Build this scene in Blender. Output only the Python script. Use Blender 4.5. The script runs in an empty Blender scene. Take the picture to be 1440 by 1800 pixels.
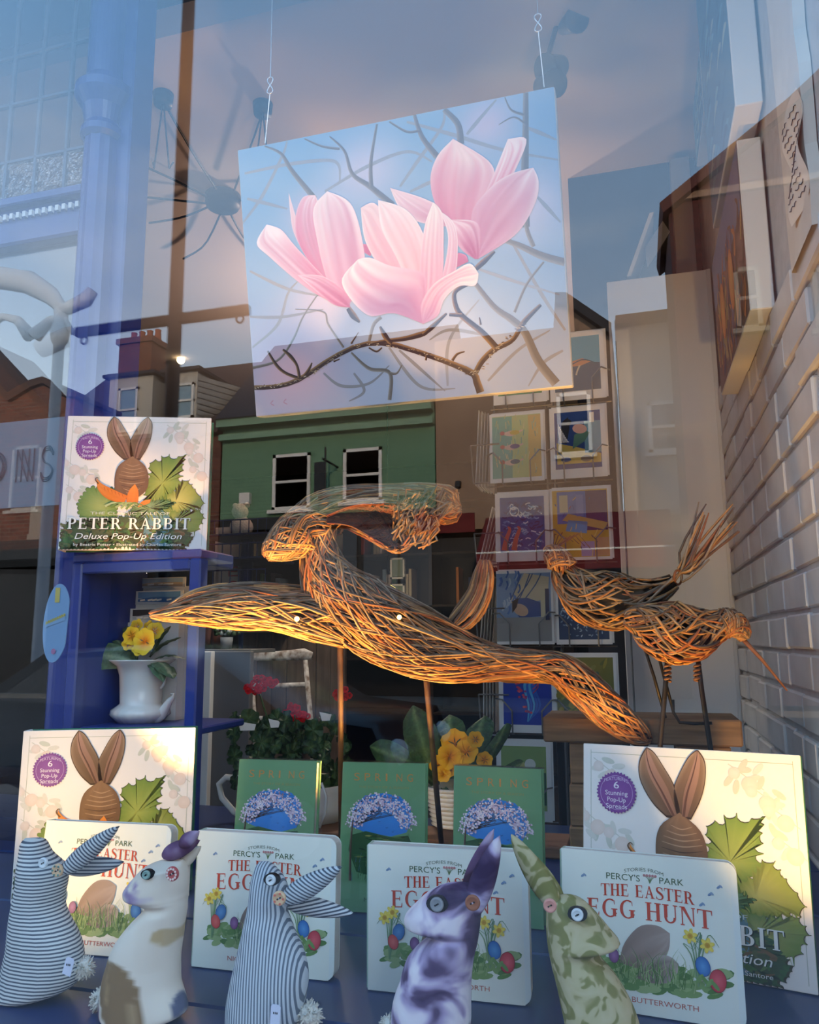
import bpy, math, random
import numpy as np
from mathutils import Vector, Matrix, noise as mnoise
random.seed(7)
SC = bpy.context.scene
COL = SC.collection
PI = math.pi

# ------------------------------------------------------------------ camera
F = 1380.0
YAW, PIT, ROLL = math.radians(16), math.radians(9.3), math.radians(.43)
CAM = np.array([0.0, -.62, 1.40])
_d = np.array([-math.sin(YAW)*math.cos(PIT), math.cos(YAW)*math.cos(PIT), math.sin(PIT)])
_r0 = np.array([math.cos(YAW), math.sin(YAW), 0.0]); _u0 = np.cross(_r0, _d)
_r = _r0*math.cos(ROLL)-_u0*math.sin(ROLL); _u = np.cross(_r, _d)
cd = bpy.data.cameras.new('camera'); cam = bpy.data.objects.new('camera', cd); COL.objects.link(cam)
cd.sensor_fit = 'HORIZONTAL'; cd.sensor_width = 36.0; cd.lens = 36.0*F/1440.0
cd.clip_start = .02; cd.clip_end = 300
cam.matrix_world = Matrix(((_r[0], _u[0], -_d[0], CAM[0]), (_r[1], _u[1], -_d[1], CAM[1]), (_r[2], _u[2], -_d[2], CAM[2]), (0, 0, 0, 1)))
SC.camera = cam

# ------------------------------------------------------------------ world, exposure
SC.view_settings.view_transform = 'Standard'; SC.view_settings.look = 'None'
SC.view_settings.gamma = 1.0; SC.view_settings.use_curve_mapping = False
SC.view_settings.exposure = 0.0
def lin(c):
    return tuple((v/255/12.92 if v/255 <= .04045 else ((v/255+.055)/1.055)**2.4) for v in c[:3])
W = bpy.data.worlds.new('dusk_sky'); SC.world = W; W.use_nodes = True
nt = W.node_tree; nt.nodes.clear()
def wn(t): return nt.nodes.new(t)
o = wn('ShaderNodeOutputWorld'); bg = wn('ShaderNodeBackground'); tc = wn('ShaderNodeTexCoord'); sx = wn('ShaderNodeSeparateXYZ')
rp = wn('ShaderNodeValToRGB'); nz = wn('ShaderNodeTexNoise'); mp = wn('ShaderNodeMapping'); mx = wn('ShaderNodeMixRGB'); cr = wn('ShaderNodeValToRGB')
L_ = nt.links.new
L_(tc.outputs['Generated'], sx.inputs[0]); L_(sx.outputs['Z'], rp.inputs[0])
e = rp.color_ramp.elements
e[0].position = 0.0; e[0].color = (.84, .90, .95, 1)
e[1].position = 1.0; e[1].color = (.14, .30, .56, 1)
for p_, c_ in ((.24, (.66, .80, .95, 1)), (.40, (.36, .50, .70, 1)), (.62, (.20, .40, .68, 1))):
    k = e.new(p_); k.color = c_
mp.inputs['Scale'].default_value = (1.2, 1.2, 3.2); L_(tc.outputs['Generated'], mp.inputs[0])
nz.inputs['Scale'].default_value = 2.2; nz.inputs['Detail'].default_value = 5; L_(mp.outputs[0], nz.inputs['Vector'])
cr.color_ramp.elements[0].position = .52; cr.color_ramp.elements[0].color = (0, 0, 0, 1)
cr.color_ramp.elements[1].position = .78; cr.color_ramp.elements[1].color = (.35, .35, .35, 1)
L_(nz.outputs['Fac'], cr.inputs[0]); L_(cr.outputs[0], mx.inputs[0]); L_(rp.outputs[0], mx.inputs[1]); mx.inputs[2].default_value = (.95, .95, .95, 1)
L_(mx.outputs[0], bg.inputs[0]); bg.inputs[1].default_value = 5.2; L_(bg.outputs[0], o.inputs[0])
# low evening sun from behind the shop: it only reaches the upper fronts across the street
sd_ = bpy.data.lights.new('evening_sun', 'SUN'); sd_.energy = 8.0; sd_.color = (1.0, .76, .52); sd_.angle = math.radians(1.5)
sun = bpy.data.objects.new('evening_sun', sd_); COL.objects.link(sun)
sun.rotation_euler = Vector((-.28, -1.0, -.20)).to_track_quat('-Z', 'Y').to_euler()
cy = SC.cycles
cy.max_bounces = 8; cy.diffuse_bounces = 3; cy.glossy_bounces = 4; cy.transparent_max_bounces = 24
cy.sample_clamp_indirect = 6.0; cy.caustics_reflective = False; cy.caustics_refractive = False
try: cy.use_denoising = True
except Exception: pass

# ------------------------------------------------------------------ projection helpers (photo pixel -> point in the place)
def ray(px, py): return _d+_r*(px-720)/F-_u*(py-900)/F
def P(px, py, Y):
    q = ray(px, py); return CAM+q*((Y-CAM[1])/q[1])
def PZ(px, py, z):
    q = ray(px, py); return CAM+q*((z-CAM[2])/q[2])
def PX(px, py, X):
    q = ray(px, py); return CAM+q*((X-CAM[0])/q[0])
def V(px, py, Y):
    p = P(px, py, Y); return np.array([p[0], -p[1], p[2]])
def pxm(Y, px=720):            # metres per photo pixel on the plane at depth Y
    return float(np.linalg.norm(P(px, 1000, Y)-P(px, 1001, Y)))
DECK = .98

# ------------------------------------------------------------------ materials
MATS = {}
def mat(name, rgb, rough=.6, metal=0.0, var=0.0, scale=18.0, bump=0.0, spec=.4, attr=False, stretch=(1, 1, 1), emit=None, alt=None):
    if name in MATS: return MATS[name]
    m = bpy.data.materials.new(name); m.use_nodes = True; t = m.node_tree; b = t.nodes['Principled BSDF']
    b.inputs['Roughness'].default_value = rough; b.inputs['Metallic'].default_value = metal
    b.inputs['Specular IOR Level'].default_value = spec
    c = lin(rgb)
    b.inputs['Base Color'].default_value = (*c, 1)
    src = None
    if attr:
        a = t.nodes.new('ShaderNodeAttribute'); a.attribute_name = 'Col'; src = a.outputs['Color']
    if var or bump or alt:
        tcn = t.nodes.new('ShaderNodeTexCoord'); mpn = t.nodes.new('ShaderNodeMapping'); mpn.inputs['Scale'].default_value = stretch
        t.links.new(tcn.outputs['Object'], mpn.inputs[0])
        n = t.nodes.new('ShaderNodeTexNoise'); n.inputs['Scale'].default_value = scale; n.inputs['Detail'].default_value = 4
        t.links.new(mpn.outputs[0], n.inputs['Vector'])
        if var or alt:
            r = t.nodes.new('ShaderNodeValToRGB'); r.color_ramp.elements[0].position = .35; r.color_ramp.elements[1].position = .68
            if alt:
                r.color_ramp.elements[0].color = (*c, 1); r.color_ramp.elements[1].color = (*lin(alt), 1); src = r.outputs[0]
            else:
                r.color_ramp.elements[0].color = (1-var,)*3+(1,); r.color_ramp.elements[1].color = (1+var*.4,)*3+(1,)
                mm = t.nodes.new('ShaderNodeMixRGB'); mm.blend_type = 'MULTIPLY'; mm.inputs[0].default_value = 1
                if src: t.links.new(src, mm.inputs[1])
                else: mm.inputs[1].default_value = (*c, 1)
                t.links.new(r.outputs[0], mm.inputs[2]); src = mm.outputs[0]
            t.links.new(n.outputs['Fac'], r.inputs[0])
        if bump:
            bn = t.nodes.new('ShaderNodeBump'); bn.inputs['Strength'].default_value = bump; bn.inputs['Distance'].default_value = .01
            t.links.new(n.outputs['Fac'], bn.inputs['Height']); t.links.new(bn.outputs[0], b.inputs['Normal'])
    if src: t.links.new(src, b.inputs['Base Color'])
    if emit:
        b.inputs['Emission Color'].default_value = (*lin(emit[0]), 1); b.inputs['Emission Strength'].default_value = emit[1]
    MATS[name] = m; return m
def glass_mat(name, ior=1.5, tint=(1, 1, 1), rough=0.0, bump=0.0, scale=40, frost=0.0, frost_col=(200, 210, 215)):
    if name in MATS: return MATS[name]
    m = bpy.data.materials.new(name); m.use_nodes = True; t = m.node_tree; t.nodes.clear()
    out = t.nodes.new('ShaderNodeOutputMaterial'); tr = t.nodes.new('ShaderNodeBsdfTransparent'); gl = t.nodes.new('ShaderNodeBsdfGlossy')
    fr = t.nodes.new('ShaderNodeFresnel'); fr.inputs['IOR'].default_value = ior; mi = t.nodes.new('ShaderNodeMixShader')
    tr.inputs[0].default_value = (*tint, 1); gl.inputs['Roughness'].default_value = rough
    ge_ = t.nodes.new('ShaderNodeNewGeometry'); mr = t.nodes.new('ShaderNodeMapRange'); mr.inputs['To Min'].default_value = ior; mr.inputs['To Max'].default_value = 1/ior
    t.links.new(ge_.outputs['Backfacing'], mr.inputs['Value']); t.links.new(mr.outputs[0], fr.inputs['IOR'])   # same reflectance on both faces of the sheet
    t.links.new(fr.outputs[0], mi.inputs[0]); t.links.new(gl.outputs[0], mi.inputs[2])
    last = tr.outputs[0]
    if frost:
        df = t.nodes.new('ShaderNodeBsdfDiffuse'); df.inputs[0].default_value = (*lin(frost_col), 1); m2 = t.nodes.new('ShaderNodeMixShader'); m2.inputs[0].default_value = frost
        t.links.new(tr.outputs[0], m2.inputs[1]); t.links.new(df.outputs[0], m2.inputs[2]); last = m2.outputs[0]
    t.links.new(last, mi.inputs[1])
    if bump:
        tcn = t.nodes.new('ShaderNodeTexCoord'); n = t.nodes.new('ShaderNodeTexNoise'); n.inputs['Scale'].default_value = scale; n.inputs['Detail'].default_value = 2
        bn = t.nodes.new('ShaderNodeBump'); bn.inputs['Strength'].default_value = bump; bn.inputs['Distance'].default_value = .02
        t.links.new(tcn.outputs['Object'], n.inputs['Vector']); t.links.new(n.outputs['Fac'], bn.inputs['Height']); t.links.new(bn.outputs[0], gl.inputs['Normal'])
    t.links.new(mi.outputs[0], out.inputs[0]); MATS[name] = m; return m
def band_mat(name, ca, cb, axis, scale, rough=.85, duty=.5, ang=0.0):
    """woven cloth with regular stripes"""
    if name in MATS: return MATS[name]
    m = bpy.data.materials.new(name); m.use_nodes = True; t = m.node_tree; b = t.nodes['Principled BSDF']; b.inputs['Roughness'].default_value = rough
    b.inputs['Specular IOR Level'].default_value = .15
    tcn = t.nodes.new('ShaderNodeTexCoord'); mpn = t.nodes.new('ShaderNodeMapping'); mpn.inputs['Rotation'].default_value = (0, ang, 0); t.links.new(tcn.outputs['Object'], mpn.inputs[0])
    w = t.nodes.new('ShaderNodeTexWave'); w.bands_direction = axis; w.inputs['Scale'].default_value = scale; w.inputs['Distortion'].default_value = .25; w.inputs['Detail Scale'].default_value = .4
    t.links.new(mpn.outputs[0], w.inputs['Vector']); r = t.nodes.new('ShaderNodeValToRGB')
    r.color_ramp.elements[0].position = duty-.12; r.color_ramp.elements[1].position = duty+.12
    r.color_ramp.elements[0].color = (*lin(ca), 1); r.color_ramp.elements[1].color = (*lin(cb), 1)
    t.links.new(w.outputs['Fac'], r.inputs[0]); t.links.new(r.outputs[0], b.inputs['Base Color']); MATS[name] = m; return m
INK = mat('printed_ink', (255, 255, 255), rough=.42, attr=True, spec=.35)
PAINTED = mat('painted_colour', (255, 255, 255), rough=.6, attr=True, spec=.3)
WITHY = mat('willow_withy', (255, 255, 255), rough=.62, attr=True, spec=.3, var=.25, scale=60)
LEAF = mat('leaf_green', (255, 255, 255), rough=.5, attr=True, spec=.35, var=.35, scale=90, bump=.35)
PETAL = mat('flower_petal', (255, 255, 255), rough=.6, attr=True, spec=.2)

# ------------------------------------------------------------------ mesh builder
class MB:
    def __init__(s): s.v = []; s.f = []; s.c = []; s.col = (1, 1, 1)
    def add(s, vs, fs, col=None):
        n = len(s.v); s.v += [tuple(map(float, p)) for p in vs]; s.f += [tuple(i+n for i in f) for f in fs]
        if col is None: s.c += [s.col]*len(vs)
        elif len(col) and isinstance(col[0], (tuple, list, np.ndarray)): s.c += [tuple(c) for c in col]
        else: s.c += [tuple(col)]*len(vs)
    def box(s, a, b, col=None):
        x0, y0, z0 = np.minimum(a, b); x1, y1, z1 = np.maximum(a, b)
        s.add([(x0, y0, z0), (x1, y0, z0), (x1, y1, z0), (x0, y1, z0), (x0, y0, z1), (x1, y0, z1), (x1, y1, z1), (x0, y1, z1)],
              [(0, 3, 2, 1), (4, 5, 6, 7), (0, 1, 5, 4), (1, 2, 6, 5), (2, 3, 7, 6), (3, 0, 4, 7)], col)
        return s
    def bbox(s, a, b, r=.002, col=None):
        """box with chamfered edges"""
        a, b = np.minimum(a, b), np.maximum(a, b); r = min(r, *(.45*(b-a)))
        vs, idx = [], {}
        for i in range(8):
            sg = [(i >> k) & 1 for k in range(3)]
            for ax in range(3):
                p = [0, 0, 0]
                for k in range(3):
                    base = b[k] if sg[k] else a[k]; d = -r if sg[k] else r
                    p[k] = base if k == ax else base+d
                idx[(i, ax)] = len(vs); vs.append(p)
        fs = []
        for ax in range(3):
            u, w = [(1, 2), (2, 0), (0, 1)][ax]
            for sgn in (0, 1):
                q = []
                for (su, sw) in ((0, 0), (1, 0), (1, 1), (0, 1)):
                    q.append(idx[((sgn << ax) | (su << u) | (sw << w), ax)])
                fs.append(tuple(q if sgn else q[::-1]))
        for ax in range(3):
            u, w = [(1, 2), (2, 0), (0, 1)][ax]
            for (su, sw) in ((0, 0), (1, 0), (1, 1), (0, 1)):
                i0 = (su << u) | (sw << w); i1 = i0 | (1 << ax)
                q = [idx[(i0, u)], idx[(i1, u)], idx[(i1, w)], idx[(i0, w)]]
                fs.append(tuple(q if su == sw else q[::-1]))
        for i in range(8):
            q = [idx[(i, 0)], idx[(i, 1)], idx[(i, 2)]]
            par = ((i & 1)+((i >> 1) & 1)+((i >> 2) & 1)) % 2
            fs.append(tuple(q if par else q[::-1]))
        s.add(vs, fs, col); return s
    def tube(s, pts, r, n=8, col=None, cap=True, up=None, sq=1.0):
        pts = [np.array(p, float) for p in pts]; m = len(pts)
        rr = list(r) if hasattr(r, '__len__') else [r]*m
        vs, fs = [], []
        t0 = pts[1]-pts[0]; t0 = t0/(np.linalg.norm(t0)+1e-9)
        a = np.array(up if up is not None else ((0, 0, 1) if abs(t0[2]) < .9 else (1, 0, 0)), float)
        for i in range(m):
            t = pts[min(i+1, m-1)]-pts[max(i-1, 0)]; t = t/(np.linalg.norm(t)+1e-9)
            b = np.cross(t, a); b /= np.linalg.norm(b)+1e-9; a = np.cross(b, t)
            for k in range(n):
                th = 2*PI*k/n
                vs.append(pts[i]+rr[i]*(math.cos(th)*b+sq*math.sin(th)*a))
        for i in range(m-1):
            for k in range(n):
                k2 = (k+1) % n
                fs.append((i*n+k, i*n+k2, (i+1)*n+k2, (i+1)*n+k))
        if cap: fs.append(tuple(range(n))[::-1]); fs.append(tuple((m-1)*n+k for k in range(n)))
        s.add(vs, fs, col); return s
    def lathe(s, prof, c=(0, 0, 0), n=32, col=None, flute=None):
        vs, fs = [], []
        for j, (r, z) in enumerate(prof):
            for k in range(n):
                th = 2*PI*k/n; q = r*(1+(flute(j, th) if flute else 0))
                vs.append((c[0]+q*math.cos(th), c[1]+q*math.sin(th), c[2]+z))
        for j in range(len(prof)-1):
            for k in range(n):
                k2 = (k+1) % n; fs.append((j*n+k, j*n+k2, (j+1)*n+k2, (j+1)*n+k))
        s.add(vs, fs, col); return s
    def grid(s, rows, col=None, close=False):
        m = len(rows); n = len(rows[0]); vs = [p for r in rows for p in r]
        fs = [(i*n+k, i*n+(k+1) % n, (i+1)*n+(k+1) % n, (i+1)*n+k) for i in range(m-1) for k in range(n if close else n-1)]
        s.add(vs, fs, col); return s
    def prism(s, poly, dvec, col=None):
        n = len(poly); poly = [np.array(p, float) for p in poly]; d = np.array(dvec, float)
        s.add(poly+[p+d for p in poly], [tuple(range(n))[::-1], tuple(range(n, 2*n))]+[(i, (i+1) % n, n+(i+1) % n, n+i) for i in range(n)], col); return s
    def ball(s, c, r, nu=12, nv=8, col=None, sc=(1, 1, 1), jit=0):
        rows = []
        for j in range(nv+1):
            ph = PI*j/nv; row = []
            for k in range(nu):
                th = 2*PI*k/nu; q = r*(1+random.uniform(-jit, jit)*(0 < j < nv))
                row.append((c[0]+q*sc[0]*math.sin(ph)*math.cos(th), c[1]+q*sc[1]*math.sin(ph)*math.sin(th), c[2]+q*sc[2]*math.cos(ph)))
            rows.append(row)
        s.grid(rows[::-1], col, close=True); return s
    def build(s, name, m, parent=None, smooth=False, kind=None, loc=None, color=True):
        me = bpy.data.meshes.new(name)
        off = np.array(loc if loc is not None else (0, 0, 0), float)
        vs = (np.array(s.v, float).reshape(-1, 3)-off).tolist()
        me.from_pydata(vs, [], s.f)
        if color and m in (INK, PAINTED, WITHY, LEAF, PETAL):
            ca = me.color_attributes.new('Col', 'FLOAT_COLOR', 'POINT')
            arr = np.ones((len(s.v), 4), np.float32); arr[:, :3] = np.array(s.c, np.float32); ca.data.foreach_set('color', arr.ravel())
        if smooth: me.polygons.foreach_set('use_smooth', [True]*len(me.polygons))
        me.materials.append(m); me.update()
        ob = bpy.data.objects.new(name, me); COL.objects.link(ob)
        if parent: ob.parent = parent
        elif loc is not None: ob.location = off
        if kind: ob['kind'] = kind
        return ob
def thing(name, label, cat, loc=(0, 0, 0), group=None, rot=None):
    e_ = bpy.data.objects.new(name, None); COL.objects.link(e_); e_.empty_display_size = .02
    e_.location = loc
    if rot: e_.rotation_euler = rot
    e_['label'] = label; e_['category'] = cat
    if group: e_['group'] = group
    return e_
def tag(o_, label, cat, group=None):
    o_['label'] = label; o_['category'] = cat
    if group: o_['group'] = group
    return o_
def struct(ob): ob['kind'] = 'structure'; return ob
def copy_thing(r, loc, rot, label):
    c = r.copy(); COL.objects.link(c); c.location = loc; c.rotation_euler = rot; c['label'] = label
    for ch in list(r.children):
        k_ = ch.copy(); COL.objects.link(k_); k_.parent = c
        for g in list(ch.children):
            q = g.copy(); COL.objects.link(q); q.parent = k_
    return c
def crom(pts, n):
    """Catmull-Rom through rows of numbers, n samples"""
    p = np.array(pts, float); m = len(p); out = []
    for i in range(n):
        t = i/(n-1)*(m-1); k = min(int(t), m-2); f = t-k
        p0, p1, p2, p3 = p[max(k-1, 0)], p[k], p[k+1], p[min(k+2, m-1)]
        out.append(.5*((2*p1)+(-p0+p2)*f+(2*p0-5*p1+4*p2-p3)*f*f+(-p0+3*p1-3*p2+p3)*f**3))
    return np.array(out)

# ------------------------------------------------------------------ the setting: shop window
SHOPZ = .42
m_brickw = mat('white_painted_brick', (205, 205, 204), rough=.45, var=.10, scale=14, bump=.25)
m_mortar = mat('white_painted_mortar', (188, 189, 190), rough=.6, var=.1, scale=30, bump=.3)
m_ceil = mat('ceiling_paint', (214, 196, 188), rough=.9)
m_dark = mat('dark_shop_wall', (40, 38, 40), rough=.9, var=.3, scale=3)
m_blue = mat('blue_gloss_paint', (38, 58, 132), rough=.3, var=.12, scale=8, bump=.03)
m_deck = mat('blue_deck_paint', (27, 48, 98), rough=.3, var=.18, scale=6, bump=.05)
m_floor = mat('dark_floorboards', (48, 40, 36), rough=.7, var=.3, scale=6)
m_black = mat('black_metal', (24, 23, 24), rough=.45, spec=.4)
m_brown = mat('dark_brown_paint', (62, 46, 38), rough=.5, var=.15)
m_whitep = mat('white_paint', (226, 226, 224), rough=.6)
glass_front = glass_mat('window_glass', ior=1.62, tint=(.96, .97, .965))
g = MB(); g.box((-3.2, 0, .96), (.36, .006, 3.6)); struct(g.build('window_1', glass_front))
b = MB(); b.box((-3.2, .015, .9), (.34, 1.3, DECK-.016)); deck = struct(b.build('floor', m_deck))
for i in range(5):
    b = MB(); y0 = .02+i*.256; b.bbox((-3.2, y0, DECK-.016), (.298, y0+.253, DECK-.0005), .003); b.build('floorboard', m_deck, deck)
b = MB(); b.box((-4.6, .0, SHOPZ-.1), (.4, 7.2, SHOPZ)); struct(b.build('floor_shop', m_floor))
b = MB(); b.box((-3.2, 1.3, SHOPZ), (.3, 1.32, DECK-.02)); struct(b.build('trim_1', m_deck))
b = MB(); b.box((-4.6, 1.2, 3.2), (.45, 7.2, 3.3)); struct(b.build('ceiling', m_ceil))
b = MB(); b.box((-4.6, .01, 3.3), (.45, 1.2, 3.36)); struct(b.build('ceiling_window_bay', mat('soffit_blue', (52, 72, 110), rough=.6)))
b = MB(); b.box((-4.6, 7.1, SHOPZ), (.45, 7.2, 3.3)); struct(b.build('wall_back', m_dark))
b = MB(); b.box((-4.7, 0, SHOPZ), (-4.6, 7.2, 3.4)); struct(b.build('wall_left', m_dark))
b = MB(); b.box((-7, -.12, 0), (7, 0, .955)); b.box((-7, -.12, 3.6), (7, 0, 6)); b.box((-7, -.12, .955), (-3.2, 0, 3.6)); b.box((.36, -.12, .955), (7, 0, 3.6))
struct(b.build('wall_front', m_blue))
# right side wall: painted brick, each brick a piece
b = MB(); b.box((.305, .01, SHOPZ), (.42, 7.1, 3.3)); wr = struct(b.build('wall_right', m_mortar))
bm_ = {}
def brick_mesh(L):
    if L not in bm_:
        q = MB(); q.bbox((-.006, 0, 0), (.02, L, .066), .004); o_ = q.build('brick', m_brickw); bm_[L] = o_.data; bpy.data.objects.remove(o_)
    return bm_[L]
for k in range(34):
    z = DECK-.06+k*.0762; y = .62+(.1125 if k % 2 else 0)+random.uniform(-.02, .02)
    while y < 2.02:
        L = .102 if random.random() < .22 else .215
        if not (z > 2.75 or (z > 2.15 and y > 1.7) or (z > 2.0 and y < 1.0)):
            q = bpy.data.objects.new('brick', brick_mesh(L)); COL.objects.link(q); q.parent = wr
            q.location = (.302+random.uniform(-.0035, .0025), y, z+random.uniform(-.002, .002)); q.rotation_euler = (random.uniform(-.008, .008), 0, random.uniform(-.012, .012))
        y += L+.0105
# slim pilaster on the right wall with a torn plaster edge, and a wavy notice on it
b = MB(); rows = []; ya_, yb_ = PX(1416, 250, .286)[1], PX(1369, 250, .286)[1]
for i in range(19):
    z = 2.02+i*.066; y1 = yb_+random.uniform(-.003, .003); y0 = ya_+random.uniform(-.012, .012)
    rows.append([(.303, y0, z), (.286, y0+.004, z), (.286, y1-.006, z), (.303, y1, z)])
b.grid(rows, close=True); struct(b.build('trim_2', mat('pilaster_plaster', (222, 214, 202), rough=.7, var=.06)))
yn0, yn1 = PX(1414, 280, .282)[1], PX(1385, 280, .282)[1]; zn1, zn0 = PX(1395, 175, .282)[2], PX(1400, 388, .282)[2]; NL = (.284, (yn0+yn1)/2, zn0)
nt_ = thing('paper_notice', 'wavy white paper notice with handwriting pinned to the pale pilaster', 'notice', NL)
def npt(t, s, off=0): return (.281-.006*math.sin(t*9+s*3)-off, yn1+(yn0-yn1)*s, zn1+(zn0-zn1)*t)
b = MB(); rows = [[npt(i/20, j/6) for j in range(7)] for i in range(21)]
b.grid(rows); b.build('paper', mat('paper_white', (228, 224, 216), rough=.8), nt_, True, loc=NL)
b = MB()
for l in range(13):
    for w_ in range(2): b.tube([npt(.1+l*.066+.012*math.sin(q*2.1+l), .12+w_*.4+q*.05, .0012) for q in range(7)], .0007, 4)
b.build('handwriting', mat('blue_black_ink', (50, 52, 78)), nt_, kind='stuff', loc=NL)

# left bay: fluted blue column, leaded toplight, dentilled transom, lower pane with a frosted band
b = MB(); CX, CY_ = -1.152, .80
def flute(j, th): return -.05*abs(math.sin(th*6))
b.bbox((CX-.055, CY_-.05, .98), (CX+.05, CY_+.06, 1.1), .006)
b.lathe([(.044, 1.1), (.043, 1.9), (.041, 2.56)], (CX, CY_, 0), 48, flute=flute)
b.lathe([(.041, 2.56), (.05, 2.57), (.05, 2.585), (.042, 2.6), (.05, 2.64), (.068, 2.67), (.068, 2.69), (.05, 2.70), (.045, 2.72), (.045, 3.3)], (CX, CY_, 0), 32)
b.bbox((CX+.03, CY_+.0, .98), (CX+.075, CY_+.08, 3.3), .004)
struct(b.build('trim_4', m_blue, smooth=False))
def onY(px, py, Y): p = P(px, py, Y); return p
YB = .86
zt0, zt1 = P(80, 385, YB)[2], P(80, 425, YB)[2]
b = MB(); b.bbox((-2.4, YB-.03, P(80, 432, YB)[2]), (CX-.03, YB+.03, P(80, 357, YB)[2]), .006)
b.bbox((-2.4, YB-.05, P(80, 372, YB)[2]), (CX-.03, YB+.03, P(80, 357, YB)[2]), .004)
tr = struct(b.build('trim_5', m_blue))
b = MB(); x = -2.3
zd = P(80, 386, YB)[2]
while x < CX-.05: b.box((x, YB-.04, zd-.008), (x+.009, YB-.02, zd+.006)); x += .019
b.build('dentils', m_whitep, tr, kind='stuff')
lead = MB(); zb = P(80, 355, YB)[2]
for px in (-90, -32, 20, 70, 122): xx = P(px, 200, YB)[0]; lead.bbox((xx-.004, YB-.006, zb), (xx+.004, YB+.006, 3.3), .001)
for py in (272, 170, 86): zz = P(90, py, YB)[2]; lead.bbox((-2.4, YB-.006, zz-.004), (CX-.03, YB+.006, zz+.004), .001)
w2 = MB(); w2.box((-2.4, YB-.002, P(90, 272, YB)[2]), (CX-.03, YB+.002, 3.3))
w2 = struct(w2.build('window_2', glass_mat('toplight_glass', ior=1.7, tint=(.75, .8, .86), frost=.12, frost_col=(150, 165, 190))))
lead.build('glazing_bars', mat('lead_grey', (96, 108, 126), rough=.5, metal=.3), w2)
t_ = MB(); t_.box((-2.4, YB-.003, zb), (CX-.03, YB+.003, P(90, 272, YB)[2])); t_.build('textured_pane', glass_mat('hammered_glass', ior=2.3, tint=(.7, .75, .8), bump=.9, scale=55, rough=.06), w2)
w3 = MB(); w3.box((-2.4, YB-.002, DECK), (CX-.03, YB+.002, P(90, 432, YB)[2])); w3 = struct(w3.build('window_3', glass_mat('lower_pane_glass', ior=1.6, tint=(.8, .84, .86))))
f_ = MB(); za, zb2 = P(60, 739, YB)[2], P(60, 891, YB)[2]
f_.box((-2.4, YB-.006, zb2), (P(128, 800, YB)[0], YB-.004, za)); f_.build('frosted_band', glass_mat('frosted_film', ior=1.5, frost=.55, frost_col=(138, 158, 172)), w3)

# ------------------------------------------------------------------ flat print: layered coloured shapes on a local (u, v) sheet
_TC = {}
def text_mesh(s):
    if s in _TC: return _TC[s]
    cu = bpy.data.curves.new('t', 'FONT'); cu.body = s; cu.size = 1; cu.resolution_u = 3
    ob = bpy.data.objects.new('t', cu); COL.objects.link(ob)
    dg = bpy.context.evaluated_depsgraph_get(); me = ob.evaluated_get(dg).to_mesh()
    v = np.array([tuple(p.co) for p in me.vertices]).reshape(-1, 3)[:, :2]; f = [tuple(p.vertices) for p in me.polygons]
    ob.evaluated_get(dg).to_mesh_clear(); bpy.data.objects.remove(ob); bpy.data.curves.remove(cu)
    _TC[s] = (v, f); return _TC[s]
def arcpts(cx, cy, rx, ry, a0, a1, n=14): return [(cx+rx*math.cos(math.radians(a0+(a1-a0)*i/n)), cy+ry*math.sin(math.radians(a0+(a1-a0)*i/n))) for i in range(n+1)]
def ring_polys(cx, cy, rx, ry, a0, a1, w0, w1, n=14):
    """arc stroke: thickness w0 at the top/bottom, w1 at the sides"""
    out = []
    for i in range(n):
        q = []
        for a in (a0+(a1-a0)*i/n, a0+(a1-a0)*(i+1)/n):
            t = math.radians(a); w = w0+(w1-w0)*abs(math.cos(t)); q.append(((cx+rx*math.cos(t), cy+ry*math.sin(t)), (cx+(rx-w)*math.cos(t), cy+(ry-min(w, w0*1.0+.02))*math.sin(t))))
        out.append([q[0][0], q[1][0], q[1][1], q[0][1]])
    return out
def R(x0, y0, x1, y1): return [(x0, y0), (x1, y0), (x1, y1), (x0, y1)]
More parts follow.
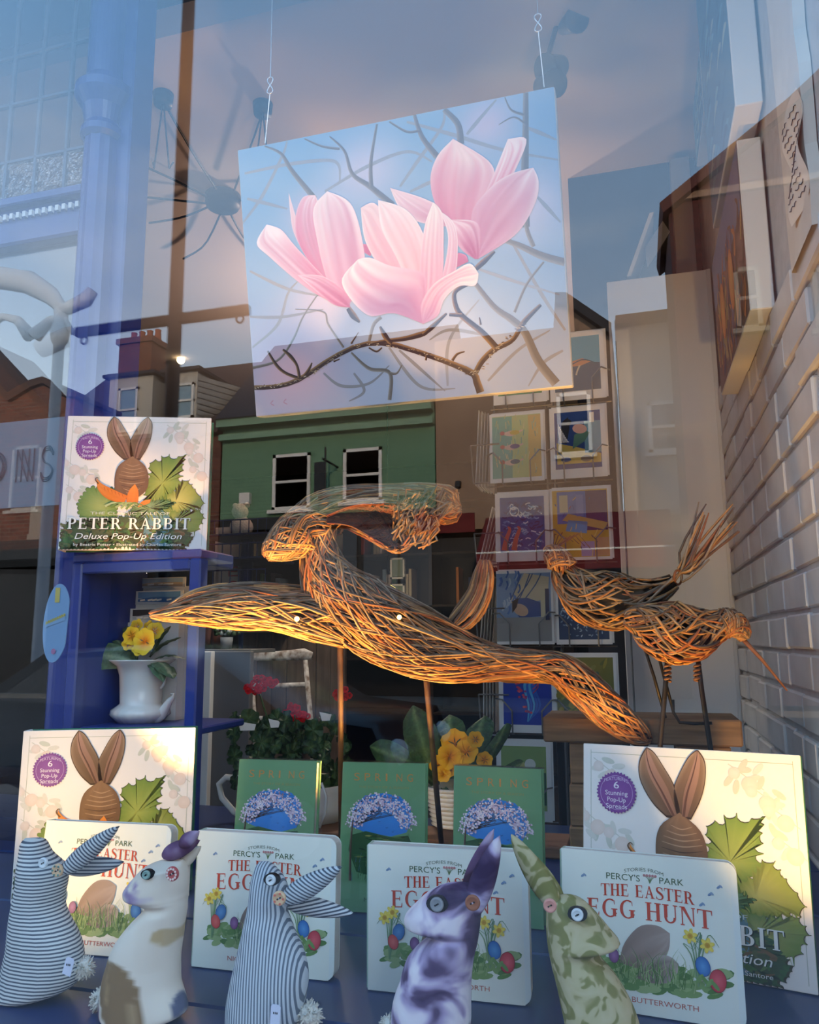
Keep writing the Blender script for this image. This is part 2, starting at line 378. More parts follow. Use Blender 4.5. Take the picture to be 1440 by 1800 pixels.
def serif_glyph(ch):
    T, t, sf = .17, .06, .055
    def stem(x, w=T, top=True, bot=True):
        o_ = [R(x, 0, x+w, 1)]
        if bot: o_.append(R(x-.08, 0, x+w+.08, sf))
        if top: o_.append(R(x-.08, 1-sf, x+w+.08, 1))
        return o_
    def line(x0, y0, x1, y1, w): return [[(x0-w/2, y0), (x0+w/2, y0), (x1+w/2, y1), (x1-w/2, y1)]]
    if ch == 'I': return stem(.1), .38
    if ch == 'E': return stem(.1)+[R(.2, 1-t, .62, 1), R(.2, 0, .66, t), R(.2, .49, .52, .49+t), [(.62, 1), (.57, 1-t), (.59, .76), (.62, .76)], [(.66, 0), (.6, t), (.64, .26), (.67, .26)], R(.5, .4, .535, .64)], .76
    if ch == 'H': return stem(.1)+stem(.58)+[R(.2, .49, .6, .49+t)], .86
    if ch == 'T': return stem(.3, top=False)+[R(.02, 1-t, .76, 1), [(.02, 1), (.02, .74), (.05, .74), (.08, 1-t)], [(.76, 1), (.76, .74), (.73, .74), (.7, 1-t)]], .78
    if ch == 'N': return line(.16, 0, .16, 1, t)+line(.72, 0, .72, 1, t)+[[(.1, 1), (.3, 1), (.75, 0), (.68, 0)]]+[R(.06, 0, .27, sf), R(.62, 1-sf, .82, 1), R(.04, 1-sf, .25, 1)], .88
    if ch == 'U': return [R(.1, .3, .1+T, 1), R(.64, .3, .64+t, 1), R(.02, 1-sf, .35, 1), R(.56, 1-sf, .79, 1)]+ring_polys(.4, .32, .3, .33, 180, 360, .07, .13), .84
    if ch == 'A': return line(.14, 0, .42, 1, t)+[[(.36, 1), (.46, 1), (.78, 0), (.6, 0)], R(.24, .32, .6, .32+t), R(.03, 0, .26, sf), R(.52, 0, .86, sf)], .88
    if ch == 'R': return stem(.1)+ring_polys(.34, .73, .3, .27, 90, -90, t, T)+[R(.2, 1-t, .36, 1), R(.2, .46, .36, .46+t), [(.36, .5), (.52, .5), (.82, 0), (.63, 0)], R(.63, 0, .86, sf)], .84
    if ch == 'P': return stem(.1)+ring_polys(.34, .72, .32, .28, 90, -90, t, T)+[R(.2, 1-t, .36, 1), R(.2, .44, .36, .44+t)], .74
    if ch == 'B': return stem(.1)+ring_polys(.36, .75, .28, .25, 90, -90, t, .15)+ring_polys(.38, .27, .32, .27, 90, -90, t, T)+[R(.2, 1-t, .38, 1), R(.2, .49, .4, .49+t), R(.2, 0, .4, t)], .8
    if ch == 'G': return ring_polys(.48, .5, .42, .52, 60, 330, .065, T, 22)+[R(.62, .05, .79, .46), R(.54, .42, .87, .46+.015), [(.68, .92), (.72, .95), (.74, .7), (.71, .7)]], .92
    if ch == 'S':
        c = crom([(.6, .8, .03), (.5, .95, .07), (.32, .99, .07), (.15, .87, .13), (.2, .66, .17), (.4, .52, .19), (.58, .36, .17), (.6, .15, .13), (.42, .02, .07), (.2, .04, .07), (.08, .22, .03)], 30)
        out = []
        for i in range(29):
            p, q = c[i], c[i+1]; d = q[:2]-p[:2]; n = np.array([-d[1], d[0]])/(np.linalg.norm(d)+1e-9)
            out.append([tuple(p[:2]+n*p[2]/2), tuple(q[:2]+n*q[2]/2), tuple(q[:2]-n*q[2]/2), tuple(p[:2]-n*p[2]/2)])
        return out+[R(.575, .72, .61, .99), R(.07, .02, .105, .3)], .7
    return [], .4
class Art:
    """printed sheet: u to the right, v up (in metres), facing -y; higher layers lie on top of lower ones"""
    DZ = .00015
    def __init__(s, w, h, base=-.0001): s.m = MB(); s.w = w; s.h = h; s.b = base; s.k = 0
    def up(s, L): s.k += 1; return L+.08*(s.k % 41)/41      # every shape gets its own height, none coplanar
    def _p(s, uv, L): return (min(max(uv[0], .002), .998)*s.w, s.b-L*s.DZ, min(max(uv[1], .002), .998)*s.h)   # ink stays on its sheet
    def poly(s, pts, c, L):
        L = s.up(L)
        s.m.add([s._p(p, L) for p in pts], [tuple(range(len(pts)))], lin(c))
    def fan(s, pts, c, L, c2=None):
        """star-shaped patch, c2 = colour at its middle"""
        L = s.up(L); ctr = np.mean(np.array(pts), 0); n = len(pts)
        s.m.add([s._p(ctr, L)]+[s._p(p, L) for p in pts], [(0, i+1, (i+1) % n+1) for i in range(n)], [lin(c2 or c)]+[lin(c)]*n)
    def ell(s, cx, cy, rx, ry, c, L, rot=0, n=20, c2=None):
        k = s.w/s.h; ca, sa = math.cos(rot), math.sin(rot)
        s.fan([(cx+(rx*math.cos(2*PI*i/n)*ca-ry*math.sin(2*PI*i/n)*sa), cy+(rx*math.cos(2*PI*i/n)*sa+ry*math.sin(2*PI*i/n)*ca)*k) for i in range(n)], c, L, c2)
    def stroke(s, pts, w, c, L, n=12, c2=None):
        """tapering brush line; w = widths (fraction of the sheet width)"""
        L = s.up(L); p = crom(pts, n) if len(pts) > 2 else np.array([np.array(pts[0])+(np.array(pts[1])-np.array(pts[0]))*i/(n-1) for i in range(n)])
        ww = np.interp(np.linspace(0, 1, n), np.linspace(0, 1, len(w)), w) if hasattr(w, '__len__') else [w]*n
        k = s.w/s.h; vs, cs = [], []
        for i in range(n):
            d = p[min(i+1, n-1)]-p[max(i-1, 0)]; d = np.array([d[0], d[1]/k]); nn = np.array([-d[1], d[0]])/(np.linalg.norm(d)+1e-9)
            for sg in (1, 0, -1):
                vs.append(s._p((p[i][0]+sg*nn[0]*ww[i]/2, p[i][1]+sg*nn[1]*k*ww[i]/2), L)); cs.append(lin(c2 if (c2 and sg == 1) else c))
        s.m.add(vs, [(3*i+j, 3*i+j+1, 3*i+j+4, 3*i+j+3) for i in range(n-1) for j in (0, 1)], cs)
    def petal(s, A, B, cb, ct, L, n=16, m=11, streak=.10, rim=None):
        """leaf or petal between two sides A and B (both run from base to tip) with colour from base to tip"""
        a, b = crom(A, n), crom(B, n); vs, cs = [], []; sd = random.random()*100
        rim = rim or (250, 244, 246)
        for i in range(n):
            t = i/(n-1)
            for j in range(m):
                q = j/(m-1); p = a[i]*(1-q)+b[i]*q; vs.append(s._p(p, L))
                k = min(1, max(0, t*1.15-.05+streak*2.2*mnoise.noise((q*9+sd, t*1.6, sd)))); c = [x*(1-k)+y*k for x, y in zip(cb, ct)]
                e_ = max(0, (abs(q-.5)*2-.72)/.28)*.7*t; c = [x*(1-e_)+y*e_ for x, y in zip(c, rim)]
                dk = 1-streak*.35*max(0, mnoise.noise((q*14+sd, t, 3+sd))); cs.append(lin([x*dk for x in c]))
        s.m.add(vs, [(i*m+j, i*m+j+1, (i+1)*m+j+1, (i+1)*m+j) for i in range(n-1) for j in range(m-1)], cs)
    def text(s, body, u0, u1, v0, hgt, c, L, shear=0.0, arc=0.0):
        v, f = text_mesh(body); mn, mx_ = v.min(0), v.max(0); cap = text_mesh('H')[0][:, 1].max()
        w_ = mx_[0]-mn[0]; pts = []
        for x, y in v:
            tx = (x-mn[0])/w_; yy = y/cap*hgt; pts.append(s._p((u0+(u1-u0)*tx+shear*yy*s.h/s.w, v0+yy-arc*(2*tx-1)**2), L))
        s.m.add(pts, f, lin(c))
    def serif(s, body, u0, u1, v0, hgt, c, L, arc=0.0, extra=.0):
        gl, x = [], 0.0
        for ch in body:
            if ch == ' ': x += .45; continue
            g_, adv = serif_glyph(ch); gl += [[(px+x, py) for px, py in q] for q in g_]; x += adv+extra
        for q in gl:
            pts = []
            for px, py in q:
                tx = px/x; pts.append((u0+(u1-u0)*tx, v0+hgt*py-arc*(2*tx-1)**2))
            s.poly(pts, c, L)
    def sheet(s, c, L=0, u0=0, v0=0, u1=1, v1=1): s.poly(R(u0, v0, u1, v1), c, L)
    def build(s, name, parent): return s.m.build(name, INK, parent)
def ruffle(pts, amp, per=4, seed=0):
    """frilly rounded lobes along an outline"""
    rnd = random.Random(seed); out = []; n = len(pts)
    for i in range(n):
        a, b = np.array(pts[i]), np.array(pts[(i+1) % n]); d = b-a; nn = np.array([d[1], -d[0]]); nn = nn/(np.linalg.norm(nn)+1e-9)
        m = max(1, int(np.linalg.norm(d)/(amp*1.5)))
        for k in range(m):
            h = amp*rnd.uniform(.2, 1.5)
            for t, q in ((.0, 0), (.12, .75), (.35, 1.05), (.62, 1.0), (.86, .7), (.93, .1)): out.append(tuple(a+d*((k+t)/m)+nn*h*q))
    return out

# ------------------------------------------------------------------ the street opposite (seen mirrored in the pane)
YF = 19.0
m_road = mat('asphalt', (62, 62, 64), rough=.85, var=.2, scale=3)
m_pave = mat('paving_stone', (120, 116, 110), rough=.8, var=.2, scale=4)
b = MB(); b.box((-60, -90, -.3), (60, -4.0, -.12)); struct(b.build('road', m_road))
b = MB(); b.box((-60, -1.9-2.1, -.3), (60, 0, -.0)); struct(b.build('pavement', m_pave))
b = MB(); b.box((-60, -YF, -.119), (60, -YF+2.6, .0)); struct(b.build('pavement_far', m_pave))
def rect(px0, py0, px1, py1, Y):
    xm, ym = (px0+px1)/2, (py0+py1)/2
    return P(px0, ym, Y)[0], P(px1, ym, Y)[0], P(xm, py1, Y)[2], P(xm, py0, Y)[2]
def vbox(mb, px0, py0, px1, py1, Y, depth, floor=None):
    x0, x1, z0, z1 = rect(px0, py0, px1, py1, Y)
    if floor is not None: z0 = floor
    mb.box((x0, -Y, z0), (x1, -Y-depth, z1)); return x0, x1, z0, z1
m_pane = mat('dark_window_pane', (50, 54, 62), rough=.08, spec=.6)
m_pane2 = mat('pale_window_pane', (120, 146, 160), rough=.15, spec=.5)
m_sash = mat('sash_white', (214, 208, 200), rough=.5)
def sash(parent, loc, px0, py0, px1, py1, Y, pane=m_pane, fw=.09, sill=True, cols=1):
    x0, x1, z0, z1 = rect(px0, py0, px1, py1, Y); y = -Y
    f = MB(); f.box((x0, y+.05, z0), (x0+fw, y-.06, z1)); f.box((x1-fw, y+.05, z0), (x1, y-.06, z1)); f.box((x0, y+.05, z1-fw), (x1, y-.06, z1)); f.box((x0, y+.05, z0), (x1, y-.06, z0+fw))
    zm = (z0+z1)/2; f.box((x0, y+.06, zm-fw*.4), (x1, y-.05, zm+fw*.4))
    for c in range(1, cols): xm = x0+(x1-x0)*c/cols; f.box((xm-fw*.5, y+.06, z0), (xm+fw*.5, y-.05, z1))
    if sill: f.box((x0-.1, y+.16, z0-.1), (x1+.1, y-.02, z0))
    fr = f.build('window', m_sash, parent, loc=loc)
    q = MB(); q.box((x0+fw*.5, y-.0, z0+fw*.5), (x1-fw*.5, y-.04, z1-fw*.5)); q.build('pane', pane, fr, loc=loc)
m_tile = mat('roof_tile_brown', (74, 52, 44), rough=.85, var=.35, scale=2.5, stretch=(1, 1, 6))
m_slate = mat('roof_slate', (40, 40, 46), rough=.7, var=.25, scale=3)
def brickmat(name, c1, c2, cm, sc=4.5):
    m = bpy.data.materials.new(name); m.use_nodes = True; t = m.node_tree; bs = t.nodes['Principled BSDF']; bs.inputs['Roughness'].default_value = .9
    tcn = t.nodes.new('ShaderNodeTexCoord'); mpn = t.nodes.new('ShaderNodeMapping'); mpn.inputs['Rotation'].default_value = (PI/2, 0, 0); bk = t.nodes.new('ShaderNodeTexBrick')
    bk.inputs['Color1'].default_value = (*lin(c1), 1); bk.inputs['Color2'].default_value = (*lin(c2), 1); bk.inputs['Mortar'].default_value = (*lin(cm), 1); bk.inputs['Scale'].default_value = 1.0
    bk.inputs['Brick Width'].default_value = .3; bk.inputs['Row Height'].default_value = .11; bk.inputs['Mortar Size'].default_value = .012
    t.links.new(tcn.outputs['Object'], mpn.inputs[0]); t.links.new(mpn.outputs[0], bk.inputs['Vector']); t.links.new(bk.outputs['Color'], bs.inputs['Base Color']); return m
m_redbrick = brickmat('red_brick', (112, 62, 46), (84, 46, 36), (104, 84, 72))
m_green = brickmat('green_painted_brick', (104, 136, 108), (98, 130, 102), (92, 122, 96))
m_beige = mat('beige_render', (150, 122, 100), rough=.9, var=.12, scale=1.2)
m_render = mat('pale_render', (176, 164, 150), rough=.9, var=.08, scale=1.2)
m_shopdark = mat('dark_shopfront', (26, 24, 24), rough=.5, var=.4, scale=1.5)
m_red = mat('red_awning_canvas', (104, 18, 22), rough=.8, var=.12, scale=2)
m_wood = mat('weatherboard_grey', (150, 144, 136), rough=.8)

# green painted terrace house
L0 = (V(577, 900, YF)[0], -YF, 0)
t = thing('green_house', 'green painted terrace house with two white sash windows, mirrored in the glass', 'house', L0)
b = MB(); x0, x1, z0, z1 = vbox(b, 390, 735, 765, 903, YF, 8); b.build('wall', m_green, t, loc=L0)
GX0, GX1, GZ0, GZ1 = x0, x1, z0, z1
b = MB(); b.box((x0, -YF+.25, z1-.45), (x1, -YF, z1-.28)); b.box((x0, -YF+.4, z1-.1), (x1, -YF, z1+.12)); b.build('cornice', mat('green_trim', (112, 144, 118), rough=.6), t, loc=L0)
b = MB(); b.prism([(x0, -YF+.5, z1+.12), (x0, -YF-7, z1+.12), (x0, -YF-3.2, P(577, 597, YF+3.2)[2])], (x1-x0, 0, 0)); b.build('roof', m_slate, t, loc=L0)
sash(t, L0, 480, 798, 546, 896, YF); sash(t, L0, 604, 788, 672, 882, YF)
b = MB(); vbox(b, 552, 812, 571, 868, YF-.9, .04); b.build('hanging_sign', m_black, t, loc=L0)
b = MB(); X = P(572, 806, YF-.9)[0]; Z = P(572, 812, YF-.9)[2]; b.tube([(X, -YF, Z+.05), (X, -YF+1.1, Z+.05)], .03, 6); b.tube([(X, -YF+.9, Z+.4), (X, -YF+.9, Z-.9)], .025, 6); b.build('sign_bracket', m_black, t, loc=L0)
b = MB(); vbox(b, 420, 866, 438, 885, YF-.15, .15); b.build('alarm_box', m_sash, t, loc=L0)
b = MB(); vbox(b, 390, 903, 765, 925, YF-.25, .3, ); b.box((x0, -YF, 0), (x1, -YF-6, z0-.0)); sh = b.build('shopfront', m_shopdark, t, loc=L0)
for (a, c_, d_, e_) in ((640, 930, 700, 1060), (560, 930, 628, 1060), (705, 940, 760, 1065)):
    b = MB(); X0, X1, Z0, Z1 = rect(a, c_, d_, e_, YF); b.box((X0, -YF+.04, Z0), (X1, -YF+.01, Z1)); b.build('shop_pane', m_pane, sh, loc=L0)
# brown tiled house with dormers and chimney
L1 = (V(260, 900, YF)[0], -YF, 0)
t = thing('tiled_house', 'brown tiled terrace house with two white dormers and a brick chimney, mirrored', 'house', L1)
xa, xb = V(30, 800, YF)[0], GX0-.05
zr = P(290, 655, YF+4)[2]; ze = P(260, 775, YF)[2]
b = MB(); b.prism([(xa, -YF+.3, ze), (xa, -YF-8, ze), (xa, -YF-4, zr)], (xb-xa, 0, 0)); b.build('roof', m_tile, t, loc=L1)
b = MB(); b.box((xa, -YF, 0), (xb, -YF-7.8, ze)); wl = b.build('wall', m_redbrick, t, loc=L1)
b = MB(); b.box((xa, -YF+.06, 0), (xb, -YF-.1, P(260, 985, YF)[2])); b.build('shopfront', m_shopdark, t, loc=L1)
b = MB(); X0, X1, Z0, Z1 = rect(-10, 945, 118, 985, YF-.2); b.box((X0, -YF+.25, Z0), (X1, -YF, Z1)); b.build('fascia', mat('fascia_grey', (90, 88, 86), rough=.7), t, loc=L1)
b = MB(); X0, X1, Z0, Z1 = rect(207, 592, 264, 720, YF+3.4); b.box((X0, -YF-3.4, Z0-1), (X1, -YF-4.6, Z1)); b.box((X0-.08, -YF-3.3, Z1-.25), (X1+.08, -YF-4.7, Z1-.05)); ch = b.build('chimney', brickmat('chimney_brick', (124, 66, 44), (96, 52, 38), (90, 70, 56)), t, loc=L1)
for k in range(4):
    b = MB(); xx = X0+(X1-X0)*(k+.5)/4; b.lathe([(.001, 0), (.13, 0), (.1, .35), (.12, .42), (.09, .42)], (xx, -YF-4, Z1), 10); b.build('chimney_pot', mat('terracotta', (150, 78, 52), rough=.8), ch, loc=L1)
for (a, c_, d_, e_, ck) in ((190, 668, 266, 765, None), (292, 660, 345, 740, 397)):
    b = MB(); X0, X1, Z0, Z1 = rect(a, c_, d_, e_, YF-.1); b.box((X0, -YF+.08, Z0), (X1, -YF-2.6, Z1+.1)); dm = b.build('dormer', mat('dormer_frame', (176, 168, 156), rough=.7), t, loc=L1)
    b = MB(); b.box((X0-.15, -YF+.25, Z1+.1), (X1+.15, -YF-2.8, Z1+.2)); b.build('dormer_roof', m_slate, dm, loc=L1)
    sash(t, L1, a+18, c_+14, min(d_-4, a+52), e_-5, YF-.12, pane=m_pane2, fw=.07, sill=False)
    if ck:
        xr = V(ck, 680, YF)[0]
        for k in range(8):
            f0, f1 = k/8, (k+1)/8; b = MB(); hh = Z1-Z0; b.prism([(X1, -YF+.02, Z0+hh*f0), (X1+(xr-X1)*(f0), -YF-.3-1.6*f0, Z0+hh*f0), (X1+(xr-X1)*(f1), -YF-.3-1.6*f1, Z0+hh*f1-.03), (X1, -YF+.02, Z0+hh*f1-.03)], (0, .05, 0)); b.build('weatherboard', m_wood, dm, loc=L1)
# brick gable house at the far left
L2 = (V(60, 900, YF-2)[0], -YF+2, 0)
t = thing('gabled_brick_house', 'red brick house with low gables and a pale stone pier, mirrored far left', 'house', L2)
YL = YF-2.2
def vpoly(mb, pts, Y, d): mb.prism([(P(px, 750, Y)[0], -Y, P(px, py, Y)[2]) for px, py in pts], (0, -d, 0))
b = MB(); vpoly(b, [(-260, 1000), (-260, 560), (-120, 580), (8, 705), (48, 682), (68, 676), (112, 700), (128, 700), (128, 1000)], YL, 1.6); b.build('wall', m_redbrick, t, loc=L2)
b = MB(); vpoly(b, [(-260, 560), (-120, 580), (8, 705), (48, 680), (68, 673), (112, 697), (130, 697), (130, 690), (112, 690), (68, 662), (45, 668), (8, 690), (-120, 565), (-260, 545)], YL-.15, 2.0); b.build('roof', m_tile, t, loc=L2)
b = MB(); vbox(b, 52, 888, 76, 945, YL-.06, .2); vbox(b, 47, 938, 80, 950, YL-.1, .2); b.build('pier', mat('pale_stone', (150, 138, 126), rough=.9), t, loc=L2)
b = MB(); X0, X1, Z0, Z1 = rect(-120, 952, 120, 985, YL-.3); b.box((X0, -YL+.35, Z0), (X1, -YL, Z1)); b.box((X0, -YL, 0), (X1, -YL-1.5, Z0)); b.build('shopfront', m_shopdark, t, loc=L2)
sash(t, L2, -60, 760, -6, 880, YL)
# beige rendered house and pale house with a gable
L3 = (V(900, 900, YF)[0], -YF, 0)
t = thing('beige_house', 'beige rendered house with a dark gabled roof, mirrored behind the card rack', 'house', L3)
b = MB(); vpoly(b, [(766, 930), (766, 600), (980, 575), (985, 520), (1005, 524), (1084, 586), (1084, 930)], YF, 6); b.build('wall', m_beige, t, loc=L3)
b = MB(); vpoly(b, [(985, 512), (1005, 512), (1084, 566), (1084, 586), (1003, 530), (985, 530)], YF-.3, 6.6); b.build('roof', m_slate, t, loc=L3)
b = MB(); X0, X1, Z0, Z1 = rect(766, 905, 1090, 940, YF); b.box((X0, -YF+.02, 0), (X1, -YF-5, Z0)); b.build('shopfront', m_shopdark, t, loc=L3)
b = MB(); vbox(b, 800, 845, 808, 855, YF-.2, .2); b.build('wall_lamp', m_black, t, loc=L3)
sash(t, L3, 980, 690, 1040, 800, YF)
L4 = (V(1180, 900, YF)[0], -YF, 0)
t = thing('pale_house', 'pale rendered house with a gable and sash window, mirrored over the white panel', 'house', L4)
b = MB(); vpoly(b, [(1090, 1000), (1090, 562), (1275, 540), (1275, 1000)], YF+.3, 6); b.build('wall', m_render, t, loc=L4)
b = MB(); vpoly(b, [(1092, 553), (1275, 530), (1275, 545), (1092, 568)], YF, 6.6); b.build('roof', m_tile, t, loc=L4)
sash(t, L4, 1140, 705, 1205, 795, YF+.28)
b = MB(); X0, X1, Z0, Z1 = rect(1090, 905, 1275, 1000, YF+.3); b.box((X0, -YF-.28, 0), (X1, -YF-5, Z1)); b.build('shopfront', m_shopdark, t, loc=L4)
# tall red brick gable at the right
L5 = (V(1400, 900, YF-3)[0], -YF+3, 0)
t = thing('tall_brick_house', 'tall red brick house with a steep gable and white windows, mirrored at right', 'house', L5)
YR = YF-3
b = MB(); vpoly(b, [(1200, 1240), (1200, 360), (1440, 178), (1560, 80), (1760, 260), (1760, 1240)], YR, 2.6); b.build('wall', brickmat('dark_red_brick', (92, 44, 38), (76, 36, 34), (70, 48, 44)), t, loc=L5)
b = MB(); vpoly(b, [(1190, 370), (1185, 352), (1440, 162), (1560, 62), (1775, 255), (1770, 275), (1560, 82), (1440, 180)], YR-.3, 3.1); b.build('roof', mat('roof_tile_red', (92, 52, 46), rough=.85), t, loc=L5)
m_keep = m_sash; m_sash = mat('sash_drab', (120, 112, 100), rough=.6); sash(t, L5, 1292, 470, 1338, 580, YR, pane=m_pane2); sash(t, L5, 1430, 470, 1478, 580, YR, pane=m_pane2); m_sash = m_keep
b = MB(); vbox(b, 1200, 300, 1700, 312, YR-.1, .2); b.build('string_course', mat('string_stone', (150, 120, 100), rough=.9), t, loc=L5)
# red awnings over the shops
L6 = (V(960, 960, YF-1.4)[0], -YF+1, 2)
t = thing('shop_awning', 'long red canvas shop awning with pale seam, mirrored across the card rack', 'awning', L6)
X0, X1, Z0, Z1 = rect(836, 912, 1188, 1000, YF-1.45)
for k in range(6):
    xa_, xb_ = X0+(X1-X0)*k/6, X0+(X1-X0)*(k+1)/6-.02
    b = MB(); b.prism([(xa_, -YF-.0, Z1+.35), (xa_, -YF+1.4, Z0+.45), (xa_, -YF+1.4, Z0), (xa_, -YF+1.36, Z0), (xa_, -YF+1.36, Z0+.42), (xa_, -YF, Z1+.3)], (xb_-xa_, 0, 0)); b.build('canvas_panel', m_red, t, loc=L6)
b = MB(); b.box((X0, -YF+1.43, Z0+.43), (X1, -YF+1.38, Z0+.47)); b.build('front_bar', m_sash, t, loc=L6)
b = MB(); X0, X1, Z0, Z1 = rect(730, 905, 836, 938, YF-.3); b.box((X0, -YF+.42, Z0), (X1, -YF+.36, Z1)); tag(b.build('fascia_board', m_red, loc=((X0+X1)/2, -YF+.2, Z0)), 'short dark red shop fascia board left of the awning, mirrored', 'fascia')
# cast iron veranda post with curved brackets, seen mirrored at the far left
YV = 6.0; L7 = tuple(V(56, 1300, YV)*np.array((1, 1, 0)))
t = thing('veranda_post', 'grey cast iron veranda post with curved brackets, mirrored at the left edge', 'post', L7)
m_iron = mat('grey_iron', (196, 200, 206), rough=.6)
xc = L7[0]; k_ = pxm(YV, 56)
zt = P(56, 545, YV)[2]
b = MB(); b.lathe([(.09, 0), (.09, .5), (.062, .6), (.055, zt-.45), (.085, zt-.4), (.1, zt-.3), (.075, zt-.2), (.07, zt)], (xc, -YV, 0), 16); b.build('shaft', m_iron, t, True, loc=L7)
b = MB(); b.tube([tuple(V(px, py, YV)) for px, py in ((-120, 520), (-60, 492), (0, 488), (50, 496), (90, 520), (112, 545), (150, 527), (163, 510))], [.13, .13, .13, .13, .1, .07, .08, .06], 8); b.build('top_beam', m_iron, t, True, loc=L7)
for pts in ([(60, 590), (90, 562), (112, 560), (128, 585)], [(52, 590), (30, 562), (5, 556), (-20, 575)]):
    b = MB(); b.tube([tuple(V(px, py, YV)) for px, py in pts], [.08, .05, .04, .03], 8); b.build('bracket', m_iron, t, True, loc=L7)

# lamp post with a basket arm near the kerb: its mirror image stands at the left of the painting
YO = 2.6; LO = tuple(V(262, 1600, YO)*np.array((1, 1, 0)))
t = thing('lamp_post', 'dark brown street post with crossbar and basket rings, mirrored left of the painting', 'post', LO)
m_post = mat('post_dark_brown', (44, 34, 30), rough=.6)
p0 = V(311, 0, YO); b = MB(); b.lathe([(.06, 0), (.06, .5), (.036, .55), (.033, 6.0)], LO, 16); b.build('shaft', m_post, t, True, loc=LO)
pl_, pr_ = V(133, 583, YO), V(438, 545, YO); zz = (pl_[2]+pr_[2])/2
b = MB(); b.bbox((pl_[0], -YO-.02, zz-.024), (pr_[0], -YO+.02, zz+.024), .004); b.build('crossbar', m_post, t, loc=LO)
for px, py in ((147, 598), (421, 560)):
    c = V(px, py, YO); b = MB(); b.tube([(c[0]+.019*math.cos(q), -YO, c[2]+.019*math.sin(q)) for q in np.linspace(0, 2*PI, 18)], .005, 6, cap=False); b.tube([(c[0], -YO, c[2]+.019), (c[0], -YO, zz-.02)], .004, 6); b.build('basket_ring', m_post, t, True, loc=LO)

# parked car in the street
def car():
    Y0 = 4.3; xl, xr = -5.2, -1.55; zt_ = 1.5
    Lc = ((xl+xr)/2, -Y0-.9, -.12)
    t = thing('parked_car', 'dark grey hatchback car parked in the street, mirrored low at the left', 'car', Lc)
    prof = [(-2.0, .42), (-2.02, .75), (-1.9, .98), (-1.2, 1.05), (-.55, 1.42), (.2, 1.5), (1.1, 1.46), (1.75, 1.08), (2.0, .95), (2.02, .45), (1.72, .3), (-1.75, .3)]
    b = MB(); rows = []
    for yy, sc, zs in ((-.85, .985, .98), (-.78, 1, 1), (0, 1, 1.02), (.78, 1, 1), (.85, .985, .98)):
        rows.append([(Lc[0]-px*sc*.9, Lc[1]+yy*(1-.18*max(0, (pz-1.0))), pz*zs-.12) for px, pz in prof])
    b.grid(rows, close=True); b.add([rows[0][i] for i in range(12)], [tuple(range(12))]); b.add([rows[-1][i] for i in range(12)], [tuple(range(12))[::-1]])
    b.build('car_body', mat('car_paint', (44, 50, 58), rough=.2, metal=.5), t, True, loc=Lc)
    for sy in (1, -1):
        for poly in ([(-1.0, 1.08), (-.5, 1.36), (.15, 1.43), (.15, 1.06)], [(.22, 1.06), (.22, 1.43), (.95, 1.4), (1.45, 1.1)]):
            b = MB(); b.prism([(Lc[0]-px*.9, Lc[1]+sy*(.86-.14*(pz-1.0)), pz-.12) for px, pz in poly], (0, sy*.012, 0)); b.build('side_window', m_pane, t, loc=Lc)
        for wx in (-1.3, 1.25):
            b = MB(); rows = [[(Lc[0]-wx*.9+r_*math.cos(a), Lc[1]+sy*yy, .2+r_*math.sin(a)) for a in np.linspace(0, 2*PI, 20, endpoint=False)] for r_, yy in ((.01, .86), (.2, .87), (.22, .88), (.31, .87), (.32, .7), (.01, .68))]
            b.grid(rows, close=True); w_ = b.build('wheel', mat('tyre_black', (20, 20, 20), rough=.7), t, True, loc=Lc)
            b = MB(); rows = [[(Lc[0]-wx*.9+r_*math.cos(a), Lc[1]+sy*yy, .2+r_*math.sin(a)) for a in np.linspace(0, 2*PI, 12, endpoint=False)] for r_, yy in ((.01, .89), (.19, .885))]
            b.grid(rows, close=True); b.build('hub', mat('alloy', (150, 152, 155), rough=.3, metal=.8), w_, loc=Lc)
        b = MB(); b.ball((Lc[0]+1.78, Lc[1]+sy*.62, .66), .13, sc=(.6, 1.3, .7)); b.build('headlight', mat('headlight_glass', (190, 195, 200), rough=.1), t, True, loc=Lc)
car()

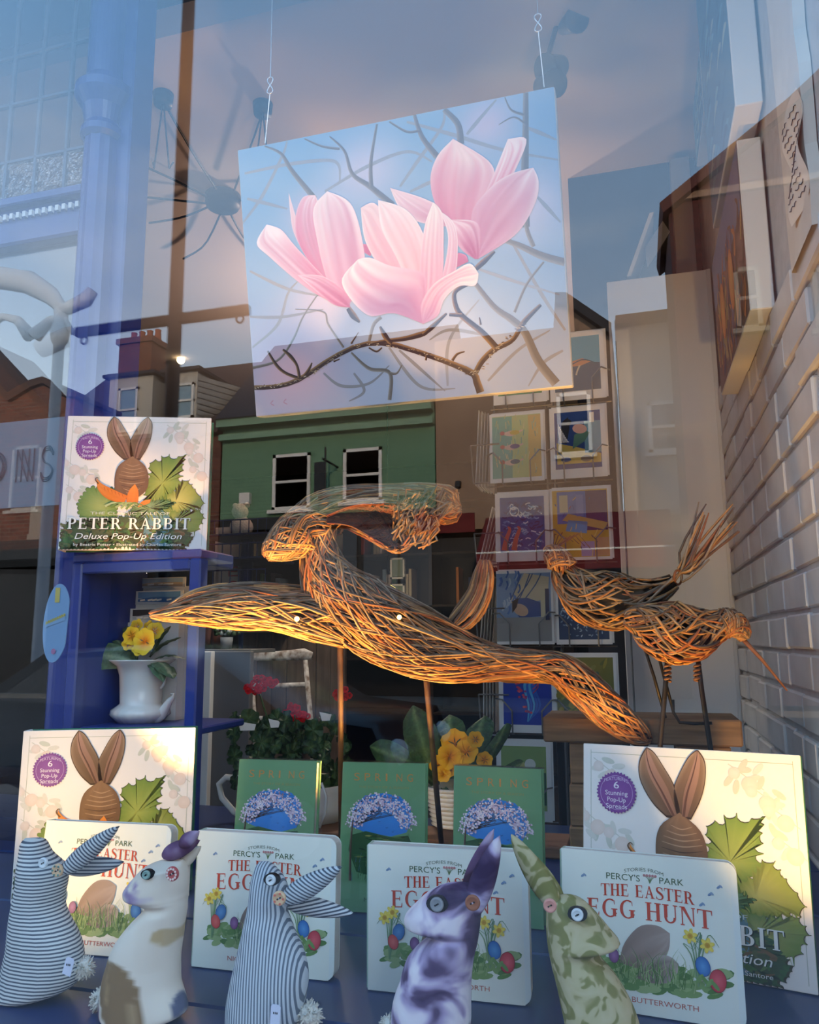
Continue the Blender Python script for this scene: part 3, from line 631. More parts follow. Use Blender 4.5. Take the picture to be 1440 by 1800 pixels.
# ------------------------------------------------------------------ books
m_board = mat('cover_board_cream', (236, 232, 224), rough=.4)
m_boardw = mat('board_book_white', (222, 228, 222), rough=.35)
m_pages = mat('page_block', (206, 202, 194), rough=.9, var=.15, scale=200, stretch=(1, 30, 1))
m_greenc = mat('green_cloth_cover', (114, 162, 116), rough=.4)
m_greenb = mat('dark_green_board', (46, 104, 76), rough=.5)
def popup_art(w, h):
    a = Art(w, h); Z = lambda zx, zy: ((zx-95)/1262, (1195-zy)/1142)
    Zs = lambda pts: [Z(*p) for p in pts]
    a.sheet((234, 228, 222), 0)
    for u_ in (.035, .965): a.poly(R(u_, .03, u_+.003, .97), (176, 182, 164), 1)
    a.poly(R(.035, .955, .965, .958), (176, 182, 164), 1)
    rnd = random.Random(3)
    for cx, cy, n in ((.12, .87, 7), (.05, .62, 6), (.17, .55, 6), (.09, .42, 4), (.76, .88, 8), (.9, .72, 7), (.93, .58, 5), (.83, .8, 5)):
        a.stroke([(cx-.07, cy+.06), (cx, cy+.01), (cx+.08, cy-.05)], .004, (196, 196, 182), 1)
        for k in range(n):
            th = rnd.uniform(0, 2*PI); r = rnd.uniform(.02, .075); x, y = cx+r*math.cos(th), cy+r*math.sin(th)
            a.ell(x, y, .034, .014, rnd.choice([(206, 206, 192), (198, 200, 186), (212, 210, 200)]), 2+k*.09, rnd.uniform(0, PI), 12)
        a.ell(cx+.02, cy-.03, .036, .036, (220, 202, 190), 3, c2=(228, 212, 202)); a.ell(cx-.045, cy+.02, .026, .026, (218, 204, 194), 3.2, c2=(228, 214, 206))
    # lettuce
    def lettuce(pts, c, c2, L, amp=.018, seed=0):
        o_ = ruffle(Zs(pts), amp, 4, seed); ctr = np.mean(o_, 0)
        a.fan([tuple(ctr+(np.array(p)-ctr)*1.025) for p in o_], (64, 62, 34), L, (60, 70, 36)); a.fan(o_, c, L+1, c2)
    leaves = (([(560, 700), (420, 690), (330, 680), (270, 740), (240, 830), (260, 900), (330, 960), (560, 960)], (104, 136, 66), (160, 172, 100), 3, .018, 2, (560, 900), (300, 760)),
              ([(790, 860), (795, 640), (830, 460), (930, 395), (1000, 380), (1080, 400), (1150, 385), (1130, 470), (1130, 620), (1010, 800)], (112, 136, 58), (164, 172, 84), 3.3, .024, 1, (830, 800), (1030, 440)),
              ([(830, 860), (980, 740), (1120, 600), (1190, 600), (1240, 680), (1290, 740), (1330, 800), (1295, 850), (1150, 900), (950, 910)], (130, 142, 62), (182, 180, 104), 4, .022, 4, (850, 850), (1250, 740)),
              ([(800, 950), (960, 870), (1150, 850), (1300, 850), (1340, 930), (1295, 1020), (1200, 1065), (950, 1050)], (112, 134, 58), (168, 166, 92), 4.6, .02, 5, (840, 950), (1290, 930)),
              ([(640, 900), (720, 820), (860, 770), (1010, 770), (1080, 800), (1020, 850), (880, 880), (760, 930)], (98, 132, 86), (146, 168, 124), 7.2, .012, 6, (700, 880), (1040, 800)),
              ([(110, 1000), (180, 940), (330, 960), (560, 940), (800, 960), (1000, 960), (1180, 1000), (1240, 1080), (1180, 1190), (100, 1190)], (56, 96, 50), (92, 112, 56), 5.4, .016, 3, (600, 1150), (250, 1000)))
    for pts_, c1, c2, L, amp, sd, r0_, r1_ in leaves:
        lettuce(pts_, c1, c2, L, amp, sd)
        if sd == 3: continue
        r0_, r1_ = np.array(r0_, float), np.array(r1_, float); dd = r1_-r0_; nn = np.array((-dd[1], dd[0])); nn /= np.linalg.norm(nn)
        a.stroke(Zs([tuple(r0_), tuple(r0_+dd*.5+nn*20), tuple(r1_)]), [.022, .012, .003], (196, 198, 140), L+.45)
        for k in range(9):
            f = .12+.085*k; p_ = r0_+dd*f+nn*16*math.sin(PI*f)
            for sg in (1, -1):
                q_ = p_+dd*.16+nn*sg*rnd.uniform(.16, .34)*np.linalg.norm(dd)*(.5+.5*math.sin(PI*f)); m_ = (p_+q_)/2+dd*.03
                a.stroke(Zs([tuple(p_), tuple(m_), tuple(q_)]), [.007, .004, .001], rnd.choice([(170, 178, 110), (84, 108, 50), (150, 162, 90)]), L+.3, 8)
                a.stroke(Zs([tuple(p_+dd*.05), tuple(m_+dd*.06), tuple(q_+dd*.02)]), [.004, .012, .002], rnd.choice([(92, 116, 50), (132, 146, 70), (78, 100, 46)]), L+.15, 8)
    a.fan(ruffle([(.06, .03), (.05, .2), (.2, .24), (.5, .26), (.8, .22), (.9, .12), (.86, .03)], .014, seed=8), (58, 84, 52), 6.4, (96, 92, 62))
    a.fan([(.56, .03), (.58, .3), (.66, .34), (.74, .26), (.74, .03)], (84, 122, 136), 6.6, (104, 146, 160))
    for i in range(150):
        x0_, y0_ = rnd.uniform(130, 1150), rnd.uniform(985, 1185)
        a.stroke(Zs([(x0_, y0_), (x0_+rnd.uniform(-40, 40), y0_-rnd.uniform(5, 30)), (x0_+rnd.uniform(-70, 70), max(960, y0_-rnd.uniform(10, 60)))]), [.004, rnd.uniform(.01, .026), .004], rnd.choice([(40, 74, 44), (72, 112, 58), (90, 100, 58), (96, 124, 66), (116, 92, 60), (34, 60, 40), (58, 96, 56)]), 7+(i % 5)*.15)
    # a brown ribbed root vegetable with two tall russet leaves
    for pts_a, pts_b, ia, ib in (([(600, 420), (520, 350), (455, 240), (452, 140), (495, 62)], [(690, 420), (650, 260), (590, 160), (540, 90), (495, 62)], 0, 0),
                                 ([(660, 420), (650, 290), (690, 190), (745, 100), (795, 60)], [(745, 420), (800, 320), (830, 220), (832, 120), (795, 60)], 0, 0)):
        A, B = Zs(pts_a), Zs(pts_b); ca = np.mean(A+B, 0)
        a.petal([tuple(ca+(np.array(p)-ca)*1.06) for p in A], [tuple(ca+(np.array(p)-ca)*1.06) for p in B], (58, 40, 28), (84, 62, 46), 8, rim=(84, 62, 46))
        a.petal(A, B, (96, 72, 52), (150, 118, 92), 9, rim=(188, 166, 140))
        C = [tuple(np.array(p)*.62+np.array(q)*.38) for p, q in zip(A, B)]; D_ = [tuple(np.array(p)*.25+np.array(q)*.75) for p, q in zip(A, B)]
        a.petal(C, D_, (130, 96, 78), (176, 136, 118), 10, rim=(150, 116, 96))
        a.stroke([tuple((np.array(p)+np.array(q))/2) for p, q in zip(A, B)], [.012, .006, .002], (92, 62, 48), 11)
    a.petal(Zs([(690, 790), (560, 720), (535, 600), (565, 480), (680, 400)]), Zs([(690, 790), (810, 700), (830, 590), (790, 480), (680, 400)]), (104, 76, 54), (140, 106, 76), 11, streak=.16, rim=(92, 66, 48))
    for k in range(9):
        y = 470+k*30; hw = 118*math.sin(PI*(k+2)/11.5); a.stroke(Zs([(688-hw, y), (688, y+18), (688+hw, y)]), [.002, .006, .002], rnd.choice([(84, 58, 42), (174, 140, 108)]), 12)
    # carrots
    for A, B in (([(380, 590), (430, 640), (560, 700), (655, 740)], [(380, 590), (400, 690), (490, 770), (630, 808)]), ([(715, 640), (670, 690), (650, 760), (655, 810)], [(715, 640), (745, 690), (752, 760), (745, 810)]), ([(860, 768), (800, 780), (770, 800), (750, 830)], [(860, 768), (850, 800), (800, 820), (755, 840)])):
        A, B = Zs(A), Zs(B); a.petal(A[::-1], B[::-1], (206, 112, 36), (222, 138, 56), 13, rim=(196, 96, 34))
    for k in range(6): a.stroke(Zs([(450+k*32, 668+k*12), (462+k*32, 700+k*12)]), [.004, .001], (150, 80, 30), 14, 4)
    a.stroke(Zs([(400, 640), (370, 605), (385, 585), (400, 595)]), [.01, .005, .003], (110, 74, 40), 14)
    for k in range(5): a.stroke(Zs([(470+k*45, 830+k*6), (560+k*40, 800), (700+k*40, 850)]), [.016, .01, .003], rnd.choice([(150, 168, 108), (112, 140, 78), (178, 190, 140)]), 14)
    # round seal
    pts = []
    for k in range(72):
        r = .1 if k % 2 else .091; pts.append((.165+r*math.cos(2*PI*k/72), .765+r*math.sin(2*PI*k/72)*w/h))
    a.fan(pts, (122, 66, 142), 9, (136, 80, 154))
    for q in ring_polys(.165, .765, .08, .08*w/h, 0, 360, .0018, .0018, 48): a.poly(q, (206, 176, 214), 10)
    a.text('FEATURING', .105, .225, .825, .016, (214, 190, 220), 11, arc=.012); a.text('6', .152, .178, .785, .034, (240, 232, 240), 11)
    a.text('Stunning', .11, .22, .752, .022, (236, 226, 236), 11); a.text('Pop-Up', .12, .21, .72, .022, (236, 226, 236), 11); a.text('Spreads', .113, .217, .688, .022, (236, 226, 236), 11)
    # lettering
    a.text('THE CLASSIC TALE OF', .2, .74, .258, .02, (206, 212, 200), 13); a.serif('PETER RABBIT', .055, .055+.84, .148, .082, (36, 50, 34), 13, extra=.06); a.serif('PETER RABBIT', .05, .89, .152, .082, (240, 240, 234), 14, extra=.06)
    a.text('Deluxe Pop-Up Edition', .108, .828, .078, .042, (40, 54, 40), 13, shear=.3); a.text('Deluxe Pop-Up Edition', .105, .825, .08, .042, (238, 240, 234), 14, shear=.3)
    a.text('by Beatrix Potter \u2022 Illustrated by Charles Santore', .1, .83, .03, .02, (224, 228, 220), 14)
    return a
def egg_art(w, h):
    a = Art(w, h); rnd = random.Random(11); G = (74, 96, 62); RD = (196, 66, 42)
    a.sheet((228, 230, 218), 0, .0, .0, .965, 1)
    a.text('STORIES FROM', .375, .6, .895, .022, (104, 112, 92), 2, arc=.02)
    a.text("PERCY'S", .27, .465, .826, .04, G, 2); a.text('PARK', .575, .71, .826, .04, G, 2)
    for k in range(5):   # a small sprig between the words
        a.stroke([(.52, .82), (.51+.006*k, .85), (.49+.016*k, .868)], [.004, .002], (110, 128, 84), 2, 6); a.ell(.49+.016*k, .87, .008, .008, (190, 130, 128), 3, n=8)
    a.serif('THE EASTER', .235, .765, .725, .078, RD, 3, arc=.012, extra=.03); a.serif('EGG HUNT', .15, .86, .585, .115, RD, 3, arc=.012, extra=.02)
    for x, y in ((.13, .83), (.85, .79), (.9, .84), (.8, .72)):
        a.ell(x, y, .014, .007, (122, 146, 176), 2, .6, 8); a.ell(x+.012, y+.006, .012, .006, (140, 160, 186), 3, -.7, 8)
    # grassy bank
    for k in range(150):
        x = rnd.gauss(.5, .2); x = min(max(x, .12), .9); y = .2+.06*abs(x-.5)+rnd.uniform(-.05, .1)
        a.ell(x, y, rnd.uniform(.03, .06), rnd.uniform(.012, .026), rnd.choice([(128, 156, 92), (96, 134, 66), (148, 170, 112), (84, 122, 60)]), 2+(k % 3)*.3, rnd.uniform(-.3, .5), 10)
    # two smooth grey-brown boulders
    a.petal([(.33, .3), (.36, .42), (.45, .54), (.55, .56), (.62, .52)], [(.33, .3), (.45, .28), (.56, .33), (.61, .42), (.62, .52)], (134, 110, 98), (172, 150, 138), 4, streak=.2, rim=(150, 130, 120))
    a.petal([(.42, .22), (.46, .3), (.54, .37), (.61, .38), (.66, .34)], [(.42, .22), (.52, .2), (.6, .22), (.65, .28), (.66, .34)], (116, 98, 90), (178, 158, 146), 5, streak=.2, rim=(190, 176, 168))
    for k in range(90):
        x = rnd.uniform(.28, .74); y = .17+rnd.uniform(0, .09); l = rnd.uniform(.05, .18)
        a.stroke([(x, y), (x+rnd.uniform(-.02, .02), y+l*.6), (x+rnd.uniform(-.05, .05), y+l)], [.005, .003, .001], rnd.choice([(92, 128, 60), (120, 150, 84), (76, 110, 54), (160, 176, 120)]), 6+(k % 2)*.4, 6)
    def daff(x, y, s):
        for k in range(6): th = k*PI/3+.3; a.ell(x+.55*s*math.cos(th), y+.55*s*math.sin(th)*w/h, s*.55, s*.3, (226, 196, 66), 8, th, 10, (236, 214, 96))
        a.ell(x, y, s*.4, s*.4, (206, 158, 40), 9, 0, 10, (176, 128, 34))
    for bx, fl in ((.76, ((.73, .52), (.82, .475))), (.14, ((.16, .54), (.11, .5)))):
        for k in range(7):
            x1 = bx+rnd.uniform(-.08, .1); a.stroke([(bx, .22), (bx+(x1-bx)*.4, .4), (x1, rnd.uniform(.44, .56)), (x1+rnd.choice((-1, 1))*.05, rnd.uniform(.42, .5))], [.008, .007, .005, .002], rnd.choice([(104, 138, 92), (88, 124, 84), (126, 152, 108)]), 7)
        for x, y in fl: daff(x, y, .038)
    for cx, cy, rx, c, c2, ro in ((.79, .345, .04, (38, 98, 170), (86, 150, 206), .2), (.865, .27, .046, (186, 44, 60), (226, 96, 104), -.1), (.2, .41, .038, (52, 104, 160), (96, 150, 200), -.3), (.165, .34, .034, (196, 62, 62), (226, 110, 100), .2), (.3, .34, .03, (120, 70, 120), (160, 110, 160), 0)):
        a.ell(cx, cy, rx, rx*1.3, tuple(int(q*.7) for q in c), 9, ro); a.ell(cx, cy, rx*.93, rx*1.23, c, 10, ro, c2=c2)
    for cx, cy in ((.77, .27), (.82, .25), (.2, .28)):
        a.ell(cx, cy, .03, .012, (120, 152, 84), 11, .9); a.ell(cx+.03, cy-.01, .03, .011, (104, 140, 72), 11, 2.3)
    a.text('NICK BUTTERWORTH', .26, .755, .07, .032, (190, 96, 80), 3)
    return a
def spring_art(w, h):
    a = Art(w, h); rnd = random.Random(5); a.sheet((116, 164, 118), 0)
    for k, ch in enumerate('SPRING'): u0 = .14+k*.128; a.text(ch, u0, u0+(.02 if ch == 'I' else .07), .872, .052, (214, 150, 82), 2)
    a.text('THE STORY OF A SEASON', .2, .8, .82, .017, (160, 156, 92), 2)
    a.fan([(.12, .56), (.14, .68), (.28, .77), (.5, .79), (.7, .77), (.82, .7), (.84, .6), (.78, .53), (.6, .5), (.3, .52)], (52, 140, 226), 1, (70, 156, 236))
    a.poly([(.12, .5), (.3, .53), (.6, .495), (.8, .51), (.86, .44), (.84, .28), (.5, .22), (.2, .26), (.1, .4)], (58, 98, 62), 2)
    for k in range(46):
        x, y = rnd.uniform(.14, .7), rnd.uniform(.28, .5); a.stroke([(x, y), (x+rnd.uniform(.08, .16), y+rnd.uniform(-.012, .008))], [.004, .02, .003], rnd.choice([(36, 60, 44), (124, 136, 76), (70, 116, 70), (48, 76, 50), (172, 168, 96), (92, 128, 78)]), 3, 6)
    for k in range(24):
        x, y = rnd.uniform(.12, .34), rnd.uniform(.2, .34); a.stroke([(x, y), (x+rnd.uniform(-.03, .03), y+rnd.uniform(.03, .07))], [.006, .002], rnd.choice([(86, 120, 150), (52, 92, 60), (110, 140, 96)]), 4, 4)
    a.stroke([(.13, .2), (.125, .36), (.13, .5), (.15, .62), (.2, .7)], [.03, .024, .022, .016, .006], (88, 66, 58), 5, c2=(150, 122, 108))
    for k in range(16):
        x = .15+rnd.uniform(0, .05); y = rnd.uniform(.56, .68); a.stroke([(x, y), (x+rnd.uniform(.1, .3), y+rnd.uniform(.0, .1)), (rnd.uniform(.35, .82), rnd.uniform(.62, .77))], [.01, .006, .002], (72, 54, 52), 5)
    for k in range(560):
        th = rnd.uniform(0, PI); q = rnd.uniform(.55, 1.06); x = .48+.4*q*math.cos(th); y = .58+.2*q*math.sin(th)+rnd.uniform(-.035, .01)
        a.ell(x, y, rnd.uniform(.009, .019), rnd.uniform(.006, .012), rnd.choice([(252, 240, 246), (246, 222, 236), (255, 250, 252), (238, 212, 230), (222, 196, 218), (160, 134, 152)]), 6+(k % 4)*.3, rnd.uniform(0, PI), 6)
    for x, y in ((.46, .6), (.55, .56), (.7, .57), (.62, .535)): a.stroke([(x-.012, y), (x, y-.006), (x+.012, y+.002)], .004, (28, 50, 90), 8, 5)
    a.text('MICHAEL', .34, .66, .115, .026, (40, 84, 58), 2); a.text('MORPURGO', .3, .7, .07, .026, (40, 84, 58), 2)
    return a
def make_book(name, label, cat, group, kind):
    t = thing(name, label, cat, (0, 0, 0), group)
    if kind == 'popup':
        w, h, d = .283, .273, .034
        b = MB(); b.bbox((0, 0, 0), (w, .003, h), .001); b.build('front_cover', m_board, t)
        b = MB(); b.bbox((0, d-.003, 0), (w, d, h), .001); b.build('back_cover', m_greenb, t)
        b = MB(); b.bbox((-.001, .0, 0), (.004, d, h), .001); b.build('spine', m_board, t)
        b = MB(); b.box((.004, .003, .003), (w-.004, d-.003, h-.004)); b.build('page_block', m_pages, t)
        popup_art(w, h).build('cover_print', t)
    elif kind == 'egg':
        w, h, d = .198, .168, .02
        def outline(r=.012):
            pts = [(0, 0), (w-r, 0)]+[(w-r+r*math.sin(q), r-r*math.cos(q)) for q in np.linspace(.2, PI/2, 5)]+[(w-r+r*math.cos(q), h-r+r*math.sin(q)) for q in np.linspace(0, PI/2, 6)]+[(0, h)]
            return pts
        b = MB(); b.prism([(x, 0, z) for x, z in outline()], (0, .002, 0)); b.build('front_cover', m_boardw, t)
        for k in range(6):
            b = MB(); b.prism([(.002+x*.99, .002+k*.0027, z*.995) for x, z in outline()], (0, .0023, 0)); b.build('board_page', m_pages, t)
        b = MB(); b.prism([(x, d-.002, z) for x, z in outline()], (0, .002, 0)); b.build('back_cover', m_boardw, t)
        b = MB(); b.bbox((-.002, 0, 0), (.004, d, h), .002); b.build('spine', mat('pale_green_spine', (170, 196, 176), rough=.4), t)
        egg_art(w, h).build('cover_print', t)
    else:
        w, h, d = .138, .224, .026
        b = MB(); b.bbox((0, 0, 0), (w, .003, h), .001); b.build('front_cover', m_greenc, t)
        b = MB(); b.bbox((0, d-.003, 0), (w, d, h), .001); b.build('back_cover', m_greenc, t)
        b = MB(); b.bbox((-.001, 0, 0), (.004, d, h), .0015); b.build('spine', m_greenc, t)
        b = MB(); b.box((.004, .003, .003), (w-.004, d-.003, h-.004)); b.build('page_block', m_pages, t)
        spring_art(w, h).build('cover_print', t)
        b = MB(); b.box((-.0016, -.0034, -.0), (w+.0012, -.003, h+.003)); b.box((-.0016, -.003, h), (w+.001, d, h+.0012)); b.build('clear_jacket', glass_mat('clear_jacket', ior=1.45, rough=.06, tint=(.95, .95, .95)), t)
    return t
GP = 'large picture books with leafy covers'; GE = 'white board books with red lettering'; GS = 'green hardbacks with blossom covers'
pb = make_book('picture_book', 'large cream picture book lit warm, standing at the left behind the striped cloth rabbit', 'book', GP, 'popup')
pb.location = (-1.0054, .5115, DECK+.001); pb.rotation_euler = (-.02, 0, .398)
copy_thing(pb, (-.0933, .5448, DECK+.001), (-.159, 0, -.2138), 'large cream picture book glowing yellow at its top right, beside the brick wall')
copy_thing(pb, (-1.077, .652, 1.579), (-.03, 0, .362), 'cool white picture book standing on top of the blue cabinet')
sb = make_book('board_book', 'leftmost white board book, its corner lit yellow, half behind striped cloth rabbit', 'book', GE, 'egg')
sb.location = (-.834, .3596, DECK+.001); sb.rotation_euler = (-.117, 0, .0687)
copy_thing(sb, (-.5854, .3681, DECK+.001), (-.04, 0, .02), 'white board book second from left behind the pale pinstriped cloth rabbit')
copy_thing(sb, (-.3388, .3617, DECK+.001), (-.0, 0, .0345), 'white board book third from left behind the purple and white cloth rabbit')
copy_thing(sb, (-.106, .3891, DECK+.001), (-.1, 0, -.0929), 'rightmost white board book behind the green damask cloth rabbit')
gb = make_book('small_hardback', 'green blossom hardback in front of the white jug of geraniums', 'book', GS, 'spring')
gb.location = (-.661, .605, DECK+.001); gb.rotation_euler = (-.12, 0, .0709)
copy_thing(gb, (-.4763, .6159, DECK+.001), (-.12, 0, .1), 'middle one of the three green blossom hardbacks')
copy_thing(gb, (-.2925, .621, DECK+.001), (-.109, 0, -.033), 'rightmost of the three green blossom hardbacks, under the yellow primula')

# ------------------------------------------------------------------ magnolia painting on deep canvas
def magnolia():
    tl, tr_, br, bl = P(418, 265, .75), P(985, 148, .75), P(1007, 678, .86), P(450, 733, .86)
    O = bl; U = br-bl; w = float(np.linalg.norm(U)); Vv = ((tl-bl)+(tr_-br))/2; h = float(np.linalg.norm(Vv))
    src = np.array([(418, 265), (985, 148), (1007, 678), (450, 733)], float); dst = [(0, 1), (1, 1), (1, 0), (0, 0)]
    A = []
    for (x, y), (u, v) in zip(src, dst): A += [[x, y, 1, 0, 0, 0, -u*x, -u*y, -u], [0, 0, 0, x, y, 1, -v*x, -v*y, -v]]
    H = np.linalg.svd(np.array(A))[2][-1].reshape(3, 3)
    def q(px, py): r = H@np.array([px, py, 1]); return (r[0]/r[2], r[1]/r[2])
    Z3 = lambda pts: [q(400+x*.4444, 350+y*.4444) for x, y in pts]
    Z2 = lambda pts: [q(400+x*.4444, y*.4444) for x, y in pts]
    ux = U/w; vz = Vv/h; vz = vz-ux*np.dot(ux, vz); vz /= np.linalg.norm(vz); ny = np.cross(vz, ux)
    M = Matrix(((ux[0], ny[0], vz[0], O[0]), (ux[1], ny[1], vz[1], O[1]), (ux[2], ny[2], vz[2], O[2]), (0, 0, 0, 1)))
    t = thing('magnolia_painting', 'large canvas painting of pink magnolia flowers on bare twigs hanging on wires', 'painting')
    t.matrix_world = M
    b = MB(); b.bbox((0, .0, 0), (w, .036, h), .002); b.build('canvas', mat('canvas_white', (236, 234, 228), rough=.8), t)
    a = Art(w, h, -.0002); rnd = random.Random(4)
    # sky ground: blue above, lilac and blush below
    n, m = 34, 34; vs, cs = [], []
    for i in range(n):
        for j in range(m):
            u, v = j/(m-1), i/(n-1); k = min(1, max(0, v*1.25-.1+.12*mnoise.noise((u*3, v*3, 1))))
            c = np.array((176, 186, 204))*(1-k)+np.array((120, 166, 208))*k
            for (bu, bv, br_, bc) in ((.13, .16, .17, (236, 182, 186)), (.26, .42, .1, (222, 200, 218)), (.42, .84, .12, (196, 196, 224)), (.8, .92, .09, (200, 190, 218)), (.9, .62, .12, (206, 202, 226)), (.6, .2, .18, (212, 208, 218)), (.23, .72, .07, (206, 192, 220))):
                g_ = math.exp(-((u-bu)**2+(v-bv)**2)/(br_**2)); c = c*(1-.8*g_)+np.array(bc)*.8*g_
            vs.append(a._p((u, v), 0)); cs.append(lin(c))
    a.m.add(vs, [(i*m+j, i*m+j+1, (i+1)*m+j+1, (i+1)*m+j) for i in range(n-1) for j in range(m-1)], cs)
    def br_(pts, wd, c, L, c2=None, f=Z3): a.stroke(f(pts), [x/1276 for x in wd], c, L, 22, c2)
    far = (140, 152, 170); far2 = (160, 156, 154); mid = (140, 142, 148)
    for pts in ([(60, 890), (140, 780), (220, 620), (240, 560)], [(390, 760), (560, 660), (720, 600), (820, 640)], [(690, 740), (760, 640), (860, 500), (870, 430)], [(720, 480), (900, 530), (1100, 590), (1325, 630)], [(960, 530), (1010, 470), (1080, 390)], [(1200, 500), (1320, 550)], [(1240, 780), (1330, 880)], [(80, 790), (240, 830)], [(730, 760), (900, 680)], [(70, 690), (260, 650), (430, 640), (450, 720)]): br_(pts, [9, 15, 12, 6], far, 1, f=Z2)
    for pts in ([(1030, 720), (1150, 600), (1280, 520)], [(1000, 280), (1150, 330), (1320, 380)], [(1340, 520), (1250, 380), (1150, 200), (1110, 130)], [(100, 590), (200, 500), (240, 380), (280, 330)], [(380, 690), (450, 740), (560, 730), (640, 660)], [(640, 590), (760, 740), (900, 750)], [(870, 740), (880, 560), (1000, 400)], [(90, 290), (240, 360), (390, 390)], [(680, 600), (860, 760)], [(1020, 540), (880, 520), (800, 560)], [(500, 690), (540, 760), (480, 800)], [(1330, 600), (1250, 650), (1190, 740)], [(90, 470), (220, 470), (380, 440)]): br_(pts, [8, 13, 10, 4], rnd.choice([far2, (150, 146, 146), (166, 166, 172)]), 1+.2*rnd.random())
    for pts, wd in (([(350, 790), (260, 680), (215, 610), (150, 580)], [22, 18, 12, 5]), ([(660, 815), (570, 740), (500, 690), (470, 600), (410, 540)], [26, 20, 15, 10, 5]), ([(575, 740), (575, 640), (600, 490)], [18, 14, 8]), ([(840, 620), (780, 540), (750, 450)], [24, 18, 12]), ([(935, 570), (925, 490), (870, 430)], [28, 22, 18]), ([(1190, 900), (1190, 700), (1195, 560), (1200, 360)], [30, 28, 24, 18]), ([(650, 480), (720, 520), (770, 515)], [6, 9, 10]), ([(1190, 450), (1140, 430), (1115, 380)], [10, 7, 4]), ([(1200, 490), (1150, 460), (1090, 490)], [8, 6, 3]), ([(310, 550), (380, 580), (450, 590)], [5, 8, 10])):
        br_(pts, wd, (98, 98, 102), 2, (142, 140, 140), Z2)
    for pts, wd in (([(1300, 730), (1230, 640), (1180, 530), (1130, 480), (1060, 430), (980, 330)], [34, 32, 28, 26, 20, 16]), ([(1345, 252), (1250, 225), (1150, 180), (1070, 158)], [28, 26, 20, 12]), ([(1220, 190), (1195, 120), (1190, 40)], [16, 15, 14]), ([(1140, 450), (1190, 340), (1260, 250)], [10, 9, 7]), ([(640, 795), (642, 690), (560, 672), (490, 610)], [16, 15, 14, 8]), ([(642, 690), (670, 690), (690, 658)], [12, 8, 4]), ([(100, 670), (200, 640), (260, 560), (300, 470), (360, 380)], [12, 10, 9, 7, 5]), ([(460, 590), (400, 500), (380, 450), (270, 440)], [9, 8, 7, 4]), ([(560, 570), (580, 500), (610, 470)], [12, 14, 14])):
        br_(pts, wd, (122, 110, 98), 2.4, (168, 158, 146))
    dk, lt = (66, 38, 18), (166, 126, 76)
    for pts, wd in (([(100, 748), (200, 742), (290, 712), (400, 640), (520, 582), (640, 575), (780, 615), (880, 650), (970, 690), (985, 720), (1000, 765)], [18, 18, 20, 19, 19, 20, 20, 21, 26, 28, 30]), ([(980, 690), (1010, 640), (1060, 595), (1130, 560), (1175, 490), (1245, 420)], [20, 22, 22, 16, 20, 12]), ([(1065, 590), (1010, 530), (930, 465), (905, 420), (905, 370), (960, 335)], [24, 22, 20, 18, 16, 18]), ([(880, 460), (930, 462)], [12, 16]), ([(560, 578), (620, 565), (700, 555), (760, 540), (790, 530)], [10, 14, 18, 22, 16]), ([(285, 712), (230, 690), (195, 660), (160, 604)], [14, 12, 14, 8]), ([(285, 708), (275, 660), (250, 625), (220, 598)], [14, 11, 16, 8]), ([(300, 705), (320, 680), (335, 650)], [12, 14, 5]), ([(890, 640), (910, 615), (940, 605)], [12, 9, 4]), ([(785, 640), (790, 615)], [8, 10]), ([(1005, 500), (1000, 470)], [8, 4]), ([(650, 575), (625, 545), (605, 508)], [12, 22, 8]), ([(775, 540), (810, 510), (870, 455)], [14, 20, 8]), ([(975, 290), (1020, 250), (1065, 210)], [18, 22, 8]), ([(480, 435), (500, 465), (525, 490)], [20, 26, 8]), ([(560, 590), (590, 605), (612, 590)], [6, 8, 6]), ([(420, 645), (445, 635)], [8, 4]), ([(490, 575), (520, 530)], [8, 3])):
        br_(pts, wd, dk, 3.2, lt)
    for k in range(170):   # bark flecks on the main boughs
        c_ = crom([(105, 748), (290, 714), (520, 582), (780, 615), (970, 690), (1060, 595), (1175, 490)], 200)[rnd.randrange(200)]
        x, y = c_[0]+rnd.uniform(-6, 6), c_[1]+rnd.uniform(-6, 6); a.stroke(Z3([(x, y), (x+rnd.uniform(3, 12), y+rnd.uniform(-5, 5))]), .0022, rnd.choice([(92, 66, 46), (160, 134, 100), (206, 186, 152)]), 4, 3)
    pk, pd, wh = (208, 100, 134), (188, 70, 110), (238, 218, 220)
    def pt(A_, B_, cb, ct, L, f=Z3, f2=None, st=.12): a.petal(f(A_), (f2 or f)(B_), cb, ct, L, 22, 19, st*1.7)
    # right flower
    pt([(985, 1020), (850, 850), (812, 720), (840, 620), (905, 548)], [(985, 1020), (1000, 880), (1062, 730), (1050, 640), (905, 548)], pk, wh, 5, Z2)
    pt([(985, 1020), (1000, 850), (1070, 680), (1125, 548)], [(1000, 1020), (1070, 850), (1140, 700), (1200, 552), (1125, 548)], pk, (244, 232, 236), 5.4, Z2)
    pt([(885, 900), (760, 880), (690, 830), (650, 745)], [(885, 900), (860, 830), (780, 785), (650, 745)], (206, 140, 166), (236, 216, 224), 4.6, Z2)
    pt([(985, 1027), (975, 850), (1050, 745), (1130, 690), (1225, 662)], [(1000, 1027), (1150, 930), (1228, 810), (1246, 720), (1225, 662)], (206, 126, 156), (240, 224, 230), 6, Z2)
    pt([(985, 240), (935, 205), (900, 150), (890, 85)], [(1000, 240), (1012, 160), (990, 92), (890, 85)], pd, (236, 208, 220), 6.6)
    # left flower
    pt([(350, 300), (270, 150), (252, 60), (246, -22)], [(350, 300), (300, 160), (270, 60), (246, -22)], (222, 176, 194), wh, 5)
    pt([(450, 410), (300, 210), (272, 90), (300, 0), (352, -12)], [(450, 410), (440, 250), (390, 100), (370, 30), (352, -12)], pk, (238, 218, 228), 5.4)
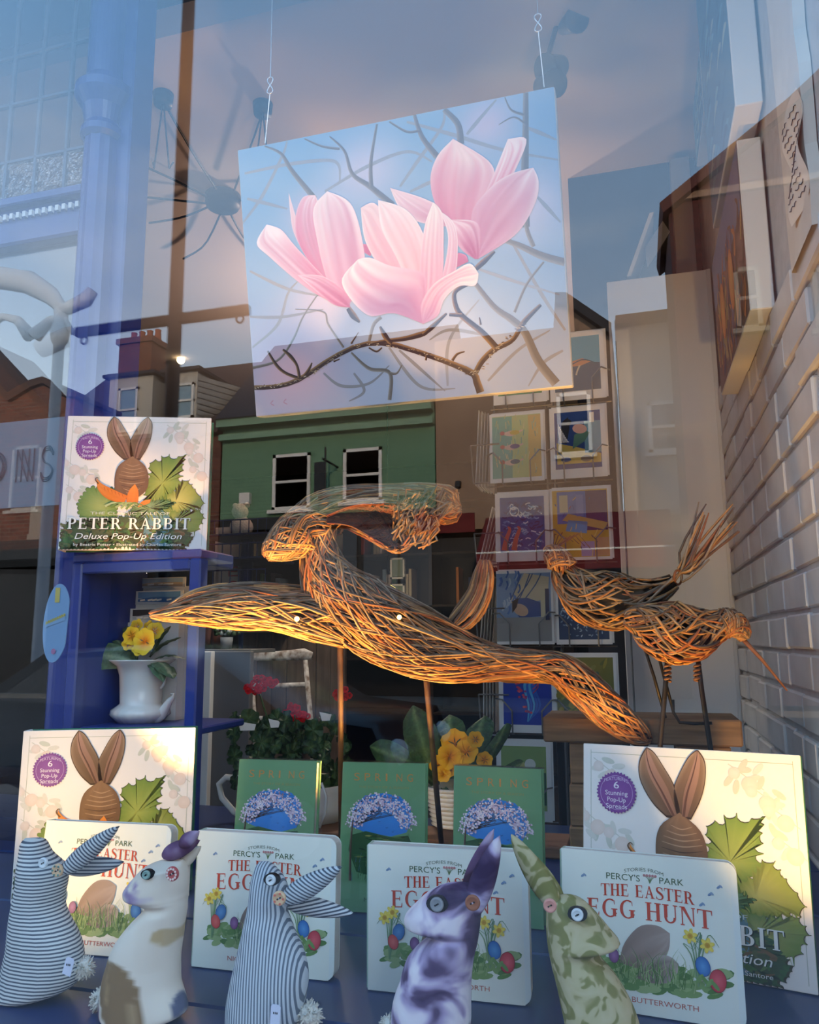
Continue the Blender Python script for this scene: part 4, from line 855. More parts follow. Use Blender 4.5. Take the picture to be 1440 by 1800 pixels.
    pt([(480, 430), (380, 395), (280, 330), (170, 235), (118, 180), (158, 105)], [(480, 430), (420, 350), (340, 265), (262, 180), (215, 125), (158, 105)], pk, (242, 236, 240), 5.8)
    pt([(480, 430), (400, 330), (355, 150), (345, 40), (400, -28)], [(480, 430), (545, 300), (535, 150), (492, 20), (400, -28)], (204, 128, 158), (240, 228, 234), 6.2)
    pt([(480, 432), (420, 420), (330, 350), (280, 305)], [(488, 432), (470, 370), (380, 310), (280, 305)], pd, (236, 204, 218), 6.8)
    pt([(570, 230), (540, 210), (530, 180)], [(570, 230), (575, 190), (530, 180)], pd, pk, 5)
    # middle flower
    pt([(770, 470), (620, 290), (550, 170), (533, 38)], [(770, 470), (720, 250), (650, 110), (590, 20), (533, 38)], (226, 160, 176), wh, 7)
    pt([(770, 470), (680, 250), (615, 120), (602, 6)], [(770, 470), (800, 290), (785, 150), (715, 45), (602, 6)], (230, 170, 180), (240, 230, 234), 7.3)
    pt([(775, 490), (765, 300), (785, 120), (822, 14)], [(775, 490), (850, 330), (862, 180), (858, 60), (822, 14)], (210, 134, 162), (242, 236, 236), 7.7)
    pt([(780, 490), (850, 320), (880, 160), (850, 50)], [(780, 490), (895, 330), (918, 200), (905, 100), (850, 50)], (214, 146, 172), (238, 222, 230), 7.5)
    pt([(900, 280), (905, 250), (920, 215)], [(960, 250), (950, 225), (920, 215)], pd, pk, 6.9)
    pt([(775, 496), (660, 455), (565, 466), (490, 400), (456, 322), (520, 243)], [(775, 496), (790, 340), (765, 290), (650, 268), (570, 236), (520, 243)], (204, 116, 150), (244, 232, 236), 8.2)
    pt([(775, 498), (770, 420), (820, 340), (900, 290), (965, 258), (1000, 298)], [(775, 498), (835, 465), (862, 400), (920, 348), (985, 345), (1000, 298)], (212, 130, 160), (246, 234, 230), 8.6)
    for u in (.055, .1): a.stroke([(u+.01, .055), (u, .045), (u+.012, .036)], .003, (200, 150, 160), 2, 5)
    a.build('painted_surface', t)
    # wires and hooks
    for px, py, hy, ty in ((466, 252, 150, 0), (957, 153, 40, -60)):
        wp = P(px, py, .76); hx = P({466: 475, 957: 946}[px], hy, .74); tp = np.array((hx[0], .74, 3.3))
        hg = thing('hanging_wire', {466: 'thin steel wire with figure-eight hook above the left corner of magnolia canvas', 957: 'thin steel wire with figure-eight hook above the right corner of magnolia canvas'}[px], 'wire', tuple(wp), 'wires holding the magnolia painting')
        b = MB(); b.tube([wp, hx-np.array((0, 0, .018))], .0011, 6); b.tube([hx+np.array((0, 0, .018)), tp], .0009, 6); b.build('wire', mat('steel_wire', (206, 208, 212), rough=.3, metal=.6), hg, loc=tuple(wp))
        b = MB(); b.tube([hx+np.array((.0065*math.sin(2*s), 0, .019*math.cos(s))) for s in np.linspace(0, 2*PI, 40)], .0013, 6); b.build('figure_eight_hook', MATS['steel_wire'], hg, True, loc=tuple(wp))
magnolia()

# ------------------------------------------------------------------ cloth rabbits
m_pom = mat('pompom_wool', (226, 220, 208), rough=.95, var=.15, scale=120, bump=.8)
m_tagp = mat('price_tag_card', (206, 210, 228), rough=.7)
m_thread = mat('dark_thread', (24, 24, 30), rough=.8)
def loft(mb, rows, Y, th, n=20, paint=None, m=46):
    """rows (py, xl, xr) in photo pixels on the plane Y; stuffed cross-sections th metres thick"""
    rows = sorted(rows); rr = crom(rows, m); pts = []; cols = []
    for i, (py, xl, xr) in enumerate(rr):
        a, c_ = P(xl, py, Y), P(xr, py, Y); k = i/(m-1); cap = min(1, (k/.06)**.5 if k < .06 else 1, ((1-k)/.05)**.5 if k > .95 else 1)
        wv = np.linalg.norm(c_-a)/2; t_ = min(th*(.62+.38*min(1, wv/.045)), wv*1.1)*max(cap, .12); ctr = (a+c_)/2; hx = (c_-a)/2
        row = []
        for j in range(n):
            q = 2*PI*j/n; cx = math.cos(q); sy = math.sin(q)
            row.append(ctr+hx*(abs(cx)**.8*(1 if cx > 0 else -1))+np.array((0, t_*sy, 0)))
            if paint: cols.append(lin(paint((xl+xr)/2+cx*(xr-xl)/2, py)))
        pts.append(row)
    mb.grid(pts, cols if paint else None, close=True); mb.add(pts[0], [tuple(range(n))]); mb.add(pts[-1], [tuple(range(n))[::-1]])
def ear_mesh(mb, base, tip, hw, Y, th=.006, bend=0.0, n=14, belly=.6):
    bx, tx = P(*base, Y), P(*tip, Y+bend); s = pxm(Y, base[0]); d = tx-bx; d2 = d/np.linalg.norm(d); nn = np.array((-d2[2], 0, d2[0])); rows = []
    for i in range(n+1):
        t = i/n; w = hw*s*max(.03, math.sin(PI*min(1, t**.75*.93+.07))**belly)
        c = bx+d*t; row = []
        for j in range(10):
            q = 2*PI*j/10; row.append(c+nn*w*math.cos(q)+np.array((0, (th*(.5+.5*min(1, w/.01)))*math.sin(q)-.35*w*math.cos(q)**2*.0, 0)))
        rows.append(row)
    mb.grid(rows, close=True); mb.add(rows[0], [tuple(range(10))]); mb.add(rows[-1], [tuple(range(10))[::-1]])
def button(parent, loc, px, py, rpx, Y, m, petals=None, holes=2, off=.0):
    c = P(px, py, Y); r = rpx*pxm(Y, px); b = MB()
    rows = []
    for r_, y_ in ((.001, -.0012), (r*.55, -.0012), (r*.68, -.0018), (r*.9, -.002), (r, -.0008), (r, .0012)):
        rows.append([(c[0]+r_*math.cos(q), c[1]+y_, c[2]+r_*math.sin(q)) for q in np.linspace(0, 2*PI, 24, endpoint=False)])
    b.grid(rows, close=True); o_ = b.build('button', m, parent, True, loc=loc)
    b = MB()
    for k in range(holes):
        a = .5+PI*2*k/holes; x, z = c[0]+r*.24*math.cos(a), c[2]+r*.24*math.sin(a)
        b.prism([(x+r*.13*math.cos(q), c[1]-.0016, z+r*.13*math.sin(q)) for q in np.linspace(0, 2*PI, 8, endpoint=False)], (0, .001, 0))
    b.build('thread_hole', m_thread, o_, loc=loc)
    if petals:
        b = MB()
        for k in range(petals[1]):
            a = 2*PI*k/petals[1]; x, z = c[0]+r*.72*math.cos(a), c[2]+r*.72*math.sin(a)
            b.prism([(x+r*.17*math.cos(q), c[1]-.0024, z+r*.17*math.sin(q)) for q in np.linspace(0, 2*PI, 7, endpoint=False)], (0, .0006, 0))
        b.build('petal_print', petals[0], o_, loc=loc)
def pompom(parent, loc, px, py, rpx, Y):
    c = P(px, py, Y); r = rpx*pxm(Y, px); c[2] = max(c[2], DECK+r*.9); b = MB(); rnd = random.Random(int(px))
    b.ball(tuple(c), r*.8, 14, 10, jit=.1)
    for k in range(170):
        d = np.array([rnd.gauss(0, 1) for _ in range(3)]); d /= np.linalg.norm(d); e1 = np.array([rnd.gauss(0, .3) for _ in range(3)])
        b.tube([c+d*r*.6, c+(d+e1*.3)*r*rnd.uniform(.9, 1.12)], [r*.1, r*.05], 4)
    b.build('pompom_tail', m_pom, parent, True, loc=loc)
def price_tag(parent, loc, px, py, w, h, ang, Y):
    c = P(px, py, Y); s = pxm(Y, px); ca, sa = math.cos(ang), math.sin(ang)
    poly = [(c[0]+(x*ca-z*sa)*s, c[1], c[2]+(x*sa+z*ca)*s) for x, z in ((-w/2, -h/2), (w/2, -h/2), (w/2, h/2-3), (w/2-3, h/2), (-w/2+3, h/2), (-w/2, h/2-3))]
    b = MB(); b.prism(poly, (0, .0008, 0)); o_ = b.build('price_tag', m_tagp, parent, loc=loc)
    b = MB(); 
    for k in (-3, 0, 3): b.box((c[0]+k*s-.8*s, c[1]-.0003, c[2]+1*s), (c[0]+k*s+.8*s, c[1], c[2]+4*s))
    b.build('pencil_price', m_thread, o_, loc=loc)
def bunny(label, rows, Y, mats, ears, eye, eyem, earb, tail, tagp=None, th=.034, base=None, dark=False, paint=None):
    py, xl, xr = max(rows); c = P((xl+xr)/2, py, Y); loc = (c[0], Y, DECK+.0005)
    dz = loc[2]-c[2]
    t = thing('cloth_rabbit', label, 'soft toy', loc, 'stuffed cloth rabbits along the front')
    b = MB(); loft(b, rows, Y, th, *((44, paint, 110) if paint else ())); zs = np.array(b.v)
    zs[:, 2] = np.maximum(zs[:, 2], DECK+.0008); b.v = [tuple(p) for p in zs]
    body = b.build('body', mats[0], t, True, loc=loc)
    for base_, tip, hw, yo, m, bend in ears:
        b = MB(); ear_mesh(b, base_, tip, hw, Y+yo, bend=bend); b.build('ear', m, t, True, loc=loc)
    ye = Y-th*.98
    if dark:
        b = MB(); ex = P(*eye[:2], ye+.001); r = eye[2]*pxm(Y, eye[0])*1.35
        b.prism([(ex[0]+r*1.15*math.cos(q), ye+.0015, ex[2]+r*.8*math.sin(q)) for q in np.linspace(0, 2*PI, 16, endpoint=False)], (0, .006, 0)); b.build('eye_patch', m_thread, t, loc=loc)
    button(t, loc, *eye, ye, eyem)
    button(t, loc, *earb[:3], Y-th*1.12, earb[3], earb[4], 2)
    pompom(t, loc, *tail, Y+.004)
    if tagp: price_tag(t, loc, *tagp, Y-th*1.05)
    return t
def blotch(name, cols, scale, seed, detail=2.0, pos=None, stretch=(1, 1, 1), distort=.8):
    m = bpy.data.materials.new(name); m.use_nodes = True; t = m.node_tree; b = t.nodes['Principled BSDF']; b.inputs['Roughness'].default_value = .85; b.inputs['Specular IOR Level'].default_value = .15
    tcn = t.nodes.new('ShaderNodeTexCoord'); mpn = t.nodes.new('ShaderNodeMapping'); mpn.inputs['Location'].default_value = (seed, seed*.7, 0); mpn.inputs['Scale'].default_value = stretch; t.links.new(tcn.outputs['Object'], mpn.inputs[0])
    n = t.nodes.new('ShaderNodeTexNoise'); n.inputs['Scale'].default_value = scale; n.inputs['Detail'].default_value = detail; n.inputs['Distortion'].default_value = distort; t.links.new(mpn.outputs[0], n.inputs['Vector'])
    r = t.nodes.new('ShaderNodeValToRGB'); t.links.new(n.outputs['Fac'], r.inputs[0]); t.links.new(r.outputs[0], b.inputs['Base Color'])
    for i, (p_, c_) in enumerate(cols):
        k = r.color_ramp.elements[i] if i < 2 else r.color_ramp.elements.new(p_)
        k.position = p_; k.color = (*lin(c_), 1)
    return m
st_h = band_mat('ticking_stripe_horizontal', (88, 96, 108), (206, 208, 206), 'Z', 78, duty=.42)
st_e = band_mat('ticking_stripe_ear', (84, 92, 106), (200, 202, 202), 'Z', 74, duty=.45, ang=-.62)
st_e2 = band_mat('ticking_stripe_lower_ear', (84, 92, 106), (200, 202, 202), 'Z', 74, duty=.45, ang=.06)
st_v = band_mat('pinstripe_vertical', (104, 114, 128), (196, 204, 210), 'X', 88, duty=.42)
st_v2 = band_mat('pinstripe_ear', (84, 94, 108), (196, 204, 210), 'Z', 84, duty=.45, ang=-.45)
st_v3 = band_mat('pinstripe_lower_ear', (70, 78, 92), (204, 208, 210), 'Z', 84, duty=.45, ang=.25)
cream = blotch('cream_floral_cloth', [(.30, (92, 66, 92)), (.36, (128, 104, 66)), (.415, (164, 136, 96)), (.46, (216, 204, 186)), (.75, (228, 216, 200))], 11, 5.3, 1.5, stretch=(1, 1, .8))
mauve = blotch('mauve_floral_cloth', [(.36, (74, 48, 66)), (.5, (112, 84, 116)), (.62, (178, 160, 186)), (.8, (206, 192, 206))], 16, 2.1)
violet = blotch('violet_floral_cloth', [(.33, (58, 42, 74)), (.42, (92, 74, 106)), (.49, (172, 156, 190)), (.55, (220, 210, 220)), (.64, (228, 222, 228)), (.78, (118, 84, 104))], 17, 9.4, 2.5, stretch=(1, 1, 1.3))
damask = blotch('green_damask_cloth', [(.43, (132, 130, 78)), (.49, (148, 144, 96)), (.53, (186, 176, 136)), (.75, (194, 184, 148))], 38, 3.3, 1.0, distort=1.8)
bt_w = mat('button_pearl', (214, 222, 226), rough=.2); bt_p = mat('button_pink', (214, 150, 136), rough=.3); bt_b = mat('button_brown', (150, 92, 66), rough=.35)
bt_g = mat('button_grey', (138, 142, 148), rough=.25); bt_f = mat('button_floral', (214, 178, 140), rough=.3); bt_r = mat('button_red', (176, 74, 74), rough=.35)
pt_c = mat('petal_coral', (206, 104, 92), rough=.4); pt_w = mat('petal_white', (236, 214, 204), rough=.4); pt_t = mat('petal_teal', (96, 140, 132), rough=.4)
bunny('upright cloth rabbit in bold horizontal ticking stripes, leftmost of the row',
      [(1473, 45, 72), (1480, 42, 76), (1500, 41, 84), (1515, 41, 96), (1530, 40, 108), (1545, 39, 110), (1560, 37, 108), (1580, 33, 104), (1600, 29, 106), (1620, 26, 115), (1640, 24, 126), (1660, 22, 134), (1680, 17, 139), (1700, 12, 140), (1715, 9, 138), (1730, 6, 130), (1742, 4, 115), (1752, 4, 80), (1758, 8, 50)],
      .241, (st_h,), [((112, 1532), (208, 1453), 16, -.006, st_e, 0), ((116, 1527), (216, 1516), 15, .012, st_e2, 0)], (76, 1517, 8.5), bt_w, (101, 1530, 10.5, bt_f, (pt_t, 6)), (148, 1702, 17), (120, 1699, 16, 27, -.25))
def cream_paint(x, y):
    c = np.array((224, 212, 196.)); n_ = lambda s_, o_=0: mnoise.noise((x*s_, y*s_, o_))
    def mixin(k, col): 
        nonlocal c
        k = min(1, max(0, k)); c = c*(1-k)+np.array(col, float)*k
    mixin((.5+n_(.05, 1)-((x-240)/52)**2-((y-1568)/40)**2)*2.2, (190, 174, 192)); mixin((n_(.06, 4)-.05+.5-((x-262)/18)**2-((y-1560)/34)**2)*2.5, (150, 126, 160))
    mixin((1+.5*n_(.05, 2)-((x-236+(y-1735)*-.28)/36)**4-((y-1738)/66)**4)*4, (136, 108, 76)); mixin((.35*n_(.09, 7)+.3-((x-222)/8)**2-((y-1720)/60)**2)*2, (186, 156, 110))
    mixin((1+.5*n_(.06, 9)-((x-186)/17)**2-((y-1778)/44)**2)*3, (88, 60, 84)); mixin((1+.6*n_(.06, 3)-((x-306)/20)**2-((y-1636)/17)**2)*2, (190, 166, 128))
    mixin((.8-((x-320)/9)**2-((y-1760)/30)**2)*2, (92, 96, 120)); mixin((.9+.4*n_(.1, 5)-((x-262)/7)**2-((y-1765)/30)**2)*2, (168, 140, 104))
    return tuple(c)
b2 = bunny('cream cloth rabbit with brown and mauve blotches and a folded mauve ear',
      [(1511, 285, 322), (1520, 262, 325), (1535, 246, 326), (1550, 233, 326), (1560, 226, 325), (1568, 225, 324), (1575, 229, 324), (1581, 250, 323), (1590, 262, 323), (1600, 255, 322), (1615, 240, 320), (1630, 227, 318), (1650, 212, 316), (1670, 202, 313), (1690, 196, 311), (1710, 190, 311), (1730, 186, 312), (1750, 183, 318), (1770, 181, 324), (1782, 185, 322), (1790, 200, 305), (1795, 230, 280)],
      0.227, (PAINTED,), [((288, 1504), (350, 1478), 14, -.004, mauve, 0), ((318, 1486), (349, 1462), 12, -.012, mauve, 0), ((318, 1522), (352, 1488), 10, .008, cream, 0)], (257, 1538, 7), mat('button_green', (136, 168, 160), rough=.25), (303, 1536, 11.5, bt_r, (pt_w, 11)), (176, 1762, 17), dark=True, paint=cream_paint)
bunny('pale cloth rabbit in fine vertical grey pinstripes with ears to the right',
      [(1514, 457, 472), (1520, 452, 478), (1535, 447, 490), (1550, 444, 498), (1565, 443, 503), (1578, 442, 505), (1590, 440, 503), (1605, 437, 502), (1625, 433, 508), (1645, 428, 516), (1665, 423, 526), (1690, 417, 535), (1715, 411, 539), (1740, 406, 538), (1765, 402, 533), (1790, 401, 527), (1805, 402, 520), (1812, 410, 510)],
      .24, (st_v,), [((498, 1583), (600, 1524), 18, -.006, st_v2, 0), ((503, 1586), (620, 1606), 16, .012, st_v3, 0)], (476, 1547, 8.5), bt_w, (491, 1579, 11.5, bt_f, (pt_c, 5)), (543, 1785, 22), (484, 1784, 17, 30, -.05), dark=True)
bunny('purple and white cloth rabbit facing left with one tall upright ear',
      [(1552, 785, 822), (1560, 768, 842), (1570, 749, 846), (1580, 738, 847), (1590, 727, 847), (1600, 717, 847), (1608, 713, 846), (1618, 713, 845), (1626, 718, 844), (1634, 745, 843), (1640, 765, 842), (1648, 752, 841), (1660, 735, 839), (1680, 718, 834), (1700, 710, 831), (1720, 705, 829), (1740, 697, 828), (1760, 692, 828), (1780, 690, 828), (1800, 689, 828), (1822, 690, 828), (1830, 695, 822)],
      .265, (violet,), [((826, 1610), (878, 1470), 21, -.012, violet, 0), ((818, 1566), (868, 1458), 13, .012, mauve, .006)], (768, 1590, 11.5), bt_g, (831, 1587, 12.5, bt_b, None), (682, 1806, 14), dark=True)
bunny('green damask cloth rabbit facing right with ears swept back',
      [(1572, 980, 1003), (1580, 966, 1018), (1590, 962, 1032), (1602, 960, 1044), (1615, 960, 1056), (1630, 960, 1068), (1645, 961, 1081), (1655, 962, 1089), (1662, 963, 1088), (1667, 964, 1062), (1675, 966, 1052), (1690, 969, 1060), (1710, 974, 1078), (1735, 980, 1095), (1760, 985, 1109), (1785, 990, 1120), (1810, 994, 1127), (1835, 997, 1130), (1845, 1003, 1122)],
      .286, (damask,), [((978, 1594), (899, 1467), 20, -.008, damask, 0), ((988, 1588), (918, 1486), 15, .012, damask, 0)], (1015, 1608, 10), bt_w, (967, 1592, 11, bt_p, None), (1135, 1825, 16), dark=True)

# ------------------------------------------------------------------ woven willow animals
def wcol(rnd, warm=0.0):
    c = rnd.choice([(106, 78, 58), (140, 100, 68), (168, 122, 78), (130, 112, 94), (146, 90, 60), (188, 140, 90), (98, 82, 70), (150, 128, 106)])
    return lin(c)
def weave(mb, spine, n, rnd, rad=.0022, length=(.18, .5), twist=(.3, 1.6), flat=.85, segs=9, ends=True, jit=.1):
    """spine rows (px, py, radius px, Y): withies wound along the tube it describes"""
    sp = crom(spine, 60); pts = np.array([P(x, y, Y) for x, y, r, Y in sp]); rr = np.array([max(r, 1.5)*pxm(Y, x) for x, y, r, Y in sp])
    T = np.gradient(pts, axis=0); T /= np.linalg.norm(T, axis=1)[:, None]; Yx = np.array((0, 1.0, 0)); N1 = np.cross(T, Yx); N1 /= np.linalg.norm(N1, axis=1)[:, None]
    for k in range(n):
        L = rnd.uniform(*length); s0 = rnd.uniform(-.08, 1-L*.75); th0 = rnd.uniform(0, 2*PI); dth = rnd.choice((-1, 1))*rnd.uniform(*twist); j = 1+rnd.uniform(-jit*1.6, jit*.55); wob = rnd.uniform(0, 6)
        path = []
        for i in range(segs):
            t = i/(segs-1); s = min(max(s0+L*t, 0), 1)*59; a = int(s); f = s-a; b_ = min(a+1, 59)
            c = pts[a]*(1-f)+pts[b_]*f; r = (rr[a]*(1-f)+rr[b_]*f)*(j+.035*math.sin(wob+5*t)); th = th0+dth*t
            path.append(c+r*(math.cos(th)*N1[a]+flat*math.sin(th)*Yx))
        q = rad*rnd.uniform(.7, 1.25); mb.tube(path, [q*.6]+[q]*(segs-2)+[q*.5], 5, wcol(rnd), cap=False)
def shade_core(mb, spine, k=.72, flat=.8):  # added dark tube inside the weave stands in for the shaded hollow
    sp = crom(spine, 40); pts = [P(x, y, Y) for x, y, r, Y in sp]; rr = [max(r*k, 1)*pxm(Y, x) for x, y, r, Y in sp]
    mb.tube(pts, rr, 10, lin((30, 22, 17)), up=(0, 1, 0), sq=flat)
def wpart(name, root, loc, spines, n, seed, **kw):
    b = MB(); rnd = random.Random(seed)
    for i, s in enumerate(spines):
        shade_core(b, s, kw.get('k', .74)); weave(b, s, n[i] if hasattr(n, '__len__') else n, rnd, **{q: v for q, v in kw.items() if q != 'k'})
    o_ = b.build(name, WITHY, root, True, kind='stuff', loc=loc); return o_
HL = tuple(P(775, 1470, .97)); HL = (HL[0]-.1, .9, DECK+.03)
hare = thing('willow_hare', 'large leaping hare woven from brown willow withies on two steel rods', 'sculpture', HL)
YH = lambda px: .60+(px-265)*.00037
def S(*rows): return [(x, y, r, YH(x)) for x, y, r in rows]
wpart('body', hare, HL, [S((560, 925, 32), (562, 962, 30), (570, 1002, 42), (598, 1046, 56), (660, 1091, 62), (740, 1131, 58), (820, 1158, 40), (880, 1166, 28), (950, 1172, 22))], [580], 1, length=(.18, .5), twist=(.35, 2.0), rad=.0019)
wpart('foreleg', hare, HL, [S((266, 1081, 6), (300, 1078, 14), (350, 1072, 25), (420, 1070, 34), (490, 1074, 34), (560, 1084, 42), (620, 1100, 40))], [290], 2, length=(.22, .55), twist=(.2, 1.5), rad=.0019)
wpart('foreleg', hare, HL, [[(x, y, r, YH(x)+.05) for x, y, r in ((300, 1068, 6), (350, 1055, 18), (420, 1048, 22), (500, 1052, 24), (580, 1070, 34))]], [150], 21, length=(.2, .5), twist=(.15, .9))
wpart('head', hare, HL, [S((469, 980, 9), (480, 970, 22), (500, 956, 33), (528, 938, 43), (558, 926, 46), (585, 940, 36))], [330], 3, rad=.0019, length=(.3, .8), twist=(.6, 2.4))
wpart('ear', hare, HL, [S((530, 945, 34), (552, 912, 38), (592, 888, 32), (640, 874, 22), (690, 870, 18), (735, 874, 24), (775, 885, 33), (797, 893, 29), (809, 893, 9))], [480], 4, rad=.0019, length=(.3, .8), twist=(.3, 2.0), k=.55)
# lower ear is an open scoop: rim withies and a shallow lined bowl
def scoop():
    b = MB(); rnd = random.Random(9)
    top = crom([(575, 905), (620, 888), (680, 884), (730, 893), (748, 912)], 24); bot = crom([(575, 920), (615, 925), (660, 950), (695, 965), (722, 955), (748, 912)], 24)
    def pt(i, f, dp): x, y = top[i]*(1-f)+bot[i]*f; return P(x, y, YH(x)-.035+dp)
    rows = [[pt(i, j/8, .045*math.sin(PI*j/8)*math.sin(PI*(i+.5)/24)) for j in range(9)] for i in range(24)]
    b.grid(rows, lin((58, 30, 26)))
    for k in range(330):
        i0 = rnd.randrange(0, 18); L = rnd.randrange(4, 9); f0, f1 = rnd.uniform(0, 1), rnd.uniform(0, 1)
        b.tube([pt(min(23, i0+q), f0+(f1-f0)*q/L, .04*math.sin(PI*(f0+(f1-f0)*q/L))*math.sin(PI*(min(23, i0+q)+.5)/24)-.003) for q in range(L+1)], .0016*rnd.uniform(.7, 1.2), 4, lin(rnd.choice([(104, 52, 40), (84, 40, 36), (120, 70, 46), (92, 60, 52)])), cap=False)
    for k in range(140):
        e_ = rnd.choice((top, bot)); i0 = rnd.randrange(0, 14); L = rnd.randrange(7, 11); j0 = rnd.uniform(-4, 5)
        b.tube([P(e_[min(23, i0+q)][0], e_[min(23, i0+q)][1]+j0+2*math.sin(q*.8+k), YH(600)+.01+rnd.uniform(-.004, .004)) for q in range(L)], .002*rnd.uniform(.8, 1.2), 5, wcol(rnd), cap=False)
    for k in range(120):
        x0, y0 = rnd.uniform(690, 750), rnd.uniform(885, 965); 
        b.tube([P(x0, y0, YH(700)-.02), P(x0+rnd.uniform(-10, 30), y0-rnd.uniform(5, 40), YH(700)-.035), P(x0+rnd.uniform(0, 55), 858+rnd.uniform(0, 50), YH(760)-.02)], .002, 5, wcol(rnd), cap=False)
    b.build('ear', WITHY, hare, True, kind='stuff', loc=HL)
scoop()
wpart('hind_leg', hare, HL, [S((880, 1165, 26), (940, 1168, 24), (985, 1178, 28), (1025, 1208, 32), (1065, 1246, 30), (1100, 1275, 24), (1130, 1296, 17), (1143, 1303, 8))], [270], 5, rad=.0019, length=(.2, .5), twist=(.35, 1.9))
wpart('hind_leg', hare, HL, [[(x, y, r, YH(x)+.06) for x, y, r in ((800, 1150, 34), (850, 1160, 26), (900, 1180, 18), (960, 1185, 14), (1010, 1195, 16))]], [90], 51, length=(.3, .6), twist=(.3, 1.5))
wpart('tail', hare, HL, [S((800, 1100, 16), (822, 1078, 22), (842, 1045, 20), (850, 1010, 17), (852, 985, 8))], [90], 6, length=(.6, 1.0), twist=(.1, .5), k=.55)
for p0, p1 in (((598, 1130, YH(598)), (600, 1480, 0)), ((748, 1180, YH(748)), (776, 1483, 0))):
    b = MB(); e_ = PZ(p1[0], p1[1], DECK+.02); b.tube([P(*p0), e_], .0055, 8); b.build('support_rod', mat('rusty_rod', (96, 70, 52), rough=.55, var=.3, scale=30), hare, True, loc=HL)
b = MB(); lampm = mat('fairy_bulb_glow', (255, 210, 120), emit=((255, 205, 110), 14))
fl = thing('fairy_light', 'tiny glowing fairy light caught in the back of the willow hare', 'light', tuple(P(702, 1085, .705)))
b.ball(tuple(P(702, 1085, .705)), .0042, 10, 8); b.build('bulb', lampm, fl, True, loc=tuple(P(702, 1085, .705)))
b = MB(); b.tube([P(702, 1085, .709), P(708, 1092, .72), P(716, 1100, .74)], .0014, 5); b.build('cable', m_black, fl, loc=tuple(P(702, 1085, .705)))
fl = thing('fairy_light', 'tiny glowing fairy light under the chest of the willow hare', 'light', tuple(P(522, 1088, .60)))
b = MB(); b.ball(tuple(P(522, 1088, .60)), .0042, 10, 8); b.build('bulb', lampm, fl, True, loc=tuple(P(522, 1088, .60)))
b = MB(); b.tube([P(522, 1088, .604), P(530, 1094, .62), P(540, 1098, .64)], .0014, 5); b.build('cable', m_black, fl, loc=tuple(P(522, 1088, .60)))

m_timber = mat('pale_timber', (136, 104, 74), rough=.8, var=.3, scale=8, stretch=(1, 6, 12), bump=.1)
b = MB(); e_ = PZ(700, 1478, DECK); b.bbox((e_[0]-.33, 1.0, DECK), (e_[0]+.36, 1.12, DECK+.022), .003)
hb = tag(b.build('timber_plank', mat('brown_timber', (120, 84, 62), rough=.8, var=.25, scale=9, stretch=(1, 6, 12)), loc=(e_[0], 1.06, DECK)), 'flat brown timber base under the hare rods behind the green books', 'plank')

YB1, YB2 = .90, .84
BL1 = (P(1190, 1265, YB1)[0], YB1, DECK)
bird = thing('willow_bird', 'woven willow bird with crest and long raised twiggy tail', 'sculpture', BL1)
def SB(Y, *rows): return [(x, y, r, Y) for x, y, r in rows]
wpart('body', bird, BL1, [SB(YB1, (985, 995, 16), (1000, 1020, 28), (1030, 1044, 44), (1070, 1056, 50), (1110, 1056, 42), (1150, 1042, 26), (1185, 1022, 14))], [220], 7, length=(.2, .6), twist=(.3, 1.6), rad=.0021)
wpart('head', bird, BL1, [SB(YB1-.01, (957, 978, 12), (968, 978, 20), (985, 985, 20), (1000, 1000, 18))], [90], 8, length=(.5, 1), twist=(1, 4), rad=.0017)
b = MB(); rnd = random.Random(12)
for k in range(26):
    x0, y0 = 1165+rnd.uniform(-10, 10), 1036+rnd.uniform(-12, 12); x1, y1 = rnd.choice([(1240, 880), (1262, 905), (1290, 885), (1300, 915), (1275, 890), (1230, 935), (1250, 945)])
    x1 += rnd.uniform(-12, 8); y1 += rnd.uniform(0, 40); mx_ = (x0+x1)/2+rnd.uniform(-4, 10); my = (y0+y1)/2+rnd.uniform(2, 14)
    b.tube([P(x, y, YB1+dy) for x, y, dy in crom([(x0, y0, 0), (1195, 1008, .0), (mx_, my, rnd.uniform(-.01, .01)), (x1, y1, rnd.uniform(-.03, .03))], 9)], [.0024]*8+[.0012], 5, wcol(rnd), cap=False)
for px in (1192, 1150):
    b.tube([P(px+7*math.cos(a), 1015+((1192-px)*.6)+13*math.sin(a), YB1+.014*math.sin(a+1)) for a in np.linspace(0, 4*PI, 24)], .0022, 5, wcol(rnd), cap=False)
b.build('tail', WITHY, bird, True, kind='stuff', loc=BL1)
b = MB()
for k in range(7): b.tube([P(972, 968, YB1), P(975+k*7, 950-abs(3-k)*2-6, YB1), P(978+k*10, 940+k*4, YB1)], .0009, 4, lin((110, 76, 50)), cap=False)
b.build('crest', WITHY, bird, True, kind='stuff', loc=BL1)
for pts in ([(1142, 1092), (1165, 1180), (1185, 1255)], [(1120, 1098), (1150, 1190), (1170, 1262)]):
    b = MB(); b.tube([P(x, y, YB1) for x, y in pts], .0032, 6); b.build('leg', m_black, bird, True, loc=BL1)
b = MB(); b.tube([P(x, y, YB1) for x, y in ((1183, 1230), (1184, 1252), (1195, 1270), (1220, 1272), (1252, 1271))], .003, 6); b.build('foot', m_black, bird, True, loc=BL1)
BL2 = (P(1200, 1300, YB2)[0], YB2, DECK+.012)
bird2 = thing('willow_bird', 'plump woven willow bird with drooping head and very long straight beak', 'sculpture', BL2)
wpart('body', bird2, BL2, [SB(YB2, (1098, 1088, 12), (1120, 1090, 26), (1150, 1102, 42), (1185, 1112, 52), (1220, 1110, 46), (1250, 1102, 32), (1275, 1098, 22))], [230], 10, length=(.2, .6), twist=(.4, 2.2), rad=.0021)
